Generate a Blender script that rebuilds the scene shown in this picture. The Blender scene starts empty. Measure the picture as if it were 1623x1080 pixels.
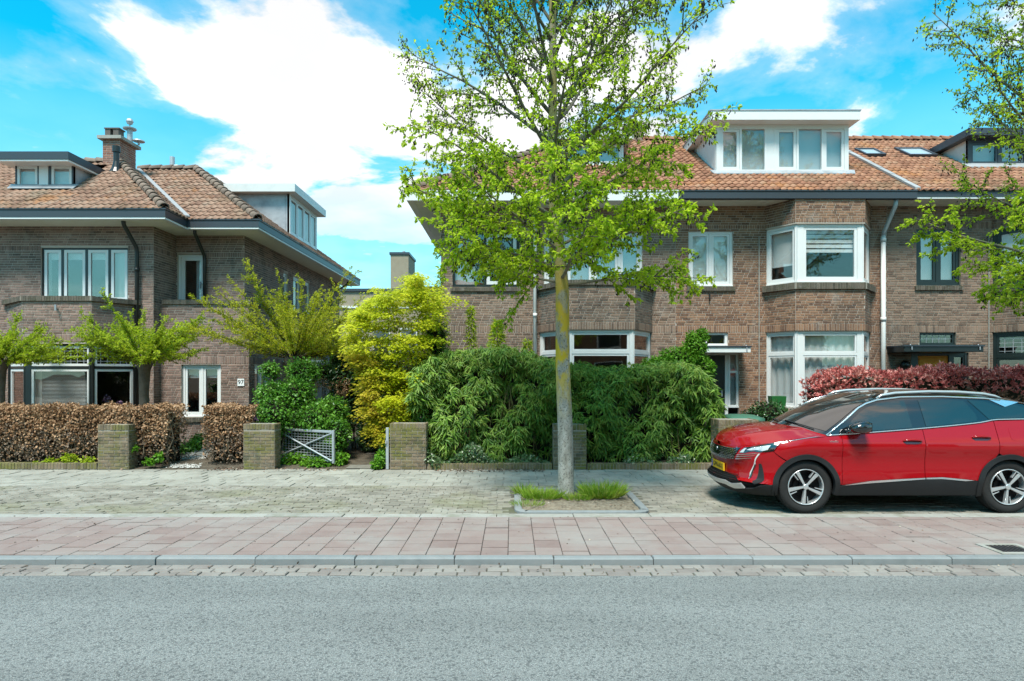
import bpy, bmesh, math, random
import numpy as np
from mathutils import Vector, Matrix
from mathutils.geometry import delaunay_2d_cdt

S = bpy.context.scene
COL = S.collection
R = math.radians

# ------------------------------------------------------------------ camera, sky, sun, exposure
CAM_H = 1.87
cam_data = bpy.data.cameras.new('camera')
cam = bpy.data.objects.new('camera', cam_data); COL.objects.link(cam)
cam.location = (0, 0, CAM_H); cam.rotation_euler = (R(90), 0, 0)
cam_data.sensor_width = 36.0; cam_data.lens = 36.0 * 1000.0 / 1623.0
cam_data.shift_y = 50.0 / 1623.0
cam_data.clip_start = 0.05; cam_data.clip_end = 3000
S.camera = cam

SUN_EL, SUN_AZ = R(61), R(196)       # azimuth measured clockwise from +Y (seen from above)
world = bpy.data.worlds.new('World'); S.world = world; world.use_nodes = True
wt = world.node_tree; wt.nodes.clear()
def wn(t, **k):
    n = wt.nodes.new(t)
    for a, b in k.items(): setattr(n, a, b)
    return n
sky = wn('ShaderNodeTexSky', sky_type='NISHITA'); sky.sun_disc = False
sky.sun_elevation = SUN_EL; sky.sun_rotation = SUN_AZ
sky.air_density = 1.0; sky.dust_density = 0.6; sky.ozone_density = 1.5
tc = wn('ShaderNodeTexCoord')
sep = wn('ShaderNodeSeparateXYZ'); wt.links.new(tc.outputs['Generated'], sep.inputs[0])
# clouds live on a plane far above: direction divided by height
zadd = wn('ShaderNodeMath', operation='ADD'); zadd.inputs[1].default_value = 0.16
wt.links.new(sep.outputs['Z'], zadd.inputs[0])
zmax = wn('ShaderNodeMath', operation='MAXIMUM'); zmax.inputs[1].default_value = 0.05
wt.links.new(zadd.outputs[0], zmax.inputs[0])
dv = []
for ax in 'XY':
    d = wn('ShaderNodeMath', operation='DIVIDE'); wt.links.new(sep.outputs[ax], d.inputs[0]); wt.links.new(zmax.outputs[0], d.inputs[1]); dv.append(d)
cmb = wn('ShaderNodeCombineXYZ'); wt.links.new(dv[0].outputs[0], cmb.inputs[0]); wt.links.new(dv[1].outputs[0], cmb.inputs[1])
cmb.inputs[2].default_value = 37.4
coff = wn('ShaderNodeVectorMath', operation='ADD'); coff.inputs[1].default_value = (0.38, 0.0, 0.0); wt.links.new(cmb.outputs[0], coff.inputs[0])
n1 = wn('ShaderNodeTexNoise'); n1.inputs['Scale'].default_value = 2.2; n1.inputs['Detail'].default_value = 9; n1.inputs['Roughness'].default_value = 0.57
n1.inputs['Distortion'].default_value = 0.25
wt.links.new(coff.outputs[0], n1.inputs['Vector'])
n2 = wn('ShaderNodeTexNoise'); n2.inputs['Scale'].default_value = 0.55; n2.inputs['Detail'].default_value = 2
wt.links.new(coff.outputs[0], n2.inputs['Vector'])
mx = wn('ShaderNodeMath', operation='MULTIPLY_ADD'); mx.inputs[1].default_value = 0.75
wt.links.new(n2.outputs['Fac'], mx.inputs[0]); wt.links.new(n1.outputs['Fac'], mx.inputs[2])
cr = wn('ShaderNodeValToRGB'); cr.color_ramp.elements[0].position = 0.83; cr.color_ramp.elements[1].position = 1.26
em = cr.color_ramp.elements.new(0.94); em.color = (0.22, 0.22, 0.22, 1)
cr.color_ramp.interpolation = 'LINEAR'
wt.links.new(mx.outputs[0], cr.inputs[0])
low = wn('ShaderNodeMapRange'); low.inputs[1].default_value = 0.04; low.inputs[2].default_value = 0.30; wt.links.new(sep.outputs['Z'], low.inputs[0])
cl = wn('ShaderNodeMath', operation='MULTIPLY'); wt.links.new(cr.outputs['Color'], cl.inputs[0]); wt.links.new(low.outputs[0], cl.inputs[1])
# thin white veil towards the horizon
veil = wn('ShaderNodeMapRange'); veil.inputs[1].default_value = 0.0; veil.inputs[2].default_value = 0.40; veil.inputs[3].default_value = 0.62; veil.inputs[4].default_value = 0.0
wt.links.new(sep.outputs['Z'], veil.inputs[0])
cmax = wn('ShaderNodeMath', operation='MAXIMUM'); wt.links.new(cl.outputs[0], cmax.inputs[0]); wt.links.new(veil.outputs[0], cmax.inputs[1])
# the photograph's clear sky is a strong cyan: tint the Nishita blue
tint = wn('ShaderNodeMix', data_type='RGBA', blend_type='MULTIPLY'); tint.inputs[0].default_value = 1.0
tint.inputs[7].default_value = (0.015, 0.95, 0.95, 1)
wt.links.new(sky.outputs[0], tint.inputs[6])
mixc = wn('ShaderNodeMix', data_type='RGBA'); mixc.inputs[7].default_value = (4.6, 4.4, 4.15, 1)
n3 = wn('ShaderNodeTexNoise'); n3.inputs['Scale'].default_value = 3.4; n3.inputs['Detail'].default_value = 6; wt.links.new(coff.outputs[0], n3.inputs['Vector'])
shade = wn('ShaderNodeMapRange'); shade.inputs[1].default_value = 0.38; shade.inputs[2].default_value = 0.62; shade.inputs[3].default_value = 0.80; shade.inputs[4].default_value = 1.06
wt.links.new(n3.outputs['Fac'], shade.inputs[0])
ccol = wn('ShaderNodeMix', data_type='RGBA', blend_type='MULTIPLY'); ccol.inputs[0].default_value = 1.0; ccol.inputs[6].default_value = (4.2, 4.22, 4.24, 1)
wt.links.new(shade.outputs[0], ccol.inputs[7]); wt.links.new(ccol.outputs[2], mixc.inputs[7])
wt.links.new(cmax.outputs[0], mixc.inputs[0]); wt.links.new(tint.outputs[2], mixc.inputs[6])
bg = wn('ShaderNodeBackground'); bg.inputs['Strength'].default_value = 0.085
wt.links.new(mixc.outputs[2], bg.inputs[0])
wo = wn('ShaderNodeOutputWorld'); wt.links.new(bg.outputs[0], wo.inputs[0])

sun_d = bpy.data.lights.new('sun', 'SUN'); sun_d.energy = 2.0; sun_d.angle = R(17); sun_d.color = (1.0, 0.95, 0.87)
sun = bpy.data.objects.new('sun', sun_d); COL.objects.link(sun)
sun_dir = Vector((math.sin(SUN_AZ) * math.cos(SUN_EL), math.cos(SUN_AZ) * math.cos(SUN_EL), math.sin(SUN_EL)))
sun.rotation_euler = sun_dir.to_track_quat('Z', 'Y').to_euler(); sun.location = sun_dir * 60
S.view_settings.view_transform = 'Standard'; S.view_settings.look = 'None'
S.view_settings.exposure = 1.8; S.view_settings.gamma = 1.0; S.view_settings.use_curve_mapping = False
S.cycles.max_bounces = 8; S.cycles.transparent_max_bounces = 16; S.cycles.caustics_reflective = False; S.cycles.caustics_refractive = False

# ------------------------------------------------------------------ helpers
def X(px, D): return (px - 811.5) * D / 1000.0          # metres across at distance D of what the photo shows at column px
def Z(py, D): return CAM_H - (py - 590.0) * D / 1000.0
def proj(p): return 811.5 + 1000.0 * p[0] / p[1], 590.0 - 1000.0 * (p[2] - CAM_H) / p[1]

ORG = {}                                                # world origin of every parent
def tag(o, label=None, cat=None, group=None, kind=None):
    if label: o['label'] = label
    if cat: o['category'] = cat
    if group: o['group'] = group
    if kind: o['kind'] = kind
    return o
def thing(name, label, cat, loc=(0, 0, 0), group=None):
    o = bpy.data.objects.new(name, None); COL.objects.link(o); o.location = loc
    o.empty_display_size = 0.2
    ORG[o.name] = Vector(loc)
    return tag(o, label, cat, group)
def link(name, me, parent=None, loc=None):
    o = bpy.data.objects.new(name, me); COL.objects.link(o)
    if parent is not None: o.parent = parent
    if loc is not None: o.location = loc
    return o
def org(parent): return ORG.get(parent.name, Vector((0, 0, 0))) if parent is not None else Vector((0, 0, 0))

class MB:
    """collects faces, then becomes one mesh object"""
    def __init__(s): s.v = []; s.f = []; s.m = []; s.sm = False
    def add(s, vs, fs, mi=0):
        b = len(s.v); s.v.extend(vs); s.f.extend([tuple(i + b for i in f) for f in fs]); s.m.extend([mi] * len(fs))
    def box(s, x0, x1, y0, y1, z0, z1, mi=0):
        s.add([(x0,y0,z0),(x1,y0,z0),(x1,y1,z0),(x0,y1,z0),(x0,y0,z1),(x1,y0,z1),(x1,y1,z1),(x0,y1,z1)],
              [(0,3,2,1),(4,5,6,7),(0,1,5,4),(1,2,6,5),(2,3,7,6),(3,0,4,7)], mi)
    def quad(s, a, b, c, d, mi=0): s.add([a, b, c, d], [(0, 1, 2, 3)], mi)
    def hexa(s, p, mi=0):
        s.add(p, [(0,3,2,1),(4,5,6,7),(0,1,5,4),(1,2,6,5),(2,3,7,6),(3,0,4,7)], mi)
    def fbox(s, F, u0, u1, n0, n1, z0, z1, mi=0):
        lo, hi = min(n0, n1), max(n0, n1)
        s.hexa([F(u0,hi,z0),F(u1,hi,z0),F(u1,lo,z0),F(u0,lo,z0),F(u0,hi,z1),F(u1,hi,z1),F(u1,lo,z1),F(u0,lo,z1)], mi)
    def tube(s, pts, rad, n=8, mi=0, cap=True):
        pts = [Vector(p) for p in pts]; k = len(pts)
        if not hasattr(rad, '__len__'): rad = [rad] * k
        b = len(s.v); up = None
        for i, p in enumerate(pts):
            d = (pts[min(i+1, k-1)] - pts[max(i-1, 0)])
            if d.length < 1e-9: d = Vector((0, 0, 1))
            d.normalize()
            if up is None:
                up = Vector((0, 0, 1)) if abs(d.z) < 0.9 else Vector((1, 0, 0))
            a = d.cross(up)
            if a.length < 1e-6: a = d.orthogonal()
            a.normalize(); c = a.cross(d).normalized(); up = c
            for j in range(n):
                t = 2 * math.pi * j / n
                q = p + (a * math.cos(t) + c * math.sin(t)) * rad[i]
                s.v.append((q.x, q.y, q.z))
        for i in range(k - 1):
            for j in range(n):
                s.f.append((b+i*n+j, b+i*n+(j+1)%n, b+(i+1)*n+(j+1)%n, b+(i+1)*n+j)); s.m.append(mi)
        if cap:
            s.f.append(tuple(b + j for j in range(n))[::-1]); s.m.append(mi)
            s.f.append(tuple(b+(k-1)*n+j for j in range(n))); s.m.append(mi)
    def sweep(s, path, prof, closed=False, mi=0):
        """profile [(out, z)] carried along a plan polyline [(x,y)], out = to the right-hand side of travel, mitred"""
        k = len(path); P = [Vector((p[0], p[1])) for p in path]; m = len(prof); b = len(s.v)
        for i in range(k):
            d0 = (P[i] - P[i-1]).normalized() if (i > 0 or closed) else None
            d1 = (P[(i+1) % k] - P[i]).normalized() if (i < k-1 or closed) else None
            if d0 is None: d0 = d1
            if d1 is None: d1 = d0
            n0 = Vector((d0.y, -d0.x)); n1 = Vector((d1.y, -d1.x)); nn = n0 + n1
            nn = nn / max(nn.length_squared, 1e-6) * 2
            for (o, z) in prof: s.v.append((P[i].x + nn.x*o, P[i].y + nn.y*o, z))
        for i in range(k if closed else k-1):
            for j in range(m):
                a0 = b+i*m+j; a1 = b+i*m+(j+1)%m; c0 = b+((i+1)%k)*m+j; c1 = b+((i+1)%k)*m+(j+1)%m
                s.f.append((a0, c0, c1, a1)); s.m.append(mi)
        if not closed:
            s.f.append(tuple(b+j for j in range(m))); s.m.append(mi)
            s.f.append(tuple(b+(k-1)*m+j for j in range(m))[::-1]); s.m.append(mi)
    def lathe(s, c, axis, prof, n=24, mi=0):
        """prof [(along, radius)] round axis through c"""
        ax = Vector(axis).normalized(); a = ax.orthogonal().normalized(); d = ax.cross(a); c = Vector(c); b = len(s.v); m = len(prof)
        for j in range(n):
            t = 2*math.pi*j/n; e = a*math.cos(t) + d*math.sin(t)
            for (h, r) in prof:
                q = c + ax*h + e*r; s.v.append((q.x, q.y, q.z))
        for j in range(n):
            for i in range(m-1):
                s.f.append((b+j*m+i, b+((j+1)%n)*m+i, b+((j+1)%n)*m+i+1, b+j*m+i+1)); s.m.append(mi)
    def mesh(s, name, mats, off=Vector((0, 0, 0)), smooth=False, fix=True):
        me = bpy.data.meshes.new(name)
        v = [(p[0]-off.x, p[1]-off.y, p[2]-off.z) for p in s.v]
        me.from_pydata(v, [], s.f)
        if not isinstance(mats, (list, tuple)): mats = [mats]
        for m in mats: me.materials.append(m)
        if len(mats) > 1: me.polygons.foreach_set('material_index', s.m)
        if fix:
            bm = bmesh.new(); bm.from_mesh(me); bmesh.ops.recalc_face_normals(bm, faces=bm.faces); bm.to_mesh(me); bm.free()
        if smooth: me.polygons.foreach_set('use_smooth', [True]*len(me.polygons))
        me.update(); return me
    def build(s, name, mats, parent=None, smooth=False, bevel=0, fix=True, kind=None, label=None):
        o = link(name, s.mesh(name, mats, org(parent), smooth, fix), parent)
        ORG.setdefault(o.name, org(parent))
        if bevel:
            md = o.modifiers.new('bevel', 'BEVEL'); md.width = bevel; md.segments = 2; md.limit_method = 'ANGLE'
        if kind: o['kind'] = kind
        if label: o['label'] = label
        return o

def Frame(x0, y0, x1, y1):
    """upright wall frame: (u along, n outwards to the right-hand side of travel ... towards the viewer for left-to-right walls, z)"""
    L = math.hypot(x1-x0, y1-y0); ux, uy = (x1-x0)/L, (y1-y0)/L
    nx, ny = uy, -ux
    def F(u, n, z): return (x0 + ux*u + nx*n, y0 + uy*u + ny*n, z)
    F.L = L; F.u = (ux, uy); F.n = (nx, ny); F.ang = math.atan2(uy, ux)
    return F

# ------------------------------------------------------------------ materials
def new_mat(name):
    m = bpy.data.materials.new(name); m.use_nodes = True; nt = m.node_tree; nt.nodes.clear()
    out = nt.nodes.new('ShaderNodeOutputMaterial')
    return m, nt, out
def NN(nt, t, ins=None, **k):
    n = nt.nodes.new(t)
    for a, b in k.items(): setattr(n, a, b)
    for a, b in (ins or {}).items():
        if isinstance(b, bpy.types.NodeSocket): nt.links.new(b, n.inputs[a])
        else: n.inputs[a].default_value = b
    return n
def rgba(c): return (c[0], c[1], c[2], 1.0)
def rand_sock(nt):
    """a random number for each loose piece of a mesh, and for each object"""
    g = NN(nt, 'ShaderNodeNewGeometry'); oi = NN(nt, 'ShaderNodeObjectInfo')
    a = NN(nt, 'ShaderNodeMath', {0: g.outputs['Random Per Island'], 1: oi.outputs['Random']}, operation='ADD')
    return NN(nt, 'ShaderNodeMath', {0: a.outputs[0]}, operation='FRACT').outputs[0], g
def ramp_node(nt, fac, cols):
    r = NN(nt, 'ShaderNodeValToRGB', {0: fac}); e = r.color_ramp.elements
    while len(e) < len(cols): e.new(0.5)
    for i, c in enumerate(cols):
        e[i].position = c[0] if len(c) == 2 else i/(max(1, len(cols)-1)); e[i].color = rgba(c[1] if len(c) == 2 else c)
    return r.outputs[0]
def mk(name, cols, isl=0.7, nz=(6, 0.5), rough=0.85, bump=None, spec=0.3, stains=(), metallic=0.0, coat=0.0, stretch=None):
    """matte surface: colour from a palette picked by piece and by noise; stains = [(scale, lo, hi, colour, strength)]"""
    m, nt, out = new_mat(name)
    rnd, g = rand_sock(nt)
    pos = g.outputs['Position']
    if stretch:
        pos = NN(nt, 'ShaderNodeVectorMath', {0: pos, 1: stretch}, operation='MULTIPLY').outputs[0]
    n = NN(nt, 'ShaderNodeTexNoise', {'Vector': pos, 'Scale': nz[0], 'Detail': 5, 'Roughness': 0.6})
    c = NN(nt, 'ShaderNodeMath', {0: n.outputs['Fac'], 1: 0.5}, operation='SUBTRACT')
    a = NN(nt, 'ShaderNodeMath', {0: c.outputs[0], 1: nz[1]*2.2, 2: 0.5*(1-isl)}, operation='MULTIPLY_ADD')
    f = NN(nt, 'ShaderNodeMath', {0: rnd, 1: isl, 2: a.outputs[0]}, operation='MULTIPLY_ADD', use_clamp=True)
    colr = ramp_node(nt, f.outputs[0], cols)
    for (sc, lo, hi, sc_col, st, *sv) in stains:
        pv = NN(nt, 'ShaderNodeVectorMath', {0: g.outputs['Position'], 1: sv[0]}, operation='MULTIPLY').outputs[0] if sv else g.outputs['Position']
        sn = NN(nt, 'ShaderNodeTexNoise', {'Vector': pv, 'Scale': sc, 'Detail': 6, 'Roughness': 0.65})
        mr = NN(nt, 'ShaderNodeMapRange', {0: sn.outputs['Fac'], 1: lo, 2: hi, 3: 0.0, 4: st})
        mxn = NN(nt, 'ShaderNodeMix', {0: mr.outputs[0], 6: colr, 7: rgba(sc_col)}, data_type='RGBA'); colr = mxn.outputs[2]
    b = NN(nt, 'ShaderNodeBsdfPrincipled', {'Base Color': colr, 'Roughness': rough, 'Specular IOR Level': spec, 'Metallic': metallic, 'Coat Weight': coat})
    if bump:
        bn = NN(nt, 'ShaderNodeTexNoise', {'Vector': pos, 'Scale': bump[1], 'Detail': 4})
        bb = NN(nt, 'ShaderNodeBump', {'Height': bn.outputs['Fac'], 'Strength': bump[0], 'Distance': bump[2] if len(bump) > 2 else 0.01})
        nt.links.new(bb.outputs[0], b.inputs['Normal'])
    nt.links.new(b.outputs[0], out.inputs[0]); return m
def plain(name, col, rough=0.5, metallic=0.0, spec=0.5, coat=0.0, dirt=0.12):
    m, nt, out = new_mat(name)
    g = NN(nt, 'ShaderNodeNewGeometry')
    n = NN(nt, 'ShaderNodeTexNoise', {'Vector': g.outputs['Position'], 'Scale': 3.0, 'Detail': 6, 'Roughness': 0.7})
    mr = NN(nt, 'ShaderNodeMapRange', {0: n.outputs['Fac'], 1: 0.45, 2: 0.75, 3: 0.0, 4: dirt})
    mxn = NN(nt, 'ShaderNodeMix', {0: mr.outputs[0], 6: rgba(col), 7: rgba([c*0.55+0.02 for c in col])}, data_type='RGBA')
    b = NN(nt, 'ShaderNodeBsdfPrincipled', {'Base Color': mxn.outputs[2], 'Roughness': rough, 'Metallic': metallic, 'Specular IOR Level': spec, 'Coat Weight': coat, 'Coat Roughness': 0.03})
    nt.links.new(b.outputs[0], out.inputs[0]); return m
def leaf_mat(name, cols, transl=0.45, rough=0.5, clump=1.3, isl=0.75, spec=0.25):
    m, nt, out = new_mat(name)
    rnd, g = rand_sock(nt)
    n = NN(nt, 'ShaderNodeTexNoise', {'Vector': g.outputs['Position'], 'Scale': clump, 'Detail': 3})
    c = NN(nt, 'ShaderNodeMath', {0: n.outputs['Fac'], 1: 0.5}, operation='SUBTRACT')
    a = NN(nt, 'ShaderNodeMath', {0: c.outputs[0], 1: 1.6, 2: 0.5*(1-isl)}, operation='MULTIPLY_ADD')
    f = NN(nt, 'ShaderNodeMath', {0: rnd, 1: isl, 2: a.outputs[0]}, operation='MULTIPLY_ADD', use_clamp=True)
    colr = ramp_node(nt, f.outputs[0], cols)
    b = NN(nt, 'ShaderNodeBsdfPrincipled', {'Base Color': colr, 'Roughness': rough, 'Specular IOR Level': spec})
    t = NN(nt, 'ShaderNodeBsdfTranslucent', {'Color': colr})
    ms = NN(nt, 'ShaderNodeMixShader', {0: transl, 1: b.outputs[0], 2: t.outputs[0]})
    nt.links.new(ms.outputs[0], out.inputs[0]); return m
def schlick(nt, r0, normal=None):
    """mirror share of a pane, the same from both sides"""
    lw = NN(nt, 'ShaderNodeLayerWeight', {'Blend': 0.5})
    if normal: nt.links.new(normal, lw.inputs['Normal'])
    p = NN(nt, 'ShaderNodeMath', {0: lw.outputs['Facing'], 1: 5.0}, operation='POWER')
    return NN(nt, 'ShaderNodeMath', {0: p.outputs[0], 1: 1.0-r0, 2: r0}, operation='MULTIPLY_ADD', use_clamp=True).outputs[0]
def glass_mat(name, tintc=(0.95, 0.97, 0.97), r0=0.09, rough=0.0):
    m, nt, out = new_mat(name)
    tr = NN(nt, 'ShaderNodeBsdfTransparent', {'Color': rgba(tintc)})
    g = NN(nt, 'ShaderNodeNewGeometry')
    wv = NN(nt, 'ShaderNodeTexNoise', {'Vector': g.outputs['Position'], 'Scale': 1.6, 'Detail': 1})
    bp = NN(nt, 'ShaderNodeBump', {'Height': wv.outputs['Fac'], 'Strength': 0.05, 'Distance': 0.05})
    gl = NN(nt, 'ShaderNodeBsdfGlossy', {'Color': (1, .80, .73, 1), 'Roughness': rough, 'Normal': bp.outputs[0]})
    ms = NN(nt, 'ShaderNodeMixShader', {0: schlick(nt, r0), 1: tr.outputs[0], 2: gl.outputs[0]})
    nt.links.new(ms.outputs[0], out.inputs[0]); return m

MT = {}
MT['mortar'] = mk('mortar_grey', [(0.3564,0.305,0.2601),(0.4752,0.405,0.3468)], isl=0, nz=(3,0.6), bump=(0.3,120,0.004))
MT['mortar_dark'] = mk('mortar_brown', [(0.22,0.20,0.165),(0.31,0.28,0.235)], isl=0, nz=(3,0.6), bump=(0.3,120,0.004))
stain_b = [(0.55,0.50,0.70,(0.05,0.045,0.04),0.6),(1.0,0.54,0.70,(0.06,0.052,0.045),0.55,(3.0,3.0,0.45)),(1.7,0.58,0.74,(0.36,0.335,0.30),0.45)]
MT['brick_left'] = mk('brick_grey_brown', [(0.1123,0.0757,0.0626),(0.1886,0.1232,0.099),(0.2358,0.1523,0.122),(0.2789,0.1814,0.146),(0.2257,0.1668,0.148)], isl=0.8, nz=(14,0.35), rough=0.9, bump=(0.35,90,0.006), stains=stain_b)
MT['brick_right'] = mk('brick_red_brown', [(0.0943,0.0512,0.0365),(0.1792,0.0977,0.062),(0.2357,0.1303,0.0803),(0.2829,0.1583,0.0958),(0.198,0.1349,0.0958)], isl=0.8, nz=(14,0.35), rough=0.9, bump=(0.35,90,0.006), stains=stain_b)
MT['brick_dark'] = mk('brick_dull_brown', [(0.0976,0.0646,0.0494),(0.1658,0.1093,0.079),(0.2146,0.1426,0.1036),(0.2536,0.1711,0.1234),(0.1902,0.1473,0.1184)], isl=0.8, nz=(14,0.35), rough=0.9, bump=(0.35,90,0.006), stains=stain_b)
MT['brick_moss'] = mk('brick_mossy', [(0.0978,0.0756,0.0473),(0.161,0.1208,0.0788),(0.2185,0.1628,0.1103),(0.184,0.147,0.105)], isl=0.75, nz=(10,0.5), rough=0.95, bump=(0.5,80,0.008),
    stains=[(2.3,0.44,0.62,(0.13,0.135,0.02),0.75),(5.5,0.52,0.66,(0.05,0.055,0.04),0.6),(14,0.60,0.72,(0.32,0.32,0.26),0.5)])
MT['brick_coping'] = mk('brick_coping', [(0.06,0.052,0.04),(0.11,0.095,0.075),(0.15,0.12,0.095)], isl=0.7, nz=(10,0.5), rough=0.95, bump=(0.5,80,0.006), stains=[(4,0.5,0.65,(0.045,0.055,0.025),0.6),(9,0.6,0.75,(0.3,0.3,0.28),0.4)])
MT['brick_chimney'] = mk('brick_chimney', [(0.17,0.07,0.05),(0.24,0.10,0.07),(0.28,0.14,0.10),(0.20,0.12,0.10)], isl=0.8, nz=(10,0.4), rough=0.9, stains=[(1.5,0.5,0.7,(0.32,0.27,0.22),0.4)])
MT['tile_left'] = mk('roof_tile_brown', [(0.17,0.09,0.065),(0.25,0.145,0.10),(0.31,0.19,0.135),(0.28,0.20,0.15)], isl=0.65, nz=(2.0,0.5), rough=0.85, bump=(0.3,60,0.005), spec=0.25,
    stains=[(1.1,0.56,0.68,(0.36,0.15,0.05),0.6),(0.9,0.50,0.64,(0.10,0.09,0.05),0.35)])
MT['tile_right'] = mk('roof_tile_red', [(0.17,0.075,0.045),(0.26,0.12,0.072),(0.33,0.165,0.10),(0.31,0.20,0.135)], isl=0.65, nz=(2.0,0.5), rough=0.85, bump=(0.3,60,0.005), spec=0.25,
    stains=[(1.0,0.54,0.66,(0.38,0.16,0.055),0.6),(0.8,0.50,0.64,(0.085,0.075,0.045),0.5)])
MT['hip_tile'] = mk('hip_tile', [(0.14,0.105,0.085),(0.20,0.15,0.12),(0.24,0.17,0.13)], isl=0.6, nz=(6,0.5), rough=0.9, stains=[(5,0.5,0.66,(0.09,0.085,0.055),0.5)])
MT['white'] = plain('white_paint', (0.66,0.665,0.655), rough=0.4)
MT['cream'] = plain('cream_paint', (0.74,0.72,0.62), rough=0.55, dirt=0.25)
MT['offwhite'] = plain('grey_white_paint', (0.62,0.62,0.60), rough=0.45, dirt=0.3)
MT['anthracite'] = plain('anthracite_paint', (0.035,0.042,0.052), rough=0.4)
MT['black'] = plain('black_paint', (0.012,0.014,0.014), rough=0.35)
MT['dark_green'] = plain('dark_green_paint', (0.009,0.016,0.015), rough=0.4)
MT['zinc'] = mk('zinc', [(0.30,0.32,0.34),(0.42,0.44,0.46)], isl=0.2, nz=(3,0.7), rough=0.5, metallic=0.3, stains=[(2.2,0.48,0.66,(0.16,0.17,0.18),0.55)])
MT['lead'] = mk('lead_flashing', [(0.22,0.225,0.23),(0.34,0.345,0.35)], isl=0.3, nz=(5,0.6), rough=0.7)
MT['concrete'] = mk('concrete', [(0.24,0.235,0.21),(0.33,0.32,0.29)], isl=0.4, nz=(9,0.6), rough=0.95, bump=(0.3,100,0.005), stains=[(3,0.5,0.66,(0.12,0.12,0.07),0.5)])
MT['glass'] = glass_mat('window_glass')
MT['glass_mirror'] = glass_mat('window_glass_coated', (0.90,0.92,0.92), r0=0.16)
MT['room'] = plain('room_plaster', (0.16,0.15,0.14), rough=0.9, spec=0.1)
MT['curtain'] = leaf_mat('curtain_cloth', [(0.76,0.76,0.75),(0.82,0.82,0.81)], transl=0.2, rough=0.9, isl=0.2, spec=0.05)
MT['blind_grey'] = plain('blind_grey', (0.44,0.46,0.46), rough=0.8)
MT['slat'] = plain('blind_slat', (0.46,0.47,0.46), rough=0.6)
MT['metal'] = mk('galvanised_steel', [(0.34,0.37,0.39),(0.46,0.49,0.51)], isl=0.2, nz=(14,0.6), rough=0.5, metallic=0.35)
MT['alu'] = mk('bright_steel', [(0.6,0.61,0.62),(0.7,0.7,0.71)], isl=0.2, nz=(8,0.4), rough=0.35, metallic=0.7)
MT['door_orange'] = mk('varnished_wood', [(0.74,0.26,0.02),(0.84,0.32,0.03),(0.88,0.38,0.045)], isl=0.1, nz=(9,0.6), rough=0.5, spec=0.2, stretch=(1.0,1.0,0.08))
MT['soil'] = mk('soil', [(0.045,0.036,0.026),(0.09,0.073,0.052),(0.13,0.108,0.08)], isl=0, nz=(9,0.9), rough=1.0, bump=(1.0,30,0.03))
# ------------------------------------------------------------------ pieces (bricks, tiles, slabs): the 300 that show largest are objects, the rest one 'stuff' part
rng = random.Random(7)
def block_mesh(name, mat, ch=(0.06, 0.06, 0.12)):
    """unit block -0.5..0.5, top at z=0, chamfered top edge"""
    a, b, c = ch
    v = [(-.5,-.5,-1),(.5,-.5,-1),(.5,.5,-1),(-.5,.5,-1),(-.5,-.5,-c),(.5,-.5,-c),(.5,.5,-c),(-.5,.5,-c),
         (-.5+a,-.5+b,0),(.5-a,-.5+b,0),(.5-a,.5-b,0),(-.5+a,.5-b,0)]
    f = [(0,1,5,4),(1,2,6,5),(2,3,7,6),(3,0,4,7),(4,5,9,8),(5,6,10,9),(6,7,11,10),(7,4,8,11),(8,9,10,11)]
    me = bpy.data.meshes.new(name); me.from_pydata(v, [], f); me.materials.append(mat); me.update(); return me, v, f
def in_view(p, m=8):
    if p[1] < 0.5: return False
    px, py = proj(p); return -m < px < 1623+m and -m < py < 1080+m
def lay(parent, name, stuff, mat, pieces, ch=(0.06,0.06,0.12), limit=300, hidden=None):
    """pieces: (centre xyz, size xyz, rotation Matrix 3x3). piece's local z points out of the surface."""
    me, v, f = block_mesh(name, mat, ch)
    sc = []
    for i, (c, s, M) in enumerate(pieces):
        cv = Vector((c[0], c[1], c[2]-CAM_H)); d = cv.length; n = M @ Vector((0, 0, 1))
        area = s[0]*s[1]*max(0.0, -n.dot(cv)/d)/(d*d)
        ok = in_view(c) and not (hidden and hidden(proj(c)))
        sc.append((area if ok else -1.0, i))
    sc.sort(reverse=True)
    solo = set(i for a, i in sc[:limit] if a > 0)
    mb = MB(); O = org(parent)
    for i, (c, s, M) in enumerate(pieces):
        if i in solo:
            o = link(name, me, parent)
            o.matrix_local = Matrix.LocRotScale(Vector(c)-O, M.to_quaternion(), Vector(s))
        else:
            L = M @ Matrix.Diagonal(s)
            C = Vector(c); vs = []
            for p in v:
                q = L @ Vector(p) + C; vs.append((q.x, q.y, q.z))
            mb.add(vs, f)
    if mb.v: mb.build(stuff, mat, parent, fix=False, kind='stuff')
EYE = Matrix.Identity(3)
def jig(a=0.01, zrot=0.0):
    return Matrix.Rotation(rng.gauss(0, a), 3, 'X') @ Matrix.Rotation(rng.gauss(0, a), 3, 'Y') @ Matrix.Rotation(rng.gauss(0, zrot), 3, 'Z')

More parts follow.
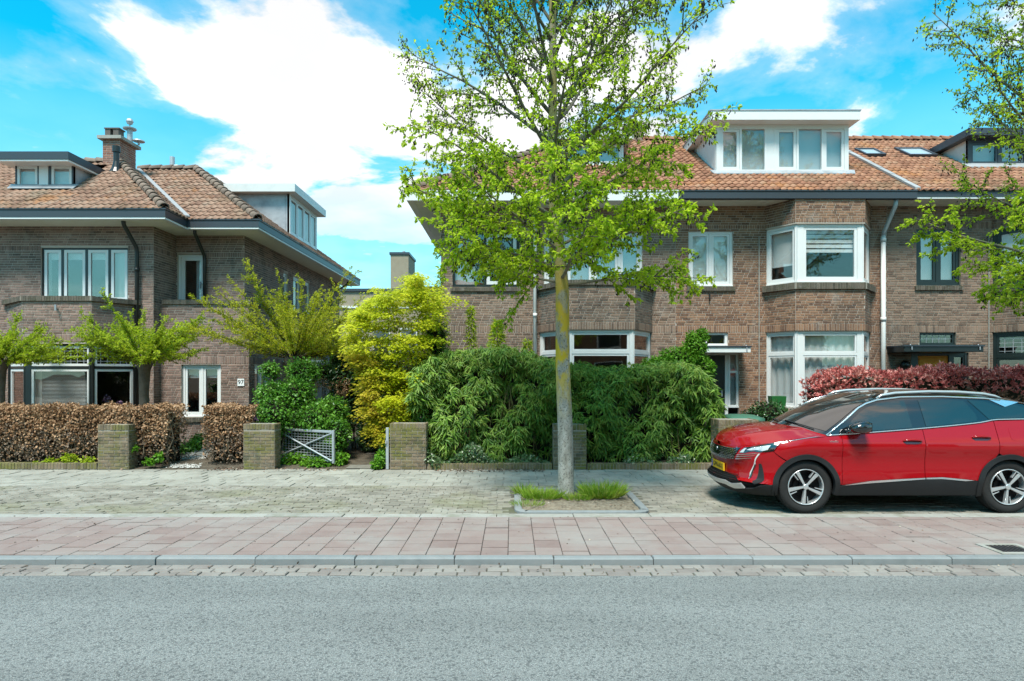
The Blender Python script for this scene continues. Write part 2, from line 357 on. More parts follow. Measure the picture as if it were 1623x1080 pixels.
MT['paving_red'] = mk('paving_tile_red', [(0.185,0.132,0.119),(0.218,0.162,0.147),(0.24,0.187,0.17),(0.235,0.202,0.184)], isl=0.6, nz=(3,0.5), rough=0.9, bump=(0.35,140,0.004),
    stains=[(0.8,0.47,0.62,(0.275,0.262,0.244),0.5),(2.4,0.56,0.70,(0.17,0.135,0.125),0.45),(60,0.62,0.72,(0.33,0.30,0.28),0.4)])
MT['paving_grey'] = mk('paving_slab_grey', [(0.205,0.195,0.165),(0.25,0.238,0.204),(0.285,0.27,0.232),(0.23,0.21,0.174)], isl=0.6, nz=(3,0.6), rough=0.95, bump=(0.35,120,0.004),
    stains=[(1.1,0.47,0.60,(0.335,0.32,0.275),0.7),(2.6,0.54,0.68,(0.15,0.14,0.11),0.6),(40,0.60,0.72,(0.16,0.15,0.12),0.5)])
MT['clinker'] = mk('clinker_paver', [(0.145,0.132,0.108),(0.188,0.172,0.142),(0.228,0.209,0.172),(0.245,0.219,0.185)], isl=0.7, nz=(6,0.5), rough=0.95, bump=(0.5,90,0.006),
    stains=[(0.75,0.50,0.64,(0.165,0.165,0.085),0.55),(1.6,0.5,0.66,(0.31,0.295,0.255),0.7),(3.0,0.56,0.68,(0.10,0.09,0.07),0.6),(50,0.62,0.74,(0.12,0.12,0.09),0.5)])
MT['gutter_brick'] = mk('gutter_brick', [(0.165,0.142,0.128),(0.195,0.172,0.156),(0.22,0.199,0.18),(0.24,0.222,0.20)], isl=0.8, nz=(6,0.5), rough=0.95, bump=(0.5,90,0.006),
    stains=[(2.0,0.52,0.66,(0.27,0.255,0.23),0.5)])
MT['kerb'] = mk('kerb_stone', [(0.155,0.17,0.172),(0.195,0.21,0.212),(0.225,0.235,0.235)], isl=0.5, nz=(8,0.6), rough=0.9, bump=(0.4,140,0.004), stains=[(2.2,0.5,0.68,(0.25,0.25,0.24),0.4),(70,0.6,0.72,(0.11,0.11,0.105),0.5)])
MT['joint'] = mk('joint_sand', [(0.085,0.078,0.06),(0.13,0.12,0.095)], isl=0, nz=(6,0.9), rough=1.0, stains=[(0.9,0.5,0.64,(0.075,0.085,0.03),0.6)])
MT['joint_path'] = mk('joint_dark', [(0.05,0.038,0.034),(0.08,0.062,0.055)], isl=0, nz=(6,0.9), rough=1.0)

def asphalt_mat():
    m, nt, out = new_mat('asphalt'); g = NN(nt, 'ShaderNodeNewGeometry'); P = g.outputs['Position']
    v = NN(nt, 'ShaderNodeTexVoronoi', {'Vector': P, 'Scale': 150.0, 'Randomness': 1.0})
    v2 = NN(nt, 'ShaderNodeTexVoronoi', {'Vector': P, 'Scale': 70.0})
    n = NN(nt, 'ShaderNodeTexNoise', {'Vector': P, 'Scale': 130.0, 'Detail': 3, 'Roughness': 0.7})
    sp = NN(nt, 'ShaderNodeSeparateColor', {0: v.outputs['Color']})
    stone = ramp_node(nt, sp.outputs[0], [(0.0,(0.165,0.174,0.168)),(0.35,(0.21,0.219,0.211)),(0.75,(0.25,0.259,0.249)),(0.96,(0.31,0.316,0.304))])
    gap = NN(nt, 'ShaderNodeMapRange', {0: v.outputs['Distance'], 1: 0.42, 2: 0.62, 3: 0.0, 4: 0.8})
    m1 = NN(nt, 'ShaderNodeMix', {0: gap.outputs[0], 6: stone, 7: (0.10,0.105,0.102,1)}, data_type='RGBA')
    sp2 = NN(nt, 'ShaderNodeSeparateColor', {0: v2.outputs['Color']})
    pit = NN(nt, 'ShaderNodeMapRange', {0: sp2.outputs[1], 1: 0.80, 2: 0.84, 3: 0.0, 4: 0.75})
    m2 = NN(nt, 'ShaderNodeMix', {0: pit.outputs[0], 6: m1.outputs[2], 7: (0.075,0.08,0.08,1)}, data_type='RGBA')
    big = NN(nt, 'ShaderNodeTexNoise', {'Vector': NN(nt, 'ShaderNodeVectorMath', {0: P, 1: (0.35,1.3,1)}, operation='MULTIPLY').outputs[0], 'Scale': 0.9, 'Detail': 5, 'Roughness': 0.6})
    br = NN(nt, 'ShaderNodeMapRange', {0: big.outputs['Fac'], 1: 0.3, 2: 0.7, 3: 0.90, 4: 1.10})
    m3 = NN(nt, 'ShaderNodeMix', {0: 1.0, 6: m2.outputs[2], 7: br.outputs[0]}, data_type='RGBA', blend_type='MULTIPLY')
    # wheel-worn lanes and a few old oil marks, all along the street
    ln = NN(nt, 'ShaderNodeTexNoise', {'Vector': NN(nt, 'ShaderNodeVectorMath', {0: P, 1: (0.03,1.5,1)}, operation='MULTIPLY').outputs[0], 'Scale': 1.0, 'Detail': 4, 'Roughness': 0.5})
    lr = NN(nt, 'ShaderNodeMapRange', {0: ln.outputs['Fac'], 1: 0.35, 2: 0.65, 3: 0.94, 4: 1.05})
    m3 = NN(nt, 'ShaderNodeMix', {0: 1.0, 6: m3.outputs[2], 7: lr.outputs[0]}, data_type='RGBA', blend_type='MULTIPLY')
    ol = NN(nt, 'ShaderNodeTexNoise', {'Vector': P, 'Scale': 1.7, 'Detail': 5, 'Roughness': 0.6}); orr = NN(nt, 'ShaderNodeMapRange', {0: ol.outputs['Fac'], 1: 0.66, 2: 0.74, 3: 0.0, 4: 0.35})
    m3 = NN(nt, 'ShaderNodeMix', {0: orr.outputs[0], 6: m3.outputs[2], 7: (0.07,0.075,0.078,1)}, data_type='RGBA')
    b = NN(nt, 'ShaderNodeBsdfPrincipled', {'Base Color': m3.outputs[2], 'Roughness': 0.85, 'Specular IOR Level': 0.3})
    bp = NN(nt, 'ShaderNodeBump', {'Height': v.outputs['Distance'], 'Strength': 0.5, 'Distance': 0.006}); bp.invert = True
    nt.links.new(bp.outputs[0], b.inputs['Normal']); nt.links.new(b.outputs[0], out.inputs[0]); return m
MT['asphalt'] = asphalt_mat()

def sheet(name, x0, x1, y0, y1, z, mat, kind='structure', parent=None):
    mb = MB(); mb.quad((x0,y0,z),(x1,y0,z),(x1,y1,z),(x0,y1,z)); o = mb.build(name, mat, parent, fix=False)
    if kind: o['kind'] = kind
    return o
sheet('ground', -700, 700, -500, 900, -0.30, MT['soil'])
# road: gentle camber, down to the brick gutter
mb = MB(); cols = [(-14.0,-0.10),(-7.0,-0.02),(-2.0,0.03),(2.5,0.01),(4.6,-0.030),(6.0,-0.066)]
for (ya, za), (yb, zb) in zip(cols[:-1], cols[1:]):
    mb.quad((-70,ya,za),(70,ya,za),(70,yb,zb),(-70,yb,zb))
road = mb.build('road', MT['asphalt'], smooth=True, fix=False); road['kind'] = 'structure'

# brick gutter: three courses along the kerb
gut = sheet('gutter_strip', -66, 66, 5.985, 6.345, -0.075, MT['joint'])
P = []
for r in range(3):
    x = -9 + rng.random()*0.2
    while x < 9.2:
        l = 0.205 + rng.gauss(0, 0.006)
        P.append(((x+l/2, 6.045+0.108*r+rng.gauss(0,0.004), -0.058+rng.gauss(0,0.003)), (l-0.012, 0.099, 0.05), jig(0.012,0.02)))
        x += l
lay(gut, 'brick', 'bricks_beyond', MT['gutter_brick'], P, ch=(0.03,0.08,0.15))

# kerb stones
kerb = sheet('kerb', -66, 66, 6.345, 6.462, -0.10, MT['joint'])
P = []; x = -13.6 + 0.02
while x < 13.5:
    l = 1.0
    P.append(((x+l/2, 6.395+rng.gauss(0,0.003), 0.004+rng.gauss(0,0.003)), (l-0.008, 0.118, 0.14), jig(0.002,0.002))); x += l
lay(kerb, 'kerb_stone', 'kerb_beyond', MT['kerb'], P, ch=(0.006,0.16,0.10))

# red cycle path, 6 tiles across
T = 0.2815
path = sheet('cycle_path', -66, 66, 6.455, 8.15, -0.016, MT['joint_path'])
P = []
for i in range(-31, 31):
    off = 0.0 if i % 2 else T*0.5
    y = 6.458 - (off if off else 0)
    while y < 8.14:
        ya, yb = max(y, 6.458), min(y+T, 8.145)
        if yb-ya > 0.05:
            P.append(((i*T+0.1, (ya+yb)/2, rng.gauss(0,0.0022)), (T-0.0065, yb-ya-0.024, 0.05), jig(0.004,0.004)))
        y += T
lay(path, 'paving_tile', 'tiles_beyond', MT['paving_red'], P, ch=(0.012,0.012,0.08))

# flush concrete band between path and parking
band = sheet('edging_strip', -66, 66, 8.145, 8.335, -0.02, MT['joint'])
P = []; x = -13.2
while x < 13.2:
    P.append(((x+0.5, 8.24, 0.001+rng.gauss(0,0.002)), (0.992, 0.182, 0.06), jig(0.002,0.001))); x += 1.0
lay(band, 'edging_stone', 'edging_beyond', MT['concrete'], P, ch=(0.004,0.02,0.08))

# parking strip of clinkers, with the tree pit left open
PIT = (0.03, 1.86, 8.36, 10.12)                      # x0 x1 y0 y1 (outer edge of the concrete rim)
park = MB()
px0, px1, py0, py1 = PIT
for (a, b, c, d) in ((-66, px0+0.04, 8.33, 10.36), (px1-0.04, 66, 8.33, 10.36), (px0+0.04, px1-0.04, 8.33, py0+0.04), (px0+0.04, px1-0.04, py1-0.04, 10.36)):
    park.quad((a,c,-0.018),(b,c,-0.018),(b,d,-0.018),(a,d,-0.018))
park = park.build('parking_strip', MT['joint'], fix=False); park['kind'] = 'structure'
P = []; r = 0; y = 8.34
while y < 10.33:
    x = -11.2 + (0.105 if r % 2 else 0.0) + rng.gauss(0,0.01)
    while x < 11.4:
        l = 0.207; cx, cy = x+l/2, y+0.052
        if not (px0-0.06 < cx < px1+0.06 and py0-0.03 < cy < py1+0.03):
            zz = 0.004*math.sin(cx*1.3+cy*2.1)+rng.gauss(0,0.0035)
            P.append(((cx, cy+rng.gauss(0,0.003), zz-0.003), (l-0.006, 0.088, 0.05), jig(0.014,0.02)))
        x += l
    y += 0.104; r += 1
def under_car(p): return p[0] > 1230 and p[1] < 812
lay(park, 'paver', 'pavers_beyond', MT['clinker'], P, ch=(0.02,0.07,0.10), hidden=under_car)

# pavement of grey slabs
pav = sheet('pavement', -66, 66, 10.36, 12.13, -0.020, MT['joint'])
P = []; T2 = 0.292
for r in range(6):
    for i in range(-52, 52):
        cx = i*T2 + (T2*0.5 if r % 2 else 0.0); cy = 10.372 + T2*(r+0.5)
        P.append(((cx+rng.gauss(0,0.003), cy, rng.gauss(0,0.004)+0.004*math.sin(cx*0.9+r)), (T2-0.005, T2-0.016, 0.05), jig(0.006,0.008)))
lay(pav, 'paving_slab', 'slabs_beyond', MT['paving_grey'], P, ch=(0.012,0.012,0.1))

# gardens
gs = MB()
def hgt(x, y): return 0.012 + 0.05*(math.sin(x*1.7+y)+math.sin(y*2.3-x*0.7)+2)*0.25 + 0.018*min(4, max(0, y-12.1))
xs = [-66+2.2*i for i in range(61)]; ys = [12.13+0.6*i for i in range(34)]
V = [(x, y, hgt(x, y) if y > 12.2 else -0.01) for y in ys for x in xs]
gs.add(V, [(j*61+i, j*61+i+1, (j+1)*61+i+1, (j+1)*61+i) for j in range(33) for i in range(60)])
garden = gs.build('garden_soil', MT['soil'], smooth=True, fix=False); garden['kind'] = 'structure'
sheet('lawn', -700, 700, 31.9, 900, -0.05, MT['soil'])

# tree pit rim, soil
rim = thing('tree_pit_rim', 'low concrete rim with rounded corners round the street tree', 'tree pit edging', (0.95, 9.2, 0))
pth = []
rr = 0.22
for (cx, cy, a0) in ((px0+rr, py1-rr, 180), (px1-rr, py1-rr, 90), (px1-rr, py0+rr, 0), (px0+rr, py0+rr, 270)):
    for k in range(5):
        a = R(a0 - k*22.5); pth.append((cx+rr*math.cos(a), cy+rr*math.sin(a)))
n = len(pth); segs = [(0, 5), (4, 10), (9, 12), (11, 15), (14, 17), (16, 21)]
for (a, b) in segs:
    sub = [pth[i % n] for i in range(a, b)]
    if len(sub) < 2: continue
    m_ = MB(); m_.sweep(sub, [(0.004,-0.10),(0.004,0.008),(0.014,0.018),(0.098,0.018),(0.108,0.008),(0.108,-0.10)])
    m_.build('rim_stone', MT['kerb'], rim)
sm = MB()
NXs, NYs = 18, 18
V = []
for j in range(NYs+1):
    for i in range(NXs+1):
        u, w = i/NXs, j/NYs; x = px0+0.08+(px1-px0-0.16)*u; y = py0+0.08+(py1-py0-0.16)*w
        e = min(u, 1-u, w, 1-w)
        V.append((x, y, -0.02+0.045*min(1, e*5)+rng.gauss(0,0.008)))
sm.add(V, [(j*(NXs+1)+i, j*(NXs+1)+i+1, (j+1)*(NXs+1)+i+1, (j+1)*(NXs+1)+i) for j in range(NYs) for i in range(NXs)])
pit = sm.build('tree_pit_soil', mk('pit_soil', [(0.10,0.08,0.055),(0.20,0.165,0.12),(0.29,0.25,0.19)], isl=0, nz=(16,0.9), rough=1.0, bump=(1.0,50,0.02)), smooth=True, fix=False); pit['kind'] = 'structure'

# gravel path by the left house and the paved path behind the gate
gp = MB(); gp.add([(X(255,12.2),12.15,-0.015),(X(322,12.2),12.15,-0.015),(X(352,15.6),15.6,0.13),(X(318,15.6),15.6,0.13)], [(0,1,2,3)])
g_ = gp.build('gravel_path', mk('gravel_base', [(0.25,0.24,0.21),(0.36,0.34,0.30)], isl=0, nz=(40,0.9), rough=1.0, bump=(1,90,0.02)), fix=False); g_['kind'] = 'structure'
gp = MB(); gp.add([(X(546,12.1),12.14,0.016),(X(598,12.1),12.14,0.016),(X(640,15.2),15.2,0.11),(X(652,20),20,0.16),(X(628,20),20,0.16),(X(600,15.2),15.2,0.11)], [(0,1,2,5),(5,2,3,4)])
g_ = gp.build('garden_path', mk('garden_path_paving', [(0.13,0.12,0.10),(0.20,0.185,0.155)], isl=0, nz=(12,0.8), rough=1.0, bump=(0.6,60,0.01)), fix=False); g_['kind'] = 'structure'
# gravel pebbles, as loose stones
mb = MB()
for k in range(900):
    t = rng.random(); w = rng.random(); y = 12.2+3.2*t
    xa = X(262,12.2)*(1-t)+X(318,15.6)*t; xb = X(316,12.2)*(1-t)+X(350,15.6)*t
    x = xa+(xb-xa)*w; z = 0.02+0.115*t*3.2/3.45; s = rng.uniform(0.012,0.026)
    mb.add([(x-s,y-s*.7,z),(x+s,y-s*.6,z),(x+s*.8,y+s,z),(x-s*.7,y+s,z),(x+rng.gauss(0,s*.3),y,z+s*1.1)], [(0,1,4),(1,2,4),(2,3,4),(3,0,4)])
mb.build('gravel', mk('gravel_stone', [(0.22,0.21,0.19),(0.38,0.36,0.33),(0.55,0.53,0.49)], isl=0.9, nz=(9,0.3), rough=0.9), fix=False, kind='stuff')
# drain inlet at the right end of the kerb
dr = thing('drain_inlet', 'street drain with pale concrete frame and iron grate at the kerb edge', 'drain', (X(1608,6.5), 6.55, 0))
m_ = MB(); xx = X(1585,6.5)
m_.box(xx, xx+0.45, 6.47, 6.53, -0.08, 0.0085); m_.box(xx, xx+0.06, 6.533, 6.80, -0.08, 0.0085); m_.box(xx+0.39, xx+0.45, 6.533, 6.80, -0.08, 0.0085); m_.box(xx, xx+0.45, 6.803, 6.85, -0.08, 0.0085)
m_.build('frame', MT['concrete'], dr)
m_ = MB()
for k in range(7): m_.box(xx+0.07+k*0.045, xx+0.095+k*0.045, 6.535, 6.798, -0.03, 0.0065)
m_.box(xx+0.062, xx+0.388, 6.535, 6.798, -0.075, -0.055)
m_.build('grate', plain('cast_iron', (0.05,0.05,0.052), rough=0.6, metallic=0.6), dr)
# ------------------------------------------------------------------ houses
BH, BL = 0.0612, 0.210
class House:
    def __init__(s, name, label, cat, loc, brick, mortar, group=None, hidden=None):
        s.root = thing(name, label, cat, loc, group); s.b = brick; s.m = mortar; s.P = []; s.hidden = hidden; s.walls = MB()
        s.tiles = []; s.cop = MB()
    def wall(s, x0, y0, x1, y1, z0, z1, holes=(), soldiers=(), reveal=0.11, skin=True):
        F = Frame(x0, y0, x1, y1); L = F.L; mb = s.walls
        us = sorted(set([0, L] + [h for q in holes for h in q[:2]])); zs = sorted(set([z0, z1] + [h for q in holes for h in q[2:4]]))
        us = [u for u in us if -1e-6 <= u <= L+1e-6]; zs = [z for z in zs if z0-1e-6 <= z <= z1+1e-6]
        for i in range(len(us)-1):
            for j in range(len(zs)-1):
                uc, zc = (us[i]+us[i+1])/2, (zs[j]+zs[j+1])/2
                if any(a < uc < b and c < zc < d for a, b, c, d in holes): continue
                mb.quad(F(us[i],0,zs[j]), F(us[i+1],0,zs[j]), F(us[i+1],0,zs[j+1]), F(us[i],0,zs[j+1]))
        for a, b, c, d in holes:
            for (p, q) in (((a,c),(a,d)),((a,d),(b,d)),((b,d),(b,c)),((b,c),(a,c))):
                if p[0] == q[0] and (p[0] < 0.02 or p[0] > L-0.02): continue
                mb.quad(F(p[0],0.004,p[1]), F(q[0],0.004,q[1]), F(q[0],-reveal,q[1]), F(p[0],-reveal,p[1]))
        if not skin: return F
        M = Matrix(((F.u[0], 0, F.n[0]), (F.u[1], 0, F.n[1]), (0, 1, 0)))     # local x=u, y=up, z=outwards
        def put(u0, u1, za, zb):
            if u1-u0 < 0.025 or zb-za < 0.02: return
            s.P.append((F((u0+u1)/2, 0.0075+rng.gauss(0,0.0012), (za+zb)/2), (u1-u0-0.009, zb-za-0.0105, 0.03), M @ jig(0.006)))
        def spans(zc):
            iv = [(0, L)]
            for a, b, c, d in holes:
                if c-0.012 < zc < d+0.012:
                    nv = []
                    for p, q in iv:
                        if b <= p or a >= q: nv.append((p, q)); continue
                        if a > p: nv.append((p, a))
                        if b < q: nv.append((b, q))
                    iv = nv
            return iv
        z = z0; k = 0
        while z < z1-0.02:
            band = next(((za, h) for za, h in soldiers if za-0.031 <= z < za+h-0.031), None)
            if band:
                h = band[1]
                for p, q in spans(z+h/2):
                    nb = max(1, round((q-p)/0.0612)); w = (q-p)/nb
                    for i in range(nb): put(p+i*w, p+(i+1)*w, z, min(z+h, z1))
                z += h; k += 1; continue
            zt = min(z+BH, z1)
            for p, q in spans((z+zt)/2):
                u = -((k*0.37) % 1)*BL
                prev = 0
                while u < q:
                    l = BL if (rng.random() < 0.62 or prev == 1) else BL/2
                    prev = 1 if l < BL else 0
                    put(max(u, p), min(u+l, q), z, zt); u += l
            z = zt; k += 1
        return F
    def brick_row(s, F, u0, u1, n0, n1, z0, z1, w=0.062, mb=None):
        mb = mb or s.cop
        nb = max(1, round((u1-u0)/w)); w = (u1-u0)/nb
        for i in range(nb):
            d = rng.gauss(0, 0.0022)
            mb.fbox(F, u0+i*w+0.004, u0+(i+1)*w-0.004, n0, n1+d, z0, z1+rng.gauss(0,0.0015))
    def coping(s, pts, z0, z1, out=0.05, inn=0.12):
        """soldier bricks laid over a parapet, along a plan polyline"""
        core = MB(); core.sweep(pts, [(out-0.008, z0+0.004), (out-0.008, z1-0.007), (-inn+0.006, z1-0.007), (-inn+0.006, z0+0.004)])
        mb = MB()
        for (a, b) in zip(pts[:-1], pts[1:]):
            F = Frame(a[0], a[1], b[0], b[1]); s.brick_row(F, 0, F.L, -inn, out, z0, z1, mb=mb)
        o = core.build('coping', MT['mortar_dark'], s.root)
        mb.build('coping_bricks', MT['brick_coping'], o, fix=False, kind='stuff')
    cores = None
    def finish(s, roofname='roof'):
        wall = s.walls.build('wall', s.m, s.root, fix=False)
        # sub-parts: the bricks that show largest; the rest of the brickwork is one mass
        lay(wall, 'brick', 'brickwork', s.b, s.P, ch=(0.03,0.09,0.16), hidden=s.hidden)
def new_house(*a, **k):
    h = House(*a, **k); h.cores = []; return h

def window(H, F, u0, u1, z0, z1, cols=(1,), rows=(1,), fm='white', sm=None, rec=0.045, fw=0.065, sw=0.055, sash=True, inside=None,
           glass='glass', sill=None, depth=0.09, label=None, name='window', posts=None, room=2.2, parent=None, leaded=(), fixed=()):
    """frame mesh > sashes, panes, what hangs behind. cols / rows: shares from left / bottom"""
    P = parent or H.root
    mb = MB(); n0, n1 = -rec, -rec-depth
    mw = 0.06
    iu0, iu1, iz0, iz1 = u0+fw, u1-fw, z0+fw, z1-fw
    if posts: iu0, iu1 = u0+posts[0], u1-posts[1]
    mb.fbox(F,u0,iu0,n0,n1,z0,z1); mb.fbox(F,iu1,u1,n0,n1,z0,z1)
    mb.fbox(F,iu0,iu1,n0,n1,z0,iz0); mb.fbox(F,iu0,iu1,n0,n1,iz1,z1)
    mb.fbox(F,u0-0.004,u1+0.004,n0+0.035,n0-0.01,z0-0.012,z0+0.028)
    cw = [(iu1-iu0-mw*(len(cols)-1))*c/sum(cols) for c in cols]; rh = [(iz1-iz0-mw*(len(rows)-1))*r/sum(rows) for r in rows]
    cells = []; u = iu0
    for i, w in enumerate(cw):
        z = iz0
        for j, h in enumerate(rh):
            cells.append((i, j, u, u+w, z, z+h)); z += h
            if j < len(rh)-1:
                mb.fbox(F,u,u+w,n0-0.002,n1,z,z+mw); z += mw
        u += w
        if i < len(cw)-1: mb.fbox(F,u,u+mw,n0-0.001,n1,iz0,iz1); u += mw
    fr0 = mb.build(name, MT[fm], P, bevel=0, label=label); fr = fr0 if parent is None else parent   # never a fourth level
    for (i, j, a, b, c, d) in cells:
        if sash and (i, j) not in fixed:
            s_ = MB(); g = 0.004; q0, q1 = n0-0.012, n0-0.065
            s_.fbox(F,a+g,a+sw,q0,q1,c+g,d-g); s_.fbox(F,b-sw,b-g,q0,q1,c+g,d-g); s_.fbox(F,a+sw,b-sw,q0,q1,c+g,c+sw); s_.fbox(F,a+sw,b-sw,q0,q1,d-sw,d-g)
            s_.build('sash', MT[sm or fm], fr); e = sw-0.002
        else: e = -0.004
        p_ = MB(); p_.fbox(F,a+e,b-e,n0-0.034,n0-0.040,c+e,d-e); p_.build('pane', MT[glass], fr)
        if (i, j) in leaded:
            l_ = MB(); nc = max(2, round((b-a)/0.16)); nr = max(2, round((d-c)/0.11))
            for k in range(1, nc): x_ = a+(b-a)*k/nc; l_.fbox(F,x_-0.006,x_+0.006,n0-0.03,n0-0.045,c,d)
            for k in range(1, nr): z_ = c+(d-c)*k/nr; l_.fbox(F,a,b,n0-0.031,n0-0.046,z_-0.006,z_+0.006)
            l_.build('leading', MT['zinc'], fr)
    nb = n1-0.05
    for spec in (inside or ()):
        k = spec[0]; fu0, fu1, fz0, fz1 = spec[1:5]
        a, b = u0+(u1-u0)*fu0, u0+(u1-u0)*fu1; c, d = z0+(z1-z0)*fz0, z0+(z1-z0)*fz1
        m_ = MB()
        if k == 'curtain':
            nn = max(4, int((b-a)/0.05)); V = []
            for q in range(nn+1):
                uu = a+(b-a)*q/nn; w = nb-0.03+0.022*math.sin(q*1.7)+rng.gauss(0,0.006)
                V += [F(uu,w,c), F(uu,w,d)]
            m_.add(V, [(2*q,2*q+2,2*q+3,2*q+1) for q in range(nn)]); m_.build('curtain', MT['curtain'], fr, smooth=True, fix=False)
        elif k == 'slats':
            nn = int((d-c)/0.032)
            for q in range(nn): m_.hexa([F(a,nb,c+q*.032),F(b,nb,c+q*.032),F(b,nb-.018,c+q*.032+.013),F(a,nb-.018,c+q*.032+.013),F(a,nb,c+q*.032+.002),F(b,nb,c+q*.032+.002),F(b,nb-.018,c+q*.032+.015),F(a,nb-.018,c+q*.032+.015)])
            m_.build('blind', MT['slat'], fr, kind='stuff')
        elif k == 'bands':
            z = d
            while z > c+0.01:
                m_.fbox(F,a,b,nb,nb-.004,max(c,z-0.085),z); z -= 0.118
            m_.build('blind', MT['curtain'], fr, fix=False)
        elif k == 'shade':
            m_.fbox(F,a,b,nb,nb-.006,c,d); m_.build('shade', MT[spec[5] if len(spec) > 5 else 'curtain'], fr)
    if sill:
        s_ = MB(); H.brick_row(F, u0-0.05, u1+0.05, -0.02, 0.055, z0-0.015-sill, z0-0.016, mb=s_)
        s_.fbox(F, u0-0.045, u1+0.045, -0.02, 0.045, z0-0.015-sill+0.006, z0-0.024)
        s_.build('window_sill', MT['brick_coping'], H.root, fix=False)
    return fr

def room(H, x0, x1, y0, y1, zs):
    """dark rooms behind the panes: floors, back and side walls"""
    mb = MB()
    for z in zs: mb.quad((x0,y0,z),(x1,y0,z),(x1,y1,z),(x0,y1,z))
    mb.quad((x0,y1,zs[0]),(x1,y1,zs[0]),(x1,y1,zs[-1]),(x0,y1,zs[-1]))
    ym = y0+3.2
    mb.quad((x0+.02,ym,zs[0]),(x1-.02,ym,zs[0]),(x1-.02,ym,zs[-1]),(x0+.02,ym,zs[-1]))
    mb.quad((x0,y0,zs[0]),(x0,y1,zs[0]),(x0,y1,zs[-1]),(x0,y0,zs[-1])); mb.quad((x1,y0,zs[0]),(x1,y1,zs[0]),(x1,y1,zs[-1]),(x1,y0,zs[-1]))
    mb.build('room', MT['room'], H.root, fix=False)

# ---- pantiles
TW, TV = 0.168, 0.25
def tile_mesh():
    prof = [(-0.5,0.012),(-0.30,-0.006),(-0.08,-0.010),(0.12,0.004),(0.30,0.026),(0.42,0.024),(0.5,0.010)]
    V = []; k = len(prof)
    for (v, lift) in ((-0.04, 0.030), (1.10, -0.002)):
        for (u, h) in prof: V.append((u*TW*1.02, v*TV, h+lift))
    for (u, h) in prof: V.append((u*TW*1.02, -0.04*TV, h+lift*0+0.030-0.024))
    f = [(i, i+1, k+i+1, k+i) for i in range(k-1)] + [(2*k+i, 2*k+i+1, i+1, i) for i in range(k-1)]
    return V, f
TILE_V, TILE_F = tile_mesh()
def poly_in(p, poly):
    c = False; j = len(poly)-1
    for i in range(len(poly)):
        if (poly[i][1] > p[1]) != (poly[j][1] > p[1]) and p[0] < (poly[j][0]-poly[i][0])*(p[1]-poly[i][1])/(poly[j][1]-poly[i][1])+poly[i][0]: c = not c
        j = i
    return c
def roof_plane(mb_under, pieces, o, u, v, poly, holes=()):
    """o corner at the eave, u unit vector along the eave, v unit vector up the slope, poly [(u,v)] outline"""
    o, u, v = Vector(o), Vector(u).normalized(), Vector(v).normalized(); n = u.cross(v).normalized()
    if n.z < 0: n = -n
    pts = [o + u*a + v*b - n*0.03 for a, b in poly]
    mb_under.add([tuple(p) for p in pts], [tuple(range(len(pts)))])
    M = Matrix((u, v, u.cross(v))).transposed()
    us = [p[0] for p in poly]; vs = [p[1] for p in poly]
    a = math.floor(min(us)/TW)*TW
    for i in range(int((max(us)-a)/TW)+2):
        for j in range(int((max(vs)-min(vs))/TV)+2):
            c = (a+(i+0.5)*TW, min(vs)+j*TV)
            pc = (c[0], c[1]+TV*0.5)
            if not poly_in(pc, poly) or any(poly_in(pc, h) for h in holes): continue
            pieces.append((o+u*(c[0]+rng.gauss(0,.002))+v*(c[1]+rng.gauss(0,.003))+n*rng.gauss(0,.0025), M @ jig(0.012,0.006)))
def lay_tiles(parent, mat, pieces, limit=300):
    me = bpy.data.meshes.new('roof_tile'); me.from_pydata(TILE_V, [], TILE_F); me.materials.append(mat)
    me.polygons.foreach_set('use_smooth', [True]*len(me.polygons)); me.update()
    sc = []
    for i, (p, M) in enumerate(pieces):
        cv = Vector((p.x, p.y, p.z-CAM_H)); n = M @ Vector((0, 0, 1))
        a = -n.dot(cv)/cv.length**3
        sc.append((a if in_view(p) else -1, i))
    sc.sort(reverse=True); solo = set(i for a, i in sc[:limit] if a > 0); mb = MB(); O = org(parent)
    for i, (p, M) in enumerate(pieces):
        if i in solo:
            o = link('roof_tile', me, parent); o.matrix_local = Matrix.LocRotScale(p-O, M.to_quaternion(), Vector((1, 1, 1)))
        else:
            mb.add([tuple(M @ Vector(q) + p) for q in TILE_V], TILE_F)
    if mb.v: mb.build('roof_tiling', mat, parent, fix=False, smooth=True, kind='stuff')
def cap_tiles(parent, a, b, mat=None, r=0.115, step=0.30, name='ridge_tile', both=True):
    """half-round cap tiles from a to b, each its own object (sub-part of the roof)"""
    a, b = Vector(a), Vector(b); d = (b-a); L = d.length; d.normalize()
    side = d.cross(Vector((0, 0, 1))).normalized(); up = side.cross(d).normalized()
    n = max(1, int(L/step)); step = L/n; K = 8; V = []; f = []
    for (t, rad, lift) in ((0.0, r*1.0, 0.022), (1.08, r*0.84, 0.0)):
        for k in range(K+1):
            th = math.pi*(k/K)*1.10-0.157; V.append((math.cos(th)*rad, t*step, math.sin(th)*rad+lift))
    f = [(k, k+1, K+1+k+1, K+1+k) for k in range(K)]
    b0 = len(V)
    for k in range(K+1):
        th = math.pi*(k/K)*1.10-0.157; V.append((math.cos(th)*r*0.80, 0.004, math.sin(th)*r*0.80+0.02))
    f += [(b0+k, b0+k+1, k+1, k) for k in range(K)]
    me = bpy.data.meshes.new(name); me.from_pydata(V, [], f); me.materials.append(mat or MT['hip_tile']); me.polygons.foreach_set('use_smooth', [True]*len(f)); me.update()
    M = Matrix((side, d, up)).transposed(); O = org(parent)
    for i in range(n):
        o = link(name, me, parent); o.matrix_local = Matrix.LocRotScale(a+d*step*i-O, (M @ jig(0.012,0.012)).to_quaternion(), Vector((1, 1, 1)))
    return n
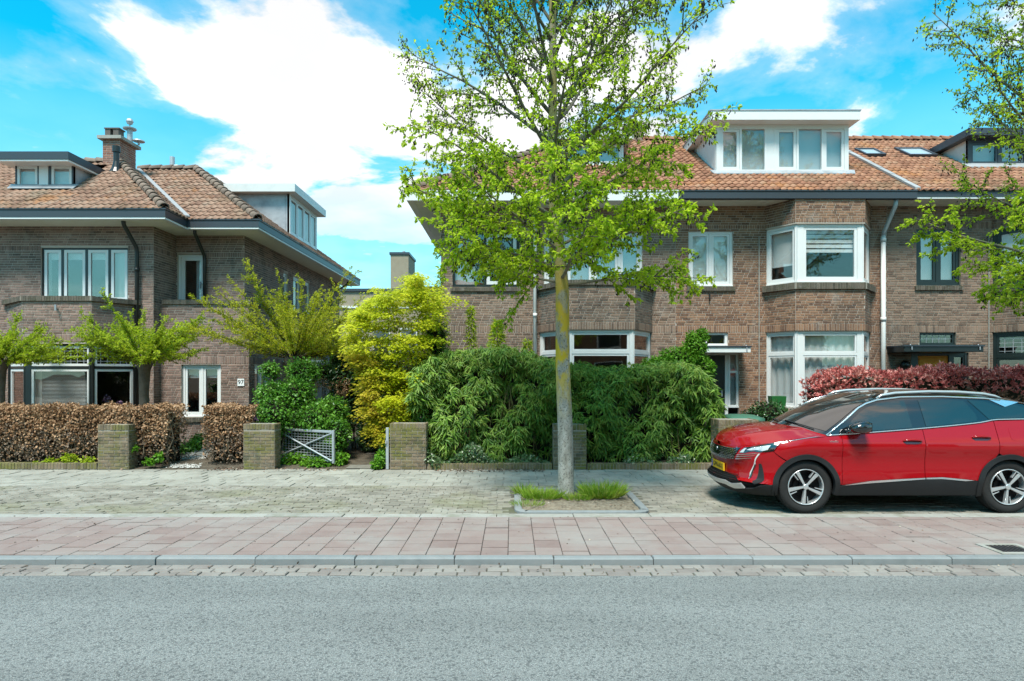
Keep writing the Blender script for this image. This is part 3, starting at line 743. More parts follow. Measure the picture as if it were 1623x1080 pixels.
def pipe(parent, pts, r, mat, name='downpipe', collars=()):
    mb = MB(); mb.tube(pts, r, 10)
    for c in collars: mb.lathe((c[0],c[1],c[2]), (0,0,1), [(-0.05,r),(-0.05,r*1.2),(0.05,r*1.2),(0.05,r)], 12)
    return mb.build(name, mat, parent, smooth=True)
def gutter(parent, path, z0, z1, mat, depth=0.16, name='gutter', trim=None):
    mb = MB(); mb.sweep(path, [(0.0,z0),(0.0,z1-0.05),(0.018,z1-0.035),(0.018,z1),(-0.02,z1),(-0.02,z0+0.05),(-depth,z0+0.05),(-depth,z0)])
    o = mb.build(name, mat, parent)
    if trim:
        t = MB(); t.sweep(path, [(-0.012,z0-0.045),(-0.012,z0-0.002),(-0.15,z0-0.002),(-0.15,z0-0.045)]); t.build('fascia_trim', trim, parent)
    return o
def soffit(parent, outer, inner, z, mat):
    mb = MB(); k = len(outer)
    for i in range(k-1): mb.quad((*outer[i],z),(*outer[i+1],z),(*inner[i+1],z),(*inner[i],z))
    return mb.build('soffit', mat, parent, fix=False)

# ================================================================== left house
def hid_left(p): return p[1] > 640 or (p[0] > 395 and p[1] > 470) or (150 < p[0] < 300 and 490 < p[1] < 590) or p[0] < 25 and p[1] > 520
L = new_house('corner_house', 'grey-brown brick house with red chimney and black downpipes, left of the gate', 'house', (-9, 16, 0), MT['brick_left'], MT['mortar'], hidden=hid_left)
yA, yB, yC = 15.7, 16.75, 16.0
zT = 5.62                                             # wall top under the soffit
xA = X(243, yA); xB = X(387, yB); xC = X(394, yC)
SB = 4.90                                             # soldier course / string line below the eaves
# wing front, upper floor
wx0 = -16.0
wl, wr = X(65,yA)-wx0, X(203,yA)-wx0; wz0, wz1 = 3.62, Z(393,yA)
bayL, bayR = X(11,yA), -9.29; fl, frt = X(35,14.75), -9.84; yb = 14.75
zc1, zc0 = Z(469.6,14.75), Z(469.6,14.75)-0.115
F_up = L.wall(wx0, yA, xA, yA, 0.05, zT, holes=[(wl,wr,wz0,wz1),(bayL-wx0+0.03,bayR-wx0-0.03,0.05,zc0-0.04)], soldiers=[(SB-0.01,0.13)])
L.wall(xA, yA, xA, yB, 0.05, zT, soldiers=[(SB-0.01,0.13)])
# recessed upper wall with the balcony door
du0, du1 = X(281,yB)-xA, X(325,yB)-xA
F_re = L.wall(xA, yB, xB, yB, 3.2, zT, holes=[(du0,du1,3.25,Z(403,yB))], soldiers=[(SB-0.01,0.13)])
side_holes = [(19.62-yB,20.02-yB,4.27,4.98),(20.5-yB,21.2-yB,3.75,5.0),(21.7-yB,22.2-yB,3.9,5.0)]
F_si = L.wall(xB, yB, xB, 26.0, 3.2, zT, holes=side_holes, soldiers=[(SB-0.01,0.13)])
L.wall(xB, 26.0, wx0, 26.0, 0, zT, skin=False); L.wall(wx0, 26.0, wx0, yA, 0, zT, skin=False)
# projecting ground floor, right
zp1 = Z(475.5,yC); zp0 = zp1-0.115
gu0, gu1 = X(287.5,yC)-xA, X(350,yC)-xA; gz0, gz1 = Z(661,yC), Z(578,yC)
F_gf = L.wall(xA, yC, xC, yC, 0.05, zp0, holes=[(gu0,gu1,gz0,gz1)], soldiers=[(gz1+0.004,0.2)])
F_gs = L.wall(xC, yC, xC, 21.5, 0.05, zp0, holes=[(0.37,1.35,0.8,Z(578,16.4))], soldiers=[(Z(578,16.4)+0.004,0.2)])
L.coping([(xA+0.06,yC),(xC,yC),(xC,21.5)], zp0, zp1)
mb = MB(); mb.box(xA+0.002, xC-0.1, yC+0.05, yB-0.002, 3.18, 3.24); mb.box(xB+0.002,xC-0.1,yB,21.5,3.18,3.24); mb.build('balcony_floor', MT['concrete'], L.root)
# bay: splayed sides, parapet above
bz1 = Z(545,14.75); bz0 = 0.55
segs = [(bayL,yA,fl,yb),(fl,yb,frt,yb),(frt,yb,bayR,yA)]
FB = []
for (a,b,c,d) in segs:
    Lg = math.hypot(c-a,d-b)
    FB.append(L.wall(a,b,c,d,0.05,zc0,holes=[(0.0,Lg,bz0,bz1)],soldiers=[(bz1+0.004,0.2)]))
L.coping([(bayL-0.05,yA-0.03),(fl,yb),(frt,yb),(bayR+0.05,yA-0.03)], zc0, zc1, inn=0.14)
mb = MB(); mb.add([(bayL,yA+.1,zc0-0.06),(fl,yb+.08,zc0-0.06),(frt,yb+.08,zc0-0.06),(bayR,yA+.1,zc0-0.06)], [(0,1,2,3)]); mb.build('bay_roof', MT['zinc'], L.root, fix=False)
# windows
window(L, F_up, wl, wr, wz0, wz1, cols=(0.8,1.0,0.95,0.78), fm='black', sm='white', fw=0.04, sw=.075, inside=[('curtain',0.0,0.06,0.0,1.0),('curtain',0.74,1.0,0.0,1.0),('shade',0.06,0.74,0.80,1.0)], glass='glass_mirror', rec=0.04)
window(L, F_re, du0, du1, 3.25, Z(403,yB), fm='white', fw=0.06, sw=0.10, glass='glass', inside=[('shade',0.55,1.0,0,1,'blind_grey')], rec=0.07, name='balcony_door')
hd = MB(); hd.fbox(F_re,du1-0.17,du1-0.145,-0.03,-0.075,4.1,4.28); hd.fbox(F_re,du1-0.17,du1-0.06,-0.015,-0.03,4.2,4.225); hd.build('door_handle', MT['zinc'], L.root)
window(L, F_gf, gu0, gu1, gz0, gz1, cols=(1,1), fm='white', inside=[('shade',0,1,0.74,1)], sill=0.11, rec=0.06)
window(L, F_gs, 0.37, 1.35, 0.8, Z(578,16.4), cols=(1,1), fm='white', inside=[('shade',0,1,0,1,'blind_grey')])
for h in side_holes: window(L, F_si, h[0], h[1], h[2], h[3], fm='white', sill=0.08, inside=[('shade',0,1,0,1,'blind_grey')])
window(L, FB[1], 0.0, FB[1].L, bz0, bz1, rows=(1.75,0.62), fm='black', sm='white', posts=(0.17,0.07), fw=0.05, sw=0.06, leaded=[(0,1)], inside=[('slats',0.08,0.92,0,0.72),('shade',0.06,0.2,0,0.72)], label='bay window with leaded top light and slatted blind')
window(L, FB[2], 0.0, FB[2].L, bz0, bz1, rows=(1.75,0.62), fm='black', sm='white', posts=(0.10,0.10), fw=0.05, sw=0.06, leaded=[(0,1)])
window(L, FB[0], 0.0, FB[0].L, bz0, bz1, rows=(1.75,0.62), fm='black', sm='white', posts=(0.10,0.10), fw=0.05, sw=0.06)
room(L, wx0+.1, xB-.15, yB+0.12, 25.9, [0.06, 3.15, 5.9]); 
# eaves
gz_t = Z(330,14.9); gz_b = Z(344,14.9)
eave = [(-16.0,14.9),(-8.19,14.9),(-8.22,15.95),(-6.40,15.95),(-6.40,26.6)]
gutter(L.root, eave, gz_b, gz_t, MT['anthracite'], trim=MT['white'])
inner = [(-16.0,yA+.02),(xA-.02,yA+.02),(xA-.02,yB+.02),(xB-.02,yB+.02),(xB-.02,26.6)]
soffit(L.root, [(p[0]-0.02 if i not in (0,) else p[0], p[1]+0.02) for i, p in enumerate(eave)], inner, gz_b-0.044, MT['cream'])
# roof
tp = 0.716; cs = 1/math.sqrt(1+tp*tp); zE = gz_t-0.02
RL = L.roof = MB(); tl = []
V_up = (0, 1, tp); kx = math.sqrt(1+tp*tp)                      # slope length per metre of plan
dF = 2.83
# wing front slope; eave point (-8.19,14.9)
hole_d = [(X(24,16.1)+16.0, 1.10*kx), (X(118,16.1)+16.0, 1.10*kx), (X(118,16.1)+16.0, 2.1*kx), (X(24,16.1)+16.0, 2.1*kx)]
roof_plane(RL, tl, (-16,14.9,zE), (1,0,0), V_up, [(0,0),(7.81,0),(7.81-dF,dF*kx),(0,dF*kx)], holes=[hole_d])
# return slope to the valley: faces +x; eave from (-8.19,14.9) to (-8.19,15.95)
roof_plane(RL, tl, (-8.19,14.9,zE), (0,1,0), (-1,0,tp), [(0,0),(1.02,0),(1.02+3.0,3.0*kx),(dF+0.2,dF*kx),(dF,dF*kx)])
# main front slope
dM = 3.19
roof_plane(RL, tl, (-8.22,15.95,zE), (1,0,0), V_up, [(0.02,0),(1.82,0),(1.82-dM,dM*kx),(0.02-dM+0.1,dM*kx)])
# right-hand slope running back
roof_plane(RL, tl, (-6.40,15.95,zE), (0,1,0), (-1,0,tp), [(0,0),(10.65,0),(10.65,dM*kx),(dM,dM*kx)], holes=[[(4.6,0.95*kx),(8.2,0.95*kx),(8.2,3*kx),(4.6,3*kx)]])
zR1 = zE+dF*tp; zR2 = zE+dM*tp
RL.add([(-16,17.73,zR1),(-11.02,17.73,zR1),(-11.02,20.6,zE),(-16,20.6,zE)], [(0,1,2,3)])
RL.add([(-9.59,19.14,zR2),(-12.7,19.14,zR2),(-12.7,26.6,zE-1),(-9.59,26.6,zR2)], [(0,1,2,3)])
roofL = RL.build('roof', MT['tile_left'], L.root, fix=False)
lay_tiles(roofL, MT['tile_left'], tl)
cap_tiles(roofL, (-8.24,14.95,zE+0.03), (-8.19-dF,14.9+dF,zR1+0.03))
cap_tiles(roofL, (-6.45,16.0,zE+0.03), (-6.40-dM,15.95+dM,zR2+0.03))
cap_tiles(roofL, (-6.40-dM,15.95+dM,zR2+0.02), (-11.3,15.95+dM,zR2+0.02))
cap_tiles(roofL, (-16,17.73,zR1+0.02), (-11.02,17.73,zR1+0.02))
cap_tiles(roofL, (-9.59,19.14,zR2+0.02), (-9.59,26.5,zR2+0.02), name='ridge_tile')
va, vb = Vector((-8.22,15.97,zE+0.085)), Vector((-8.22-3.0,15.97+3.0,zE+3.0*tp+0.085))
mb = MB(); w_ = Vector((0.045,0.045,0)); mb.hexa([tuple(p) for p in (va-w_,va+w_,vb+w_,vb-w_)]+[tuple(p+Vector((0,0,.03))) for p in (va-w_,va+w_,vb+w_,vb-w_)]); mb.build('valley_flashing', MT['lead'], roofL)
# downpipes
pipe(L.root, [(X(194,15.1),15.12,gz_b+0.02),(X(195,15.15),15.18,gz_b-0.12),(X(216,15.58),15.58,4.95),(X(217,15.6),15.6,4.8),(X(217,15.6),15.6,0.05)], 0.05, MT['black'], collars=[(X(217,15.6),15.6,4.4),(X(217,15.6),15.6,2.0)])
pipe(L.root, [(X(308,16.1),16.1,gz_b+0.02),(X(309,16.15),16.15,gz_b-0.12),(X(323,16.62),16.64,4.95),(X(324,16.65),16.66,4.8),(X(324,16.65),16.66,3.3)], 0.045, MT['black'])
pipe(L.root, [(-6.55,25.3,gz_b+0.02),(-6.6,25.3,gz_b-0.15),(xB+0.06,24.6,4.9),(xB+0.06,24.6,0.2)], 0.05, MT['black'])
# front dormer
D1 = 16.1; dx0, dx1 = X(25,D1), X(116.5,D1); dz0, dz1 = zE+tp*(D1-14.9), Z(265,D1)
dm = MB(); Fd = Frame(dx0, D1, dx1, D1)
ztop = dz1+0.06
dm.add([(dx0,D1,dz0-.05),(dx1,D1,dz0-.05),(dx1,D1,ztop),(dx0,D1,ztop),(dx1,D1+1.9,ztop),(dx0,D1+1.9,ztop),(dx1,D1+1.9,dz0+1.2),(dx0,D1+1.9,dz0+1.2)],
       [(1,6,4,2),(0,3,5,7),(2,4,5,3)])
dormL = dm.build('dormer', MT['zinc'], L.root, fix=False)
window(L, Fd, 0, Fd.L, dz0-.02, ztop, cols=(1.0,0.42,1.0), fm='anthracite', sm='white', rec=-0.02, fw=0.035, sw=0.07, parent=dormL, inside=[('shade',0,1,0,1,'curtain')], name='window_frame')
mb = MB(); mb.fbox(Fd,Fd.L*0.415,Fd.L*0.575,0.03,0.0,dz0+.03,ztop-.04); mb.build('panel', MT['white'], dormL)
mb = MB(); sz0 = ztop+0.003; mb.hexa([(dx0-.22,D1-.42,sz0),(dx1+.16,D1-.42,sz0),(dx1+.16,D1+2.2,sz0+.0),(dx0-.22,D1+2.2,sz0+.0),(dx0-.22,D1-.42,sz0+.19),(dx1+.16,D1-.42,sz0+.19),(dx1+.16,D1+2.2,sz0+.17),(dx0-.22,D1+2.2,sz0+.17)]); mb.build('dormer_roof', MT['anthracite'], dormL)
mb = MB(); mb.box(dx0-.2,dx1+.14,D1-.40,D1+1.5,sz0-.045,sz0-.003); mb.build('dormer_soffit', MT['white'], dormL)
mb = MB(); mb.hexa([(dx0-.10,D1-.15,dz0-.07),(dx1+.10,D1-.15,dz0-.07),(dx1+.12,D1-.005,dz0+.06),(dx0-.12,D1-.005,dz0+.06),(dx0-.10,D1-.15,dz0-.055),(dx1+.10,D1-.15,dz0-.055),(dx1+.12,D1-.005,dz0+.085),(dx0-.12,D1-.005,dz0+.085)]); mb.build('flashing', MT['zinc'], dormL)
# side dormer, facing the passage
sx = -7.41; y0, y1 = 21.0, 23.9; bz = zE+tp*(-6.4-sx); tz = 7.80
dm = MB(); dm.add([(sx,y0,bz-.05),(sx-2.4,y0,bz+1.5),(sx-2.4,y0,tz),(sx,y0,tz),(sx,y1,bz-.05),(sx-2.4,y1,bz+1.5),(sx-2.4,y1,tz),(sx,y1,tz)], [(0,1,2,3),(4,7,6,5),(3,2,6,7)])
dormS = dm.build('dormer', MT['zinc'], L.root, fix=False)
Fs = Frame(sx, y0, sx, y1)
window(L, Fs, 0, Fs.L, bz-.02, tz, cols=(1,1,1,1), fm='white', rec=-0.02, fw=0.09, sw=0.07, parent=dormS, inside=[('shade',0,1,0,1,'blind_grey')], name='window_frame')
mb = MB(); mb.box(sx-2.6,sx+.28,y0-.28,y1+.28,tz+.003,tz+.26); mb.build('dormer_roof', MT['offwhite'], dormS)
# chimney on the wing ridge
cx, cy = X(179,17.7), 18.05; cz1 = Z(221,17.6)
cm = MB(); cw, cd = 0.235, 0.45
cm.box(cx-cw,cx+cw,cy-cd+.02,cy+cd-.12,7.1,cz1)
chim = cm.build('chimney', MT['mortar'], roofL)
P_ = []
def chim_bricks(P_, x0, x1, y0, y1, z0, z1):
    for (a,b,c,d) in ((x0,y0,x1,y0),(x1,y0,x1,y1)):
        F = Frame(a,b,c,d); M = Matrix(((F.u[0],0,F.n[0]),(F.u[1],0,F.n[1]),(0,1,0))); z = z0; k = 0
        while z < z1-.03:
            u = -(k%2)*BL/2
            while u < F.L:
                p, q = max(0,u), min(F.L,u+BL)
                if q-p > .03: P_.append((F((p+q)/2,.007,z+BH/2),(q-p-.010,BH-.012,.03),M @ jig(.005)))
                u += BL
            z += BH; k += 1
chim_bricks(P_, cx-cw, cx+cw, cy-cd+.02, cy+cd-.12, 7.15, cz1)
b_ = MB(); me_, v_, f_ = block_mesh('chimney_brick', MT['brick_chimney'], (0.03,0.09,0.16))
for (c, s_, M) in P_: b_.add([tuple((M @ Matrix.Diagonal(s_)) @ Vector(q) + Vector(c)) for q in v_], f_)
b_.build('chimney_brickwork', MT['brick_chimney'], roofL, fix=False, kind='stuff')
mb = MB(); mb.box(cx-cw-.10,cx+cw+.10,cy-cd-.08,cy+cd-.02,cz1+.002,cz1+.09); mb.build('chimney_cap', MT['concrete'], roofL)
mb = MB()
for k in (-.13, .10): mb.box(cx+k-.075-.02, cx+k+.075-.02, cy-.35, cy-.1, cz1+.09, cz1+.33)
mb.box(cx-.24,cx+.19,cy-.37,cy-.08,cz1+.33,cz1+.36); mb.build('chimney_pot', plain('pot_clay',(0.10,0.085,0.075),rough=.9), roofL)
fx, fy = cx+.17, cy+.15
mb = MB(); mb.lathe((fx,fy,cz1+.09),(0,0,1),[(0,.075),(.42,.075)],16); mb.lathe((fx,fy,cz1+.50),(0,0,1),[(0,.02),(0,.17),(.03,.18),(.06,.10),(.07,0.0)],20)
mb.tube([(fx,fy,cz1+.56),(fx,fy,cz1+.66)],.02,8); mb.lathe((fx,fy,cz1+.64),(0,0,1),[(0,0.0),(.02,.07),(.09,.10),(.16,.07),(.19,0.0)],12)
mb.build('flue_cowl', MT['metal'], roofL, smooth=False)
mb = MB(); mb.lathe((fx+.20,fy+.1,cz1+.09),(0,0,1),[(0,.03),(.10,.03),(.10,.16),(.13,.15),(.16,0)],16); mb.build('flue_cap', MT['metal'], roofL)
vx = X(184.5,17.2); mb = MB(); mb.lathe((vx,17.2,7.30),(0,0,1),[(0,.18),(.13,.11),(.30,.075),(.55,.075),(.56,.10),(.72,.105),(.74,0)],14); mb.build('roof_vent', MT['black'], roofL, smooth=False)
mb = MB(); px_ = X(273,20.5); mb.tube([(px_,20.5,7.4),(px_,20.5,Z(249,20.5))],.075,12); mb.build('flue_pipe', MT['metal'], roofL)
mb = MB(); mb.lathe((X(281,20.3),20.3,Z(266,20.3)),(0,0,1),[(-.4,.03),(0,.03),(0,.16),(.06,.12),(.09,0)],14); mb.build('flue_cap', MT['metal'], roofL)
# house number plate
Fp = F_gf; uu = X(383,yC)-xA
mb = MB(); mb.fbox(Fp,uu-.095,uu+.075,.028,.016,Z(612,yC),Z(600.5,yC)); plate = mb.build('house_number', plain('enamel_white',(0.8,0.8,0.8),rough=.2), L.root)
def text(txt, name, size, mat, parent, M, ext=0.002, align='CENTER'):
    cu = bpy.data.curves.new(name, 'FONT'); cu.body = txt; cu.size = size; cu.extrude = ext; cu.align_x = align; cu.align_y = 'CENTER'; cu.materials.append(mat)
    tmp = bpy.data.objects.new('tmp', cu); COL.objects.link(tmp); dg = bpy.context.evaluated_depsgraph_get(); dg.update()
    me = bpy.data.meshes.new_from_object(tmp.evaluated_get(dg)); bpy.data.objects.remove(tmp); bpy.data.curves.remove(cu)
    me.materials.clear(); me.materials.append(mat)
    o = link(name, me, parent); o.matrix_local = Matrix.Translation(-org(parent)) @ M; return o
def wallM(F, u, n, z): return Matrix(((F.u[0],0,F.n[0],F(u,n,z)[0]),(F.u[1],0,F.n[1],F(u,n,z)[1]),(0,1,0,z),(0,0,0,1)))
text('97', 'digits', 0.15, MT['black'], plate, wallM(Fp, uu-.01, .030, (Z(612,yC)+Z(600.5,yC))/2))
# side entrance canopy
mb = MB(); mb.box(xC+.002,xC+.75,18.4,20.2,2.16,2.24); mb.build('entrance_canopy', MT['cream'], L.root)
# hook bracket on the bay parapet
mb = MB(); mb.tube([(X(87,14.75),14.74,3.42),(X(87,14.6),14.62,3.42),(X(87,14.6),14.62,3.30)],.02,6); mb.build('flag_bracket', MT['zinc'], L.root)
L.finish()
# ================================================================== right-hand row of three houses
yW, yG = 16.0, 15.25
zTop = 6.09; zL = 2.87; zU = 5.47                    # wall top, lintel lines
B0, B1, B2, B3 = -1.80, 4.14, 9.50, 15.3
tpR = 0.63; kR = math.sqrt(1+tpR*tpR); zER = 6.26; dR = 4.6
BAND = [(zL+0.004, 0.185), (zU+0.006, 0.10)]
def hid_right(p): return (p[0] < 1110 and p[1] > 565) or p[1] > 645 or (p[0] > 1300 and p[1] > 590) or (700 < p[0] < 900 and p[1] < 440)
def two_bay(H, xa, xb, xc, xd, fmat, y1=15.3, **k):
    """two-storey splayed bay: wall x positions xa, xd, front corners xb, xc"""
    FB = []
    for (a, b, c, d) in ((xa,yW,xb,y1),(xb,y1,xc,y1),(xc,y1,xd,yW)):
        Lg = math.hypot(c-a, d-b)
        FB.append(H.wall(a,b,c,d,0.05,zTop,holes=[(0.0,Lg,1.0,zL),(0.0,Lg,4.05,zU)],soldiers=BAND))
    cpl = [(xa-0.06,yW-0.02),(xb,y1),(xc,y1),(xd+0.06,yW-0.02)]
    H.coping(cpl, 3.88, 4.035, out=0.055, inn=0.10)
    return FB

# ------------------------------------------------ house at the end of the row (behind the street tree)
H1 = new_house('row_house', 'end house of the row with white fascia and bay balcony, behind the street tree', 'house', (1.2, 16, 0), MT['brick_dark'], MT['mortar'], group='row houses right of the garden gate', hidden=hid_right)
b1 = (0.67, 1.30, 2.90, 3.55); y1b = 14.9
hw = (X(717,yW)-B0, X(823,yW)-B0, 4.03, 5.45)
hb = (X(862,yW)-B0, X(1018,yW)-B0, 3.95, 5.45)
F1 = H1.wall(B0, yW, B1, yW, 0.05, zTop, holes=[hw, hb, (b1[0]-B0+.03,b1[3]-B0-.03,0.05,3.85)], soldiers=[(zL+0.004,0.185),(5.454,0.185)])
H1.wall(B0, 25.0, B0, yW, 0, zTop, skin=False); H1.wall(B1, yW, B1, 25, 0, zTop, skin=False); H1.wall(B1, 25, B0, 25, 0, zTop, skin=False)
cz = Z(444, y1b)
FB1 = []
for (a,b,c,d) in ((b1[0],yW,b1[1],y1b),(b1[1],y1b,b1[2],y1b),(b1[2],y1b,b1[3],yW)):
    FB1.append(H1.wall(a,b,c,d,0.05,cz-0.12,holes=[(0,math.hypot(c-a,d-b),1.0,zL)],soldiers=[(zL+0.004,0.2)]))
H1.coping([(b1[0]-.05,yW-.02),(b1[1],y1b),(b1[2],y1b),(b1[3]+.05,yW-.02)], cz-0.12, cz, out=0.05, inn=0.14)
mb = MB(); mb.add([(b1[0],yW+.1,3.8),(b1[1],y1b+.1,3.8),(b1[2],y1b+.1,3.8),(b1[3],yW+.1,3.8)],[(0,1,2,3)]); mb.build('balcony_floor', MT['zinc'], H1.root, fix=False)
for i, F in enumerate(FB1):
    window(H1, F, 0, F.L, 1.0, zL, rows=(1.55,0.55), fm='white', posts=((0.12,0.12) if i == 1 else (0.08,0.08)), sash=True, sw=0.05, inside=[('shade',0.35,0.55,0.0,0.3,'curtain')] if i == 1 else None)
window(H1, F1, hw[0], hw[1], hw[2], hw[3], cols=(1.0,1.05), fm='dark_green', sm='white', sill=0.10, sw=0.09, inside=[('shade',0.02,0.33,0,1,'blind_grey')], fixed=[(0,0)])
window(H1, F1, hb[0], hb[1], hb[2], hb[3], cols=(0.8,1,1,0.8), fm='white', sw=0.07, inside=[('shade',0,1,0.0,1.0,'blind_grey')], glass='glass_mirror')
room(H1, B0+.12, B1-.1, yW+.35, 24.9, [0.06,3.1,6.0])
# ------------------------------------------------ middle house, white frames and big white dormer
H2 = new_house('row_house', 'red-brown brick row house with white bay windows and a wide white roof dormer', 'house', (6.8, 16, 0), MT['brick_right'], MT['mortar'], group='row houses right of the garden gate', hidden=hid_right)
b2 = (6.42, 6.88, 8.56, 9.10)
w2 = (X(1091,yW)-B1, X(1161.5,yW)-B1, 4.05, 5.45)
d2 = (4.62-B1, X(1171,yW)-B1, 0.30, 2.36); t2 = (X(1117,yW)-B1, X(1153.5,yW)-B1, 2.53, zL+.01)
F2 = H2.wall(B1+.004, yW, B2, yW, 0.05, zTop, holes=[w2, d2, t2, (b2[0]-B1+.03,b2[3]-B1-.03,0.05,zTop-.02)], soldiers=BAND)
H2.wall(B2, yW, B2, 25, 0, zTop, skin=False); H2.wall(B2, 25, B1, 25, 0, zTop, skin=False)
FB2 = two_bay(H2, *b2, 'white')
for i, F in enumerate(FB2):
    ps = ((0.06,0.06),(0.20,0.17),(0.06,0.06))[i]
    window(H2, F, 0, F.L, 1.0, zL, rows=(1.35,0.52), fm='white', posts=ps, sash=True, sw=0.045, inside=[('curtain',0.02,0.98,0,1)])
    window(H2, F, 0, F.L, 4.05, zU, fm='white', posts=((0.05,0.05),(0.21,0.16),(0.05,0.05))[i], sw=0.07, fw=0.07, glass='glass',
           inside=[('bands',0.04,0.96,0.53,1.0)] if i != 0 else [('shade',0.04,0.96,0.32,1.0)])
window(H2, F2, *w2, cols=(1,1), fm='white', sill=0.11, sw=0.06, inside=[('shade',0,1,0,1,'curtain')], glass='glass')
window(H2, F2, *t2, fm='white', sash=False)
# front door, side light
mb = MB(); ud = X(1150,yW)-B1
mb.fbox(F2,d2[0],d2[0]+.07,-.05,-.14,d2[2],d2[3]); mb.fbox(F2,ud,ud+.075,-.05,-.14,d2[2]-.1,d2[3]); mb.fbox(F2,d2[0]+.07,ud,-.05,-.14,d2[3]-.06,d2[3])
mb.build('door_frame', MT['white'], H2.root)
mb = MB(); mb.fbox(F2,d2[0]+.075,ud-.005,-.07,-.12,d2[2]+.01,d2[3]-.065)
for k in range(2): mb.fbox(F2,d2[0]+.2,ud-.13,-.055,-.07,d2[2]+.2+k*.9,d2[2]+.9+k*.9)
dr2 = mb.build('door', MT['dark_green'], H2.root); mb = MB(); mb.fbox(F2,ud-.10,ud-.07,-.03,-.07,1.25,1.40); mb.build('handle', MT['zinc'], dr2)
window(H2, F2, ud+.08, d2[1], 0.98, d2[3], rows=(2,1.0), fm='white', sash=False, fw=0.05, inside=[('shade',0,1,0,1,'blind_grey')], name='side_light')
def canopy(H, x0, x1, y0, z0, z1, m):
    mb = MB(); mb.box(x0,x1,y0,yW-.003,z0,z1); o = mb.build('door_canopy', m, H.root, bevel=.008)
    mb = MB(); mb.box(x0-.02,x1+.02,y0-.025,yW-.004,z1+.002,z1+.035); mb.build('canopy_roofing', MT['anthracite'], o)
    mb = MB()
    for xx in (x0+.18, x1-.10): mb.tube([(xx,y0+.05,z1+.05),(xx,y0-.015,z1-.01),(xx,y0-.02,z1-.08)],.014,6)
    mb.build('hook', MT['zinc'], o)
canopy(H2, 4.45, X(1190,15.35), 15.35, 2.345, 2.475, MT['white'])
room(H2, B1+.1, B2-.1, yW+.1, 24.9, [0.06,3.1,6.0])
# ------------------------------------------------ house with dark frames and orange door
H3 = new_house('row_house', 'brick row house with dark window frames and an orange wooden door', 'house', (12.4, 16, 0), MT['brick_dark'], MT['mortar_dark'], group='row houses right of the garden gate', hidden=hid_right)
b3 = (12.16, 12.65, 14.3, 14.8)
w3 = (X(1452,yW)-B2, X(1522,yW)-B2, 4.07, 5.49); d3 = (X(1444,yW)-B2, X(1535,yW)-B2, 0.30, 2.36); t3 = (X(1457,yW)-B2, X(1515,yW)-B2, 2.55, zL+.01)
F3 = H3.wall(B2+.004, yW, B3, yW, 0.05, zTop, holes=[w3, d3, t3, (b3[0]-B2+.03,b3[3]-B2-.03,0.05,zTop-.02)], soldiers=[(zL+.004,.185),(5.494,.185)])
H3.wall(B3, yW, B3, 25, 0, zTop, skin=False); H3.wall(B3, 25, B2, 25, 0, zTop, skin=False)
FB3 = two_bay(H3, *b3, 'dark_green')
for i, F in enumerate(FB3):
    window(H3, F, 0, F.L, 1.0, zL, rows=(1.35,0.60), fm='dark_green', posts=(.08,.08), sw=.06, leaded=[(0,1)])
    window(H3, F, 0, F.L, 4.05, zU, fm='dark_green', posts=(.10,.10), sw=.08, inside=[('shade',0,1,0,1,'blind_grey')])
window(H3, F3, *w3, cols=(1,1), fm='dark_green', sill=0.11, sw=.07, inside=[('shade',0,1,0,1,'blind_grey')], glass='glass_mirror', fw=.08)
window(H3, F3, *t3, fm='dark_green', sash=False, leaded=[(0,0)])
mb = MB(); a0, a1 = X(1456,yW)-B2, X(1505,yW)-B2
for (p, q) in ((d3[0],a0),(a1,a1+.10),(d3[1]-.08,d3[1])): mb.fbox(F3,p,q,-.03,-.14,d3[2],d3[3])
mb.fbox(F3,d3[0]+.01,d3[1]-.01,-.035,-.135,d3[3]-.07,d3[3]-.002); mb.build('door_frame', MT['black'], H3.root)
mb = MB(); mb.fbox(F3,a0+.004,a1-.004,-.06,-.11,d3[2]+.01,d3[3]-.075); dr3 = mb.build('door', MT['door_orange'], H3.root, bevel=.004)
mb = MB()
for (p,q,r_,t_) in ((a0+.04,a1-.04,2.14,2.22),(a0+.04,a0+.14,.5,2.12),(a1-.12,a1-.04,.5,2.12),(a0+.142,a1-.122,.9,1.0)): mb.fbox(F3,p,q,-.043,-.0595,r_,t_)
mb.build('door_moulding', MT['door_orange'], dr3, bevel=.004)
mb = MB(); mb.fbox(F3,a1-.34,a1-.16,-.052,-.0592,1.10,2.0); mb.build('door_pane', MT['glass'], dr3)
window(H3, F3, a1+.10, d3[1]-.08, 0.6, d3[3]-.07, fm='black', sash=False, fw=.04, inside=[('shade',0,1,0,1,'room')], name='side_light')
canopy(H3, X(1433,15.3), X(1559,15.3), 15.3, 2.36, 2.49, MT['black'])
room(H3, B2+.1, B3-.1, yW+.1, 24.9, [0.06,3.1,6.0])
lm = MB(); lx, lz = X(1434,15.9), Z(579,15.9); lm.lathe((lx,15.90,lz),(0,-1,0),[(-.08,.05),(-.03,.10),(.02,.12),(.07,.10),(.10,.04),(.105,0)],16); lm.build('wall_lamp', MT['black'], H3.root, smooth=True)

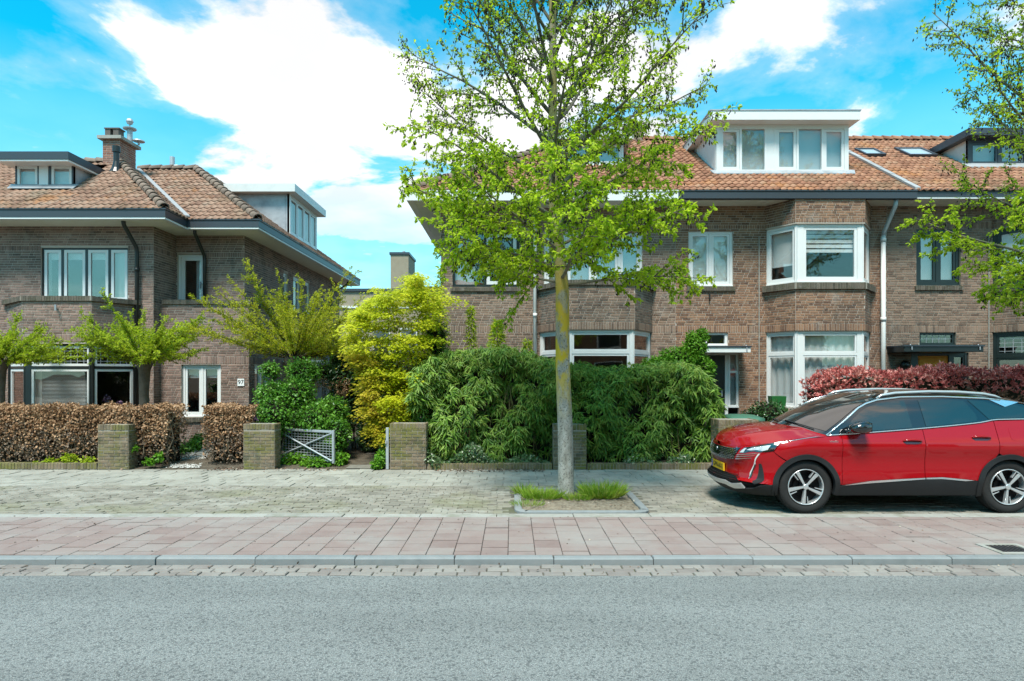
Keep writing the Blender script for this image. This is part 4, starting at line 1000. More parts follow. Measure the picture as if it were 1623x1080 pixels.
# ------------------------------------------------ eaves
gutter(H1.root, [(-2.55,25.6),(-2.55,yG),(4.02,yG)], 6.02, 6.27, MT['white'])
gutter(H2.root, [(4.024,yG),(9.80,yG)], 6.07, 6.28, MT['anthracite'])
gutter(H3.root, [(9.806,yG+.03),(15.9,yG+.03)], 6.12, 6.31, MT['anthracite'], trim=MT['white'])
soffit(H1.root, [(-2.53,25.6),(-2.53,yG+.02),(4.02,yG+.02)], [(B0+.02,25.6),(B0+.02,yW+.02),(4.02,yW+.02)], 6.025, MT['cream'])
soffit(H2.root, [(4.022,yG+.02),(9.8,yG+.02)], [(4.022,yW+.02),(9.8,yW+.02)], 6.075, MT['cream'])
soffit(H3.root, [(9.802,yG+.05),(15.9,yG+.05)], [(9.802,yW+.02),(15.9,yW+.02)], 6.073, MT['cream'])
pipe(H1.root, [(X(849,15.35),15.38,6.02),(X(849,15.5),15.5,5.9),(X(848,15.86),15.88,5.55),(X(848,15.9),15.9,5.4),(X(848,15.9),15.9,0.1)], 0.045, MT['offwhite'], collars=[(X(848,15.9),15.9,3.3)])
pipe(H2.root, [(X(1421,15.35),15.36,6.07),(X(1420.5,15.36),15.40,5.92),(X(1401,15.9),15.88,5.42),(X(1400,15.9),15.9,5.28)], 0.052, MT['metal'], name='downpipe')
pipe(H2.root, [(X(1400,15.9),15.9,5.30),(X(1400,15.9),15.9,0.1)], 0.056, MT['offwhite'], collars=[(X(1400,15.9),15.9,3.2),(X(1400,15.9),15.9,5.2)], name='downpipe')
# ------------------------------------------------ roofs
def slope_roof(H, x0, x1, left_hip=False, right_hip=False, holes=(), flat_to=None):
    mb = MB(); t = []
    poly = [(0,0),(x1-x0,0),(x1-x0,dR*kR),((dR if left_hip else 0),dR*kR)]
    roof_plane(mb, t, (x0,yG,zER), (1,0,0), (0,1,tpR), poly, holes)
    if left_hip:
        roof_plane(mb, t, (x0,yG+2*dR,zER), (0,-1,0), (1,0,tpR), [(0,0),(2*dR,0),(dR,dR*kR)])
    xr0 = x0+dR if left_hip else x0
    mb.add([(xr0,yG+dR,zER+dR*tpR-.03),(x1,yG+dR,zER+dR*tpR-.03),(x1,yG+2*dR,zER-.03),(x0,yG+2*dR,zER-.03)],[(0,1,2,3)])
    rf = mb.build('roof', MT['tile_right'], H.root, fix=False)
    lay_tiles(rf, MT['tile_right'], t)
    cap_tiles(rf, (xr0,yG+dR,zER+dR*tpR+.02),(x1,yG+dR,zER+dR*tpR+.02), mat=MT['tile_right'])
    if left_hip: cap_tiles(rf, (x0+.05,yG+.05,zER+.03),(x0+dR,yG+dR,zER+dR*tpR+.03))
    return rf
def dv(D): return (D-yG)*kR
# the wide white dormer
D2 = 16.6; e0, e1 = X(1135,D2), X(1344.5,D2); ez0 = zER+tpR*(D2-yG); ez1 = Z(198.5,D2)
r2 = slope_roof(H2, B1, 9.80, holes=[[(e0-B1,dv(D2)),(e1-B1,dv(D2)),(e1-B1,dv(D2+3.1)),(e0-B1,dv(D2+3.1))]])
dep = (ez1-ez0)/tpR
dm = MB(); dm.add([(e0,D2,ez0-.05),(e0,D2+dep,ez1-.02),(e0,D2,ez1+.02),(e1,D2,ez0-.05),(e1,D2+dep,ez1-.02),(e1,D2,ez1+.02)],[(0,2,1),(3,4,5),(2,1,4,5)])
dorm2 = dm.build('dormer', MT['offwhite'], H2.root, fix=False)
mb = MB(); nb = 11                                      # upright boards on the cheek
for k in range(nb):
    ya = D2+.02+k*(dep-.1)/nb; yb_ = ya+(dep-.1)/nb-.012; za, zb_ = ez0+tpR*(ya-D2), ez0+tpR*(yb_-D2)
    mb.hexa([(e0-.018,ya,za),(e0-.002,ya,za),(e0-.002,yb_,zb_),(e0-.018,yb_,zb_),(e0-.018,ya,ez1),(e0-.002,ya,ez1),(e0-.002,yb_,ez1),(e0-.018,yb_,ez1)])
mb.build('cheek_boards', MT['white'], dorm2)
Fd2 = Frame(e0, D2, e1, D2)
window(H2, Fd2, 0, Fd2.L, ez0-.03, ez1, cols=(.80,.95,.30,.84,.95,.86), fm='white', rec=-.02, fw=.11, sw=.075, parent=dorm2, inside=[('shade',0,1,0,1,'blind_grey')], fixed=[(1,0),(4,0),(2,0)], name='window_frame', glass='glass')
mb = MB(); cw_ = (Fd2.L-.22-.06*5); st = .11+cw_*(.80+.95)/4.7+.12; mb.fbox(Fd2,st-.005,st+cw_*.30/4.7+.005,.012,-.06,ez0+.05,ez1-.08); mb.build('panel', MT['white'], dorm2)
mb = MB(); mb.box(X(1127,16.25),X(1364,16.25),16.25,D2+3.3,ez1+.003,ez1+.23); mb.build('dormer_roof', MT['white'], dorm2)
mb = MB(); mb.box(X(1126,16.25)-.01,X(1364.5,16.25)+.01,16.235,D2+3.32,ez1+.233,ez1+.265); mb.build('roof_edge', MT['zinc'], dorm2)
mb = MB(); mb.hexa([(e0-.10,D2-.16,ez0-.075),(e1+.10,D2-.16,ez0-.075),(e1+.16,D2-.005,ez0+.05),(e0-.16,D2-.005,ez0+.05),(e0-.10,D2-.16,ez0-.055),(e1+.10,D2-.16,ez0-.055),(e1+.16,D2-.005,ez0+.08),(e0-.16,D2-.005,ez0+.08)]); mb.build('flashing', MT['zinc'], dorm2)
mb = MB(); mb.tube([(e0-.06,D2+dep*.86,ez1-.12),(e0-.06,D2+dep*.80,ez1-.30),(e0-.05,D2+.1,ez0+.10)],.03,8); mb.build('drain_pipe', MT['anthracite'], dorm2)
# small dormer on the end house, behind the tree crown
D1r = 17.3; f0, f1 = X(890,D1r), X(988,D1r); fz0 = zER+tpR*(D1r-yG); fz1 = fz0+.60
r1 = slope_roof(H1, -2.55, B1, left_hip=True, holes=[[(f0+2.55,dv(D1r)),(f1+2.55,dv(D1r)),(f1+2.55,dv(D1r+1.0)),(f0+2.55,dv(D1r+1.0))]])
dm = MB(); dp = .6/tpR; dm.add([(f0,D1r,fz0-.05),(f0,D1r+dp,fz1),(f0,D1r,fz1),(f1,D1r,fz0-.05),(f1,D1r+dp,fz1),(f1,D1r,fz1)],[(0,2,1),(3,4,5),(2,1,4,5)])
dorm1 = dm.build('dormer', MT['zinc'], H1.root, fix=False); Fd1 = Frame(f0,D1r,f1,D1r)
window(H1, Fd1, 0, Fd1.L, fz0-.02, fz1, cols=(1,1), fm='white', rec=-.02, fw=.06, sw=.06, parent=dorm1, inside=[('shade',0,1,0,1,'blind_grey')], name='window_frame')
mb = MB(); mb.box(f0-.22,f1+.22,D1r-.32,D1r+1.5,fz1+.003,fz1+.2); mb.build('dormer_roof', MT['offwhite'], dorm1)
# party-wall chimney
cm = MB(); qx, qy = X(1003,19.9), 20.0; cm.box(qx-.28,qx+.28,qy-.3,qy+.3,8.6,Z(203,qy-.3)); ch1 = cm.build('chimney', MT['brick_dark'], r1)
cm = MB(); cm.box(qx-.34,qx+.34,qy-.36,qy+.36,Z(203,qy-.3)+.002,Z(203,qy-.3)+.08); cm.box(qx-.12,qx+.12,qy-.12,qy+.12,Z(203,qy-.3)+.08,Z(203,qy-.3)+.36); cm.build('chimney_pot', MT['brick_coping'], r1)
# roof of the third house: sky lights, dark dormer
D3 = 17.2; h0, h1 = 12.42, 14.9; hz0 = zER+tpR*(D3-yG); hz1 = Z(222,D3)
def sl(px0_, px1_, pyt, pyb):
    def y_at(py): return (zER-tpR*yG-CAM_H)/((590-py)/1000.0-tpR)
    yt, yb_ = y_at(pyt), y_at(pyb); ym = (yt+yb_)/2; return X(px0_,ym), X(px1_,ym), yb_, yt
SK = [sl(1362,1394,239.5,249), sl(1428,1472,238.5,250)]
r3 = slope_roof(H3, 9.80, 15.9, holes=[[(h0-9.8,dv(D3)),(h1-9.8,dv(D3)),(h1-9.8,dv(D3+1.7)),(h0-9.8,dv(D3+1.7))]]+[[(a-9.8,dv(c)),(b-9.8,dv(c)),(b-9.8,dv(d)),(a-9.8,dv(d))] for a,b,c,d in SK])
for (a, b, c, d) in SK:
    def rp(x, y, h): return (x, y-h*tpR/kR, zER+tpR*(y-yG)+h/kR)
    mb = MB(); w = .06
    for (p, q, r_, t_) in ((a,b,c,c+w),(a,b,d-w,d),(a,a+w,c+w,d-w),(b-w,b,c+w,d-w)): mb.hexa([rp(p,r_,-.03),rp(q,r_,-.03),rp(q,t_,-.03),rp(p,t_,-.03),rp(p,r_,.09),rp(q,r_,.09),rp(q,t_,.09),rp(p,t_,.09)])
    sk = mb.build('skylight', MT['anthracite'], r3)
    mb = MB(); mb.hexa([rp(a+w,c+w,.05),rp(b-w,c+w,.05),rp(b-w,d-w,.05),rp(a+w,d-w,.05),rp(a+w,c+w,.062),rp(b-w,c+w,.062),rp(b-w,d-w,.062),rp(a+w,d-w,.062)]); mb.build('skylight_pane', plain('skylight_glass',(0.35,0.42,0.46),rough=.05,spec=1.0), r3)
dm = MB(); dp3 = (hz1-hz0)/tpR; dm.add([(h0,D3,hz0-.05),(h0,D3+dp3,hz1),(h0,D3,hz1),(h1,D3,hz0-.05),(h1,D3+dp3,hz1),(h1,D3,hz1)],[(0,2,1),(3,4,5),(2,1,4,5)])
dorm3 = dm.build('dormer', MT['offwhite'], H3.root, fix=False); Fd3 = Frame(h0,D3,h1,D3)
window(H3, Fd3, 0, Fd3.L, hz0-.02, hz1, cols=(1,1,1), fm='anthracite', rec=-.02, fw=.08, sw=.06, parent=dorm3, name='window_frame', inside=[('shade',0,1,0,1,'blind_grey')])
mb = MB(); mb.box(h0-.2,h1+.2,D3-.35,D3+2.2,hz1+.003,hz1+.2); mb.build('dormer_roof', MT['anthracite'], dorm3)
mb = MB(); mb.hexa([(h0-.16,D3-.22,hz0-.12),(h1+.16,D3-.22,hz0-.12),(h1+.16,D3-.005,hz0+.05),(h0-.16,D3-.005,hz0+.05),(h0-.16,D3-.22,hz0-.09),(h1+.16,D3-.22,hz0-.09),(h1+.16,D3-.005,hz0+.08),(h0-.16,D3-.005,hz0+.08)]); mb.build('flashing', MT['lead'], dorm3)
# lead strip up the roof between the two houses
mb = MB()
for k in range(9):
    ya, yb_ = yG+k*dR/9+.005, yG+(k+1)*dR/9-.005
    def rq(x, y, h): return (x, y, zER+tpR*(y-yG)+h)
    mb.hexa([rq(9.755,ya,.02),rq(9.885,ya,.02),rq(9.885,yb_,.02),rq(9.755,yb_,.02),rq(9.755,ya,.085),rq(9.885,ya,.085),rq(9.885,yb_,.075),rq(9.755,yb_,.075)])
mb.build('lead_strip', MT['lead'], r3, fix=False)
# hooks under the first-floor window, movement joints in the wall
mb = MB(); hx = X(1124,15.98); mb.tube([(hx,15.99,Z(466,16)),(hx,15.93,Z(468,16)),(hx,15.92,Z(474,16)),(hx,15.97,Z(478,16))],.016,6); mb.build('hook', MT['black'], H2.root)
for H, px in ((H2,1203),(H3,1567)):
    mb = MB(); jx = X(px,15.98); mb.box(jx-.012,jx+.012,15.968,15.98,0.1,5.3); mb.build('movement_joint', MT['concrete'], H.root)
for H in (H1, H2, H3): H.finish()

# ================================================================== low annexe beside the end house, flat building far behind
def hid_none(p): return p[1] > 545
A = new_house('brick_annexe', 'low flat-roofed brick annexe with dark coping beside the end house of the row', 'annexe', (-2.6, 18, 0), MT['brick_dark'], MT['mortar'], hidden=hid_none)
ax0, ax1, ay = X(668,17.8), X(703,17.8), 17.8; at = Z(454.5, ay)
A.wall(ax0, ay, B0-.01, ay, 0.05, at-.12, soldiers=[(at-.12-.01,.0001)])
A.wall(ax0, 23, ax0, ay, 0, at-.12, skin=False)
A.coping([(ax0-.04,ay),(B0-.01,ay)], at-.12, at, out=.05, inn=.2)
mb = MB(); mb.box(ax0+.02,B0-.02,ay+.1,23,at-.3,at-.2); mb.build('roof', MT['zinc'], A.root)
A.finish()
FBd = new_house('flat_building', 'plain yellow-brown brick building with flat roof and square chimney far behind the gardens', 'building', (-6, 36, 0), mk('brick_yellow_grey', [(0.20,0.165,0.115),(0.26,0.215,0.155),(0.31,0.26,0.19)], isl=.6, nz=(3,.5), rough=.95), MT['mortar'])
fy = 35.0; fx0, fx1 = X(520,fy), X(730,fy); fz = Z(458,fy)
FF = FBd.wall(fx0, fy, fx1, fy, 0, fz-.15, skin=False)
mb = MB(); mb.box(fx0,fx1,fy-.02,fy+9,0,fz-.16); mb.build('wall_body', FBd.b, FBd.root)
mb = MB(); mb.box(fx0-.1,fx1+.1,fy-.12,fy+9.1,fz-.155,fz); mb.build('roof', MT['anthracite'], FBd.root)
mb = MB(); mb.box(fx0,fx1,fy-.10,fy-.022,Z(489,fy),Z(485.5,fy)); mb.build('string_course', MT['white'], FBd.root)
mb = MB(); g0, g1 = X(619,fy+1), X(646,fy+1); gt = Z(404,fy+1); mb.box(g0,g1+.05,fy+1,fy+3.4,fz+.002,gt); mb.build('chimney', FBd.b, FBd.root)
mb = MB(); mb.box(g0-.06,g1+.11,fy+.94,fy+3.46,gt+.002,gt+.14); mb.build('chimney_cap', MT['anthracite'], FBd.root)
mb = MB(); mb.tube([((g0+g1)/2+.1,fy+2,gt+.14),((g0+g1)/2+.1,fy+2,gt+.40)],.09,8); mb.tube([((g0+g1)/2+.38,fy+2.2,gt+.14),((g0+g1)/2+.38,fy+2.2,gt+.34)],.07,8); mb.build('flue_pipe', MT['metal'], FBd.root)
for k in range(5):
    xa = fx0+1+k*1.5; mb = MB(); mb.box(xa,xa+.95,fy-.06,fy-.025,2.8,4.3); w_ = mb.build('window', MT['white'], FBd.root); mb = MB(); mb.box(xa+.07,xa+.88,fy-.085,fy-.062,2.87,4.23); mb.build('pane', plain('far_pane',(0.08,0.1,0.11),rough=.1), w_)
FBd.finish()

# ================================================================== brick pillars and low garden walls along the pavement
def hid_p(p): return False
def pillar(label, pxa, pxb, pyt, depth=.33):
    x0, x1 = X(pxa,12.06), X(pxb,12.06); z1 = Z(pyt,12.06)
    p = new_house('brick_pillar', label, 'brick pillar', ((x0+x1)/2,12.2,0), MT['brick_moss'], MT['mortar_dark'], group='square brick pillars along the pavement')
    zt = z1-.115; y0, y1_ = 12.06, 12.06+depth
    core = MB(); core.box(x0+.01,x1-.01,y0+.01,y1_-.01,-.05,z1-.012); body = core.build('mortar_core', MT['mortar_dark'], p.root)
    P = []
    for (a,b,c,d) in ((x0+.01,y0+.01,x1-.01,y0+.01),(x1-.01,y0+.01,x1-.01,y1_-.01),(x0+.01,y1_-.01,x0+.01,y0+.01)):
        F = Frame(a,b,c,d); M = Matrix(((F.u[0],0,F.n[0]),(F.u[1],0,F.n[1]),(0,1,0))); z = 0.004; k = 0
        while z < zt-.03:
            u = -(k%2)*.105-.0
            while u < F.L-.005:
                q0, q1 = max(0,u), min(F.L,u+BL)
                if q1-q0 > .03: P.append((F((q0+q1)/2,.009+rng.gauss(0,.002),z+BH/2),(q1-q0-.009,BH-.010,.04),M @ jig(.012,.008)))
                u += BL
            z += BH; k += 1
        nb = max(1,round(F.L/.06)); w = F.L/nb                      # soldier course on top
        for i in range(nb): P.append((F((i+.5)*w,.009+rng.gauss(0,.0025),zt+.056+rng.gauss(0,.002)),(w-.008,.108,.04),M @ jig(.012,.01)))
    lay(p.root, 'brick', 'bricks_beyond', MT['brick_moss'], P, ch=(.04,.08,.16))
    return p
pillar('mossy square brick pillar in front of the long brown beech hedge', 154, 203.5, 673)
pillar('brick pillar with white-flecked top course left of the metal gate', 385, 435.5, 672)
pillar('square brick pillar between the garden path and the bamboo hedge', 617.5, 675.5, 671)
pillar('yellow-green stained brick pillar half hidden by the street tree trunk', 876.5, 930, 672.5)
pillar('brick pillar with pale top beside the green bin, behind the car bonnet', 1139, 1203, 665.5, depth=.5)
def low_wall(label, pxa, pxb, zt, y0=12.07):
    x0, x1 = X(pxa,y0), X(pxb,y0); w = thing('low_wall', label, 'garden wall', ((x0+x1)/2,y0,0), 'low brick garden walls')
    mb = MB(); mb.box(x0,x1,y0+.01,y0+.2,-.05,zt-.012); mb.build('mortar_core', MT['mortar_dark'], w)
    F = Frame(x0,y0+.01,x1,y0+.01); M = Matrix(((1,0,0),(0,0,-1),(0,1,0))); P = []
    nb = round(F.L/.062); ww = F.L/nb
    for i in range(nb): P.append((F((i+.5)*ww,.009+rng.gauss(0,.002),zt-.062+rng.gauss(0,.002)),(ww-.008,.118,.16),M @ jig(.012,.01)))
    lay(w, 'brick', 'bricks_beyond', MT['brick_moss'], P, ch=(.05,.05,.05))
    return w
low_wall('low mossy brick kerb wall under the long brown beech hedge', -60, 153, .13)
low_wall('low brick kerb wall under the bamboo hedge', 677, 875, .12)
low_wall('low brick kerb wall between the tree-hidden pillar and the car', 931, 1138, .12)
low_wall('low brick kerb wall under the red-leaved hedge behind the car', 1205, 1800, .12)

# ---- metal garden gate
gt = thing('garden_gate', 'grey steel garden gate with wire mesh and crossed braces standing open among shrubs', 'gate', (X(533,12.5),12.5,0))
ga, gb = Vector((X(441,13.0),13.0,0)), Vector((X(530,12.35),12.35,0)); zt_, zb_ = Z(682,12.5), .10
Fg = Frame(ga.x,ga.y,gb.x,gb.y)
mb = MB(); L_ = Fg.L
mb.fbox(Fg,0,.04,.02,-.02,zb_,zt_); mb.fbox(Fg,L_-.045,L_,.022,-.022,zb_-.02,zt_+.01); mb.fbox(Fg,.04,L_-.045,.02,-.02,zt_-.045,zt_); mb.fbox(Fg,.04,L_-.045,.018,-.018,zb_,zb_+.035)
mb.build('gate_frame', MT['metal'], gt, bevel=.004)
for (p, q) in (((.04,zt_-.06),(L_-.04,zb_+.03)),((.04,zb_+.05),(L_-.05,zt_-.05))):
    mb = MB(); mb.tube([Fg(p[0],.03 if p[1] > q[1] else .012,p[1]),Fg(q[0],.03 if p[1] > q[1] else .012,q[1])],.017,6); mb.build('brace', MT['metal'], gt)
mb = MB()
for k in range(1,17): u = .04+(L_-.085)*k/17; mb.tube([Fg(u,-.005,zb_),Fg(u,-.005,zt_-.02)],.0042,4)
for k in range(1,12): z = zb_+(zt_-zb_)*k/12; mb.tube([Fg(.03,-.010,z),Fg(L_-.03,-.010,z)],.0042,4)
mb.build('wire_mesh', MT['metal'], gt, fix=False)
gp_ = thing('gate_post', 'slim grey steel gate post against the brick pillar by the garden path', 'gate post', (X(614,12.2),12.2,0))
mb = MB(); mb.box(X(612,12.15),X(616.5,12.15),12.12,12.17,0,Z(678,12.15)); mb.build('post', MT['metal'], gp_, bevel=.004)
mb = MB(); mb.box(X(611,12.1),X(613,12.1),12.08,12.118,.5,.56); mb.build('latch', MT['metal'], gp_)
# ---- wheelie bin behind the pale pillar
bn = thing('wheelie_bin', 'dark green wheelie bin with a ribbed lid behind the pale-topped brick pillar', 'bin', (X(1172,13.0),13.2,0))
bx, by = X(1175,13.1), 13.1; gm = plain('bin_green',(0.03,0.09,0.06),rough=.45); zl = Z(668,12.8)
mb = MB(); mb.hexa([(bx-.26,by-.26,.06),(bx+.26,by-.26,.06),(bx+.26,by+.24,.06),(bx-.26,by+.24,.06),(bx-.33,by-.34,zl),(bx+.33,by-.34,zl),(bx+.33,by+.34,zl),(bx-.33,by+.34,zl)]); mb.build('body', gm, bn, bevel=.02)
mb = MB(); V = []
for j, (yy, dz, wx) in enumerate(((-.40,0,.33),(-.33,.07,.36),(0,.115,.35),(.30,.10,.33),(.40,.04,.30))):
    for k in range(7): t = -1+2*k/6; V.append((bx+t*wx, by+yy, zl+.012+dz*(1-.35*abs(t)**3)))
mb.add(V,[(j*7+k,j*7+k+1,(j+1)*7+k+1,(j+1)*7+k) for j in range(4) for k in range(6)])
o = mb.build('lid', plain('bin_lid_green',(0.045,0.13,0.085),rough=.4), bn, smooth=True); md = o.modifiers.new('solid','SOLIDIFY'); md.thickness = .03
for sx_ in (-.27,.27): mb = MB(); mb.lathe((bx+sx_,by+.30,.10),(1,0,0),[(-.03,0),(-.03,.10),(.03,.10),(.03,0)],16); mb.build('wheel', MT['black'], bn)
# ================================================================== vegetation
nr = np.random.default_rng(11)
LEAF = {
 'small':  ([(0,0,0),(.45,.5,.10),(.45,-.5,.10),(1,0,-.06)], [(0,3,1),(0,2,3)]),
 'oval':   ([(0,0,0),(.28,.40,.07),(.28,-.40,.07),(.66,.42,.05),(.66,-.42,.05),(1,0,-.10)], [(0,2,4,5),(0,5,3,1)]),
 'lance':  ([(0,0,0),(.35,.5,.04),(.35,-.5,.04),(1,0,-.20)], [(0,3,1),(0,2,3)]),
 'blade':  ([(0,.5,0),(0,-.5,0),(.55,.38,.10),(.55,-.38,.10),(1,0,-.02)], [(0,1,3,2),(2,3,4)]),
 'maple':  ([(0,0,0),(.15,.5,-.02),(.42,.16,.05),(.55,.62,-.06),(.60,.13,.05),(1,0,-.10),(.60,-.13,.05),(.55,-.62,-.06),(.42,-.16,.05),(.15,-.5,-.02)],
            [(0,2,1),(0,4,2),(2,4,3),(0,6,4),(4,6,5),(0,8,6),(6,8,7),(0,9,8)]),
 'drop':   ([(0,0,0),(.5,.22,.0),(.5,-.11,.19),(.5,-.11,-.19),(1,0,0)], [(0,1,2),(0,2,3),(0,3,1),(4,2,1),(4,3,2),(4,1,3)]),
}
def unit(a): return a/np.maximum(np.linalg.norm(a, axis=1, keepdims=True), 1e-9)
def leaves(name, kind, C, D, N, length, width, mat, parent=None, kindtag=None, smooth=False, label=None):
    """C base points, D axis directions, N rough normals, length (n), width = share of length"""
    tv, tf = LEAF[kind]; tv = np.array(tv); n = len(C)
    D = unit(np.asarray(D, float)); B = unit(np.cross(np.asarray(N, float), D)); N2 = np.cross(D, B)
    L = np.broadcast_to(np.asarray(length, float), (n,))[:, None, None]; W = np.broadcast_to(np.asarray(width, float), (n,))[:, None, None]
    P = np.asarray(C)[:, None, :] + L*(tv[None,:,0:1]*D[:,None,:] + W*tv[None,:,1:2]*B[:,None,:] + tv[None,:,2:3]*N2[:,None,:])
    o_ = org(parent); P = P.reshape(-1, 3) - np.array(o_)
    k = len(tv); li = []; ls = []; s = 0
    flat = [i for f in tf for i in f]; ln = [len(f) for f in tf]
    idx = (np.array(flat)[None,:] + (np.arange(n)*k)[:,None]).reshape(-1)
    lens = np.tile(np.array(ln), n); starts = np.concatenate([[0], np.cumsum(lens)[:-1]])
    me = bpy.data.meshes.new(name); me.vertices.add(n*k); me.vertices.foreach_set('co', P.astype(np.float32).reshape(-1))
    me.loops.add(len(idx)); me.loops.foreach_set('vertex_index', idx.astype(np.int32))
    me.polygons.add(len(lens)); me.polygons.foreach_set('loop_start', starts.astype(np.int32)); me.polygons.foreach_set('loop_total', lens.astype(np.int32))
    if smooth: me.polygons.foreach_set('use_smooth', [True]*len(lens))
    me.materials.append(mat); me.update(calc_edges=True); me.validate()
    o = link(name, me, parent)
    ORG.setdefault(o.name, o_)
    if kindtag: o['kind'] = kindtag
    if label: o['label'] = label
    return o
def rdir(n): return unit(nr.normal(size=(n, 3)))
def vadd(a, b): return (a[0]+b[0], a[1]+b[1], a[2]+b[2])

MT['bark'] = mk('bark_grey', [(0.17,0.16,0.135),(0.27,0.255,0.22),(0.36,0.345,0.305),(0.30,0.29,0.25)], isl=0, nz=(7,0.9), rough=0.95, bump=(0.9,26,0.02), stretch=(1,1,0.45),
    stains=[(16,0.52,0.62,(0.10,0.095,0.08),0.7),(9,0.60,0.70,(0.48,0.47,0.44),0.6)])
MT['bark_branch'] = mk('bark_branch', [(0.09,0.085,0.06),(0.15,0.14,0.10),(0.20,0.185,0.14)], isl=0, nz=(9,0.8), rough=0.95)
MT['bark_brown'] = mk('bark_brown', [(0.07,0.055,0.04),(0.13,0.10,0.075),(0.17,0.14,0.11)], isl=0, nz=(9,0.8), rough=0.95, bump=(0.8,40,0.015))
MT['twig'] = plain('twig', (0.10,0.085,0.055), rough=.9)

def trunk_mat():
    """grey bark with orange-yellow lichen on the middle of the stem"""
    m, nt, out = new_mat('bark_lichen'); g = NN(nt, 'ShaderNodeNewGeometry'); P = g.outputs['Position']
    st = NN(nt, 'ShaderNodeVectorMath', {0: P, 1: (1,1,.5)}, operation='MULTIPLY').outputs[0]
    n = NN(nt, 'ShaderNodeTexNoise', {'Vector': st, 'Scale': 9.0, 'Detail': 8, 'Roughness': .7})
    c = ramp_node(nt, n.outputs['Fac'], [(0.25,(0.13,0.125,0.105)),(0.48,(0.27,0.26,0.225)),(0.62,(0.36,0.35,0.315)),(0.75,(0.46,0.45,0.42))])
    sp = NN(nt, 'ShaderNodeTexNoise', {'Vector': P, 'Scale': 38.0, 'Detail': 4}); sm = NN(nt, 'ShaderNodeMapRange', {0: sp.outputs['Fac'], 1: .55, 2: .62, 3: 0, 4: .7})
    m1 = NN(nt, 'ShaderNodeMix', {0: sm.outputs[0], 6: c, 7: (0.085,0.08,0.07,1)}, data_type='RGBA')
    xyz = NN(nt, 'ShaderNodeSeparateXYZ', {0: P})
    up = NN(nt, 'ShaderNodeMapRange', {0: xyz.outputs['Z'], 1: 1.15, 2: 2.0, 3: 0, 4: 1}); dn = NN(nt, 'ShaderNodeMapRange', {0: xyz.outputs['Z'], 1: 3.0, 2: 3.5, 3: 1, 4: 0.45})
    w = NN(nt, 'ShaderNodeMath', {0: up.outputs[0], 1: dn.outputs[0]}, operation='MULTIPLY')
    ln = NN(nt, 'ShaderNodeTexNoise', {'Vector': st, 'Scale': 6.5, 'Detail': 7, 'Roughness': .65}); lm_ = NN(nt, 'ShaderNodeMapRange', {0: ln.outputs['Fac'], 1: .40, 2: .52, 3: 0, 4: .95})
    lw = NN(nt, 'ShaderNodeMath', {0: w.outputs[0], 1: lm_.outputs[0]}, operation='MULTIPLY')
    m2 = NN(nt, 'ShaderNodeMix', {0: lw.outputs[0], 6: m1.outputs[2], 7: (0.50,0.35,0.02,1)}, data_type='RGBA')
    gw = NN(nt, 'ShaderNodeMapRange', {0: xyz.outputs['Z'], 1: 2.0, 2: 3.6, 3: 0.0, 4: 0.75})
    m3 = NN(nt, 'ShaderNodeMix', {0: NN(nt,'ShaderNodeMath',{0: gw.outputs[0], 1: n.outputs['Fac']},operation='MULTIPLY').outputs[0], 6: m2.outputs[2], 7: (0.21,0.20,0.06,1)}, data_type='RGBA')
    b = NN(nt, 'ShaderNodeBsdfPrincipled', {'Base Color': m3.outputs[2], 'Roughness': .95, 'Specular IOR Level': .2})
    bp = NN(nt, 'ShaderNodeBump', {'Height': n.outputs['Fac'], 'Strength': .9, 'Distance': .02}); nt.links.new(bp.outputs[0], b.inputs['Normal'])
    nt.links.new(b.outputs[0], out.inputs[0]); return m
MT['trunk'] = trunk_mat()
MT['leaf_street'] = leaf_mat('leaf_spring_green', [(0.21,0.33,0.012),(0.36,0.51,0.02),(0.48,0.63,0.03),(0.60,0.70,0.08)], transl=.64, clump=1.2, isl=.7)
MT['cone'] = plain('alder_cones', (0.020,0.017,0.013), rough=.9)
MT['leaf_pollard'] = leaf_mat('leaf_yellow_green', [(0.22,0.31,0.012),(0.37,0.47,0.018),(0.50,0.58,0.05)], transl=.55, clump=2.0)
MT['leaf_pollard_olive'] = leaf_mat('leaf_olive_yellow', [(0.26,0.29,0.010),(0.42,0.45,0.015),(0.55,0.55,0.05)], transl=.55, clump=2.0)
MT['leaf_maple'] = leaf_mat('leaf_golden', [(0.26,0.33,0.008),(0.46,0.52,0.014),(0.62,0.63,0.03),(0.70,0.66,0.08)], transl=.5, clump=1.1, isl=.6)
MT['leaf_maple_tip'] = leaf_mat('leaf_golden_orange', [(0.40,0.37,0.015),(0.54,0.46,0.03),(0.62,0.47,0.08)], transl=.5, clump=2, isl=.7)
MT['leaf_bamboo'] = leaf_mat('leaf_bamboo', [(0.042,0.105,0.014),(0.10,0.215,0.024),(0.185,0.325,0.038),(0.31,0.44,0.085)], transl=.30, rough=.42, clump=5.0, isl=.6, spec=.28)
MT['leaf_bamboo_light'] = leaf_mat('leaf_bamboo_light', [(0.13,0.24,0.025),(0.22,0.34,0.04),(0.34,0.44,0.10)], transl=.35, rough=.4, clump=2.5)
MT['leaf_dry'] = leaf_mat('leaf_dry_brown', [(0.15,0.08,0.04),(0.28,0.155,0.08),(0.40,0.235,0.125),(0.50,0.32,0.19)], transl=.2, rough=.6, clump=1.6, isl=.8)
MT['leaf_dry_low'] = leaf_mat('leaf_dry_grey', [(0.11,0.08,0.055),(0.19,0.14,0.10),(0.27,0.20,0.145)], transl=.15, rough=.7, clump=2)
MT['leaf_red'] = leaf_mat('leaf_red', [(0.28,0.05,0.05),(0.50,0.11,0.10),(0.62,0.20,0.175),(0.68,0.38,0.31)], transl=.25, rough=.35, clump=2.2, isl=.8, spec=.45)
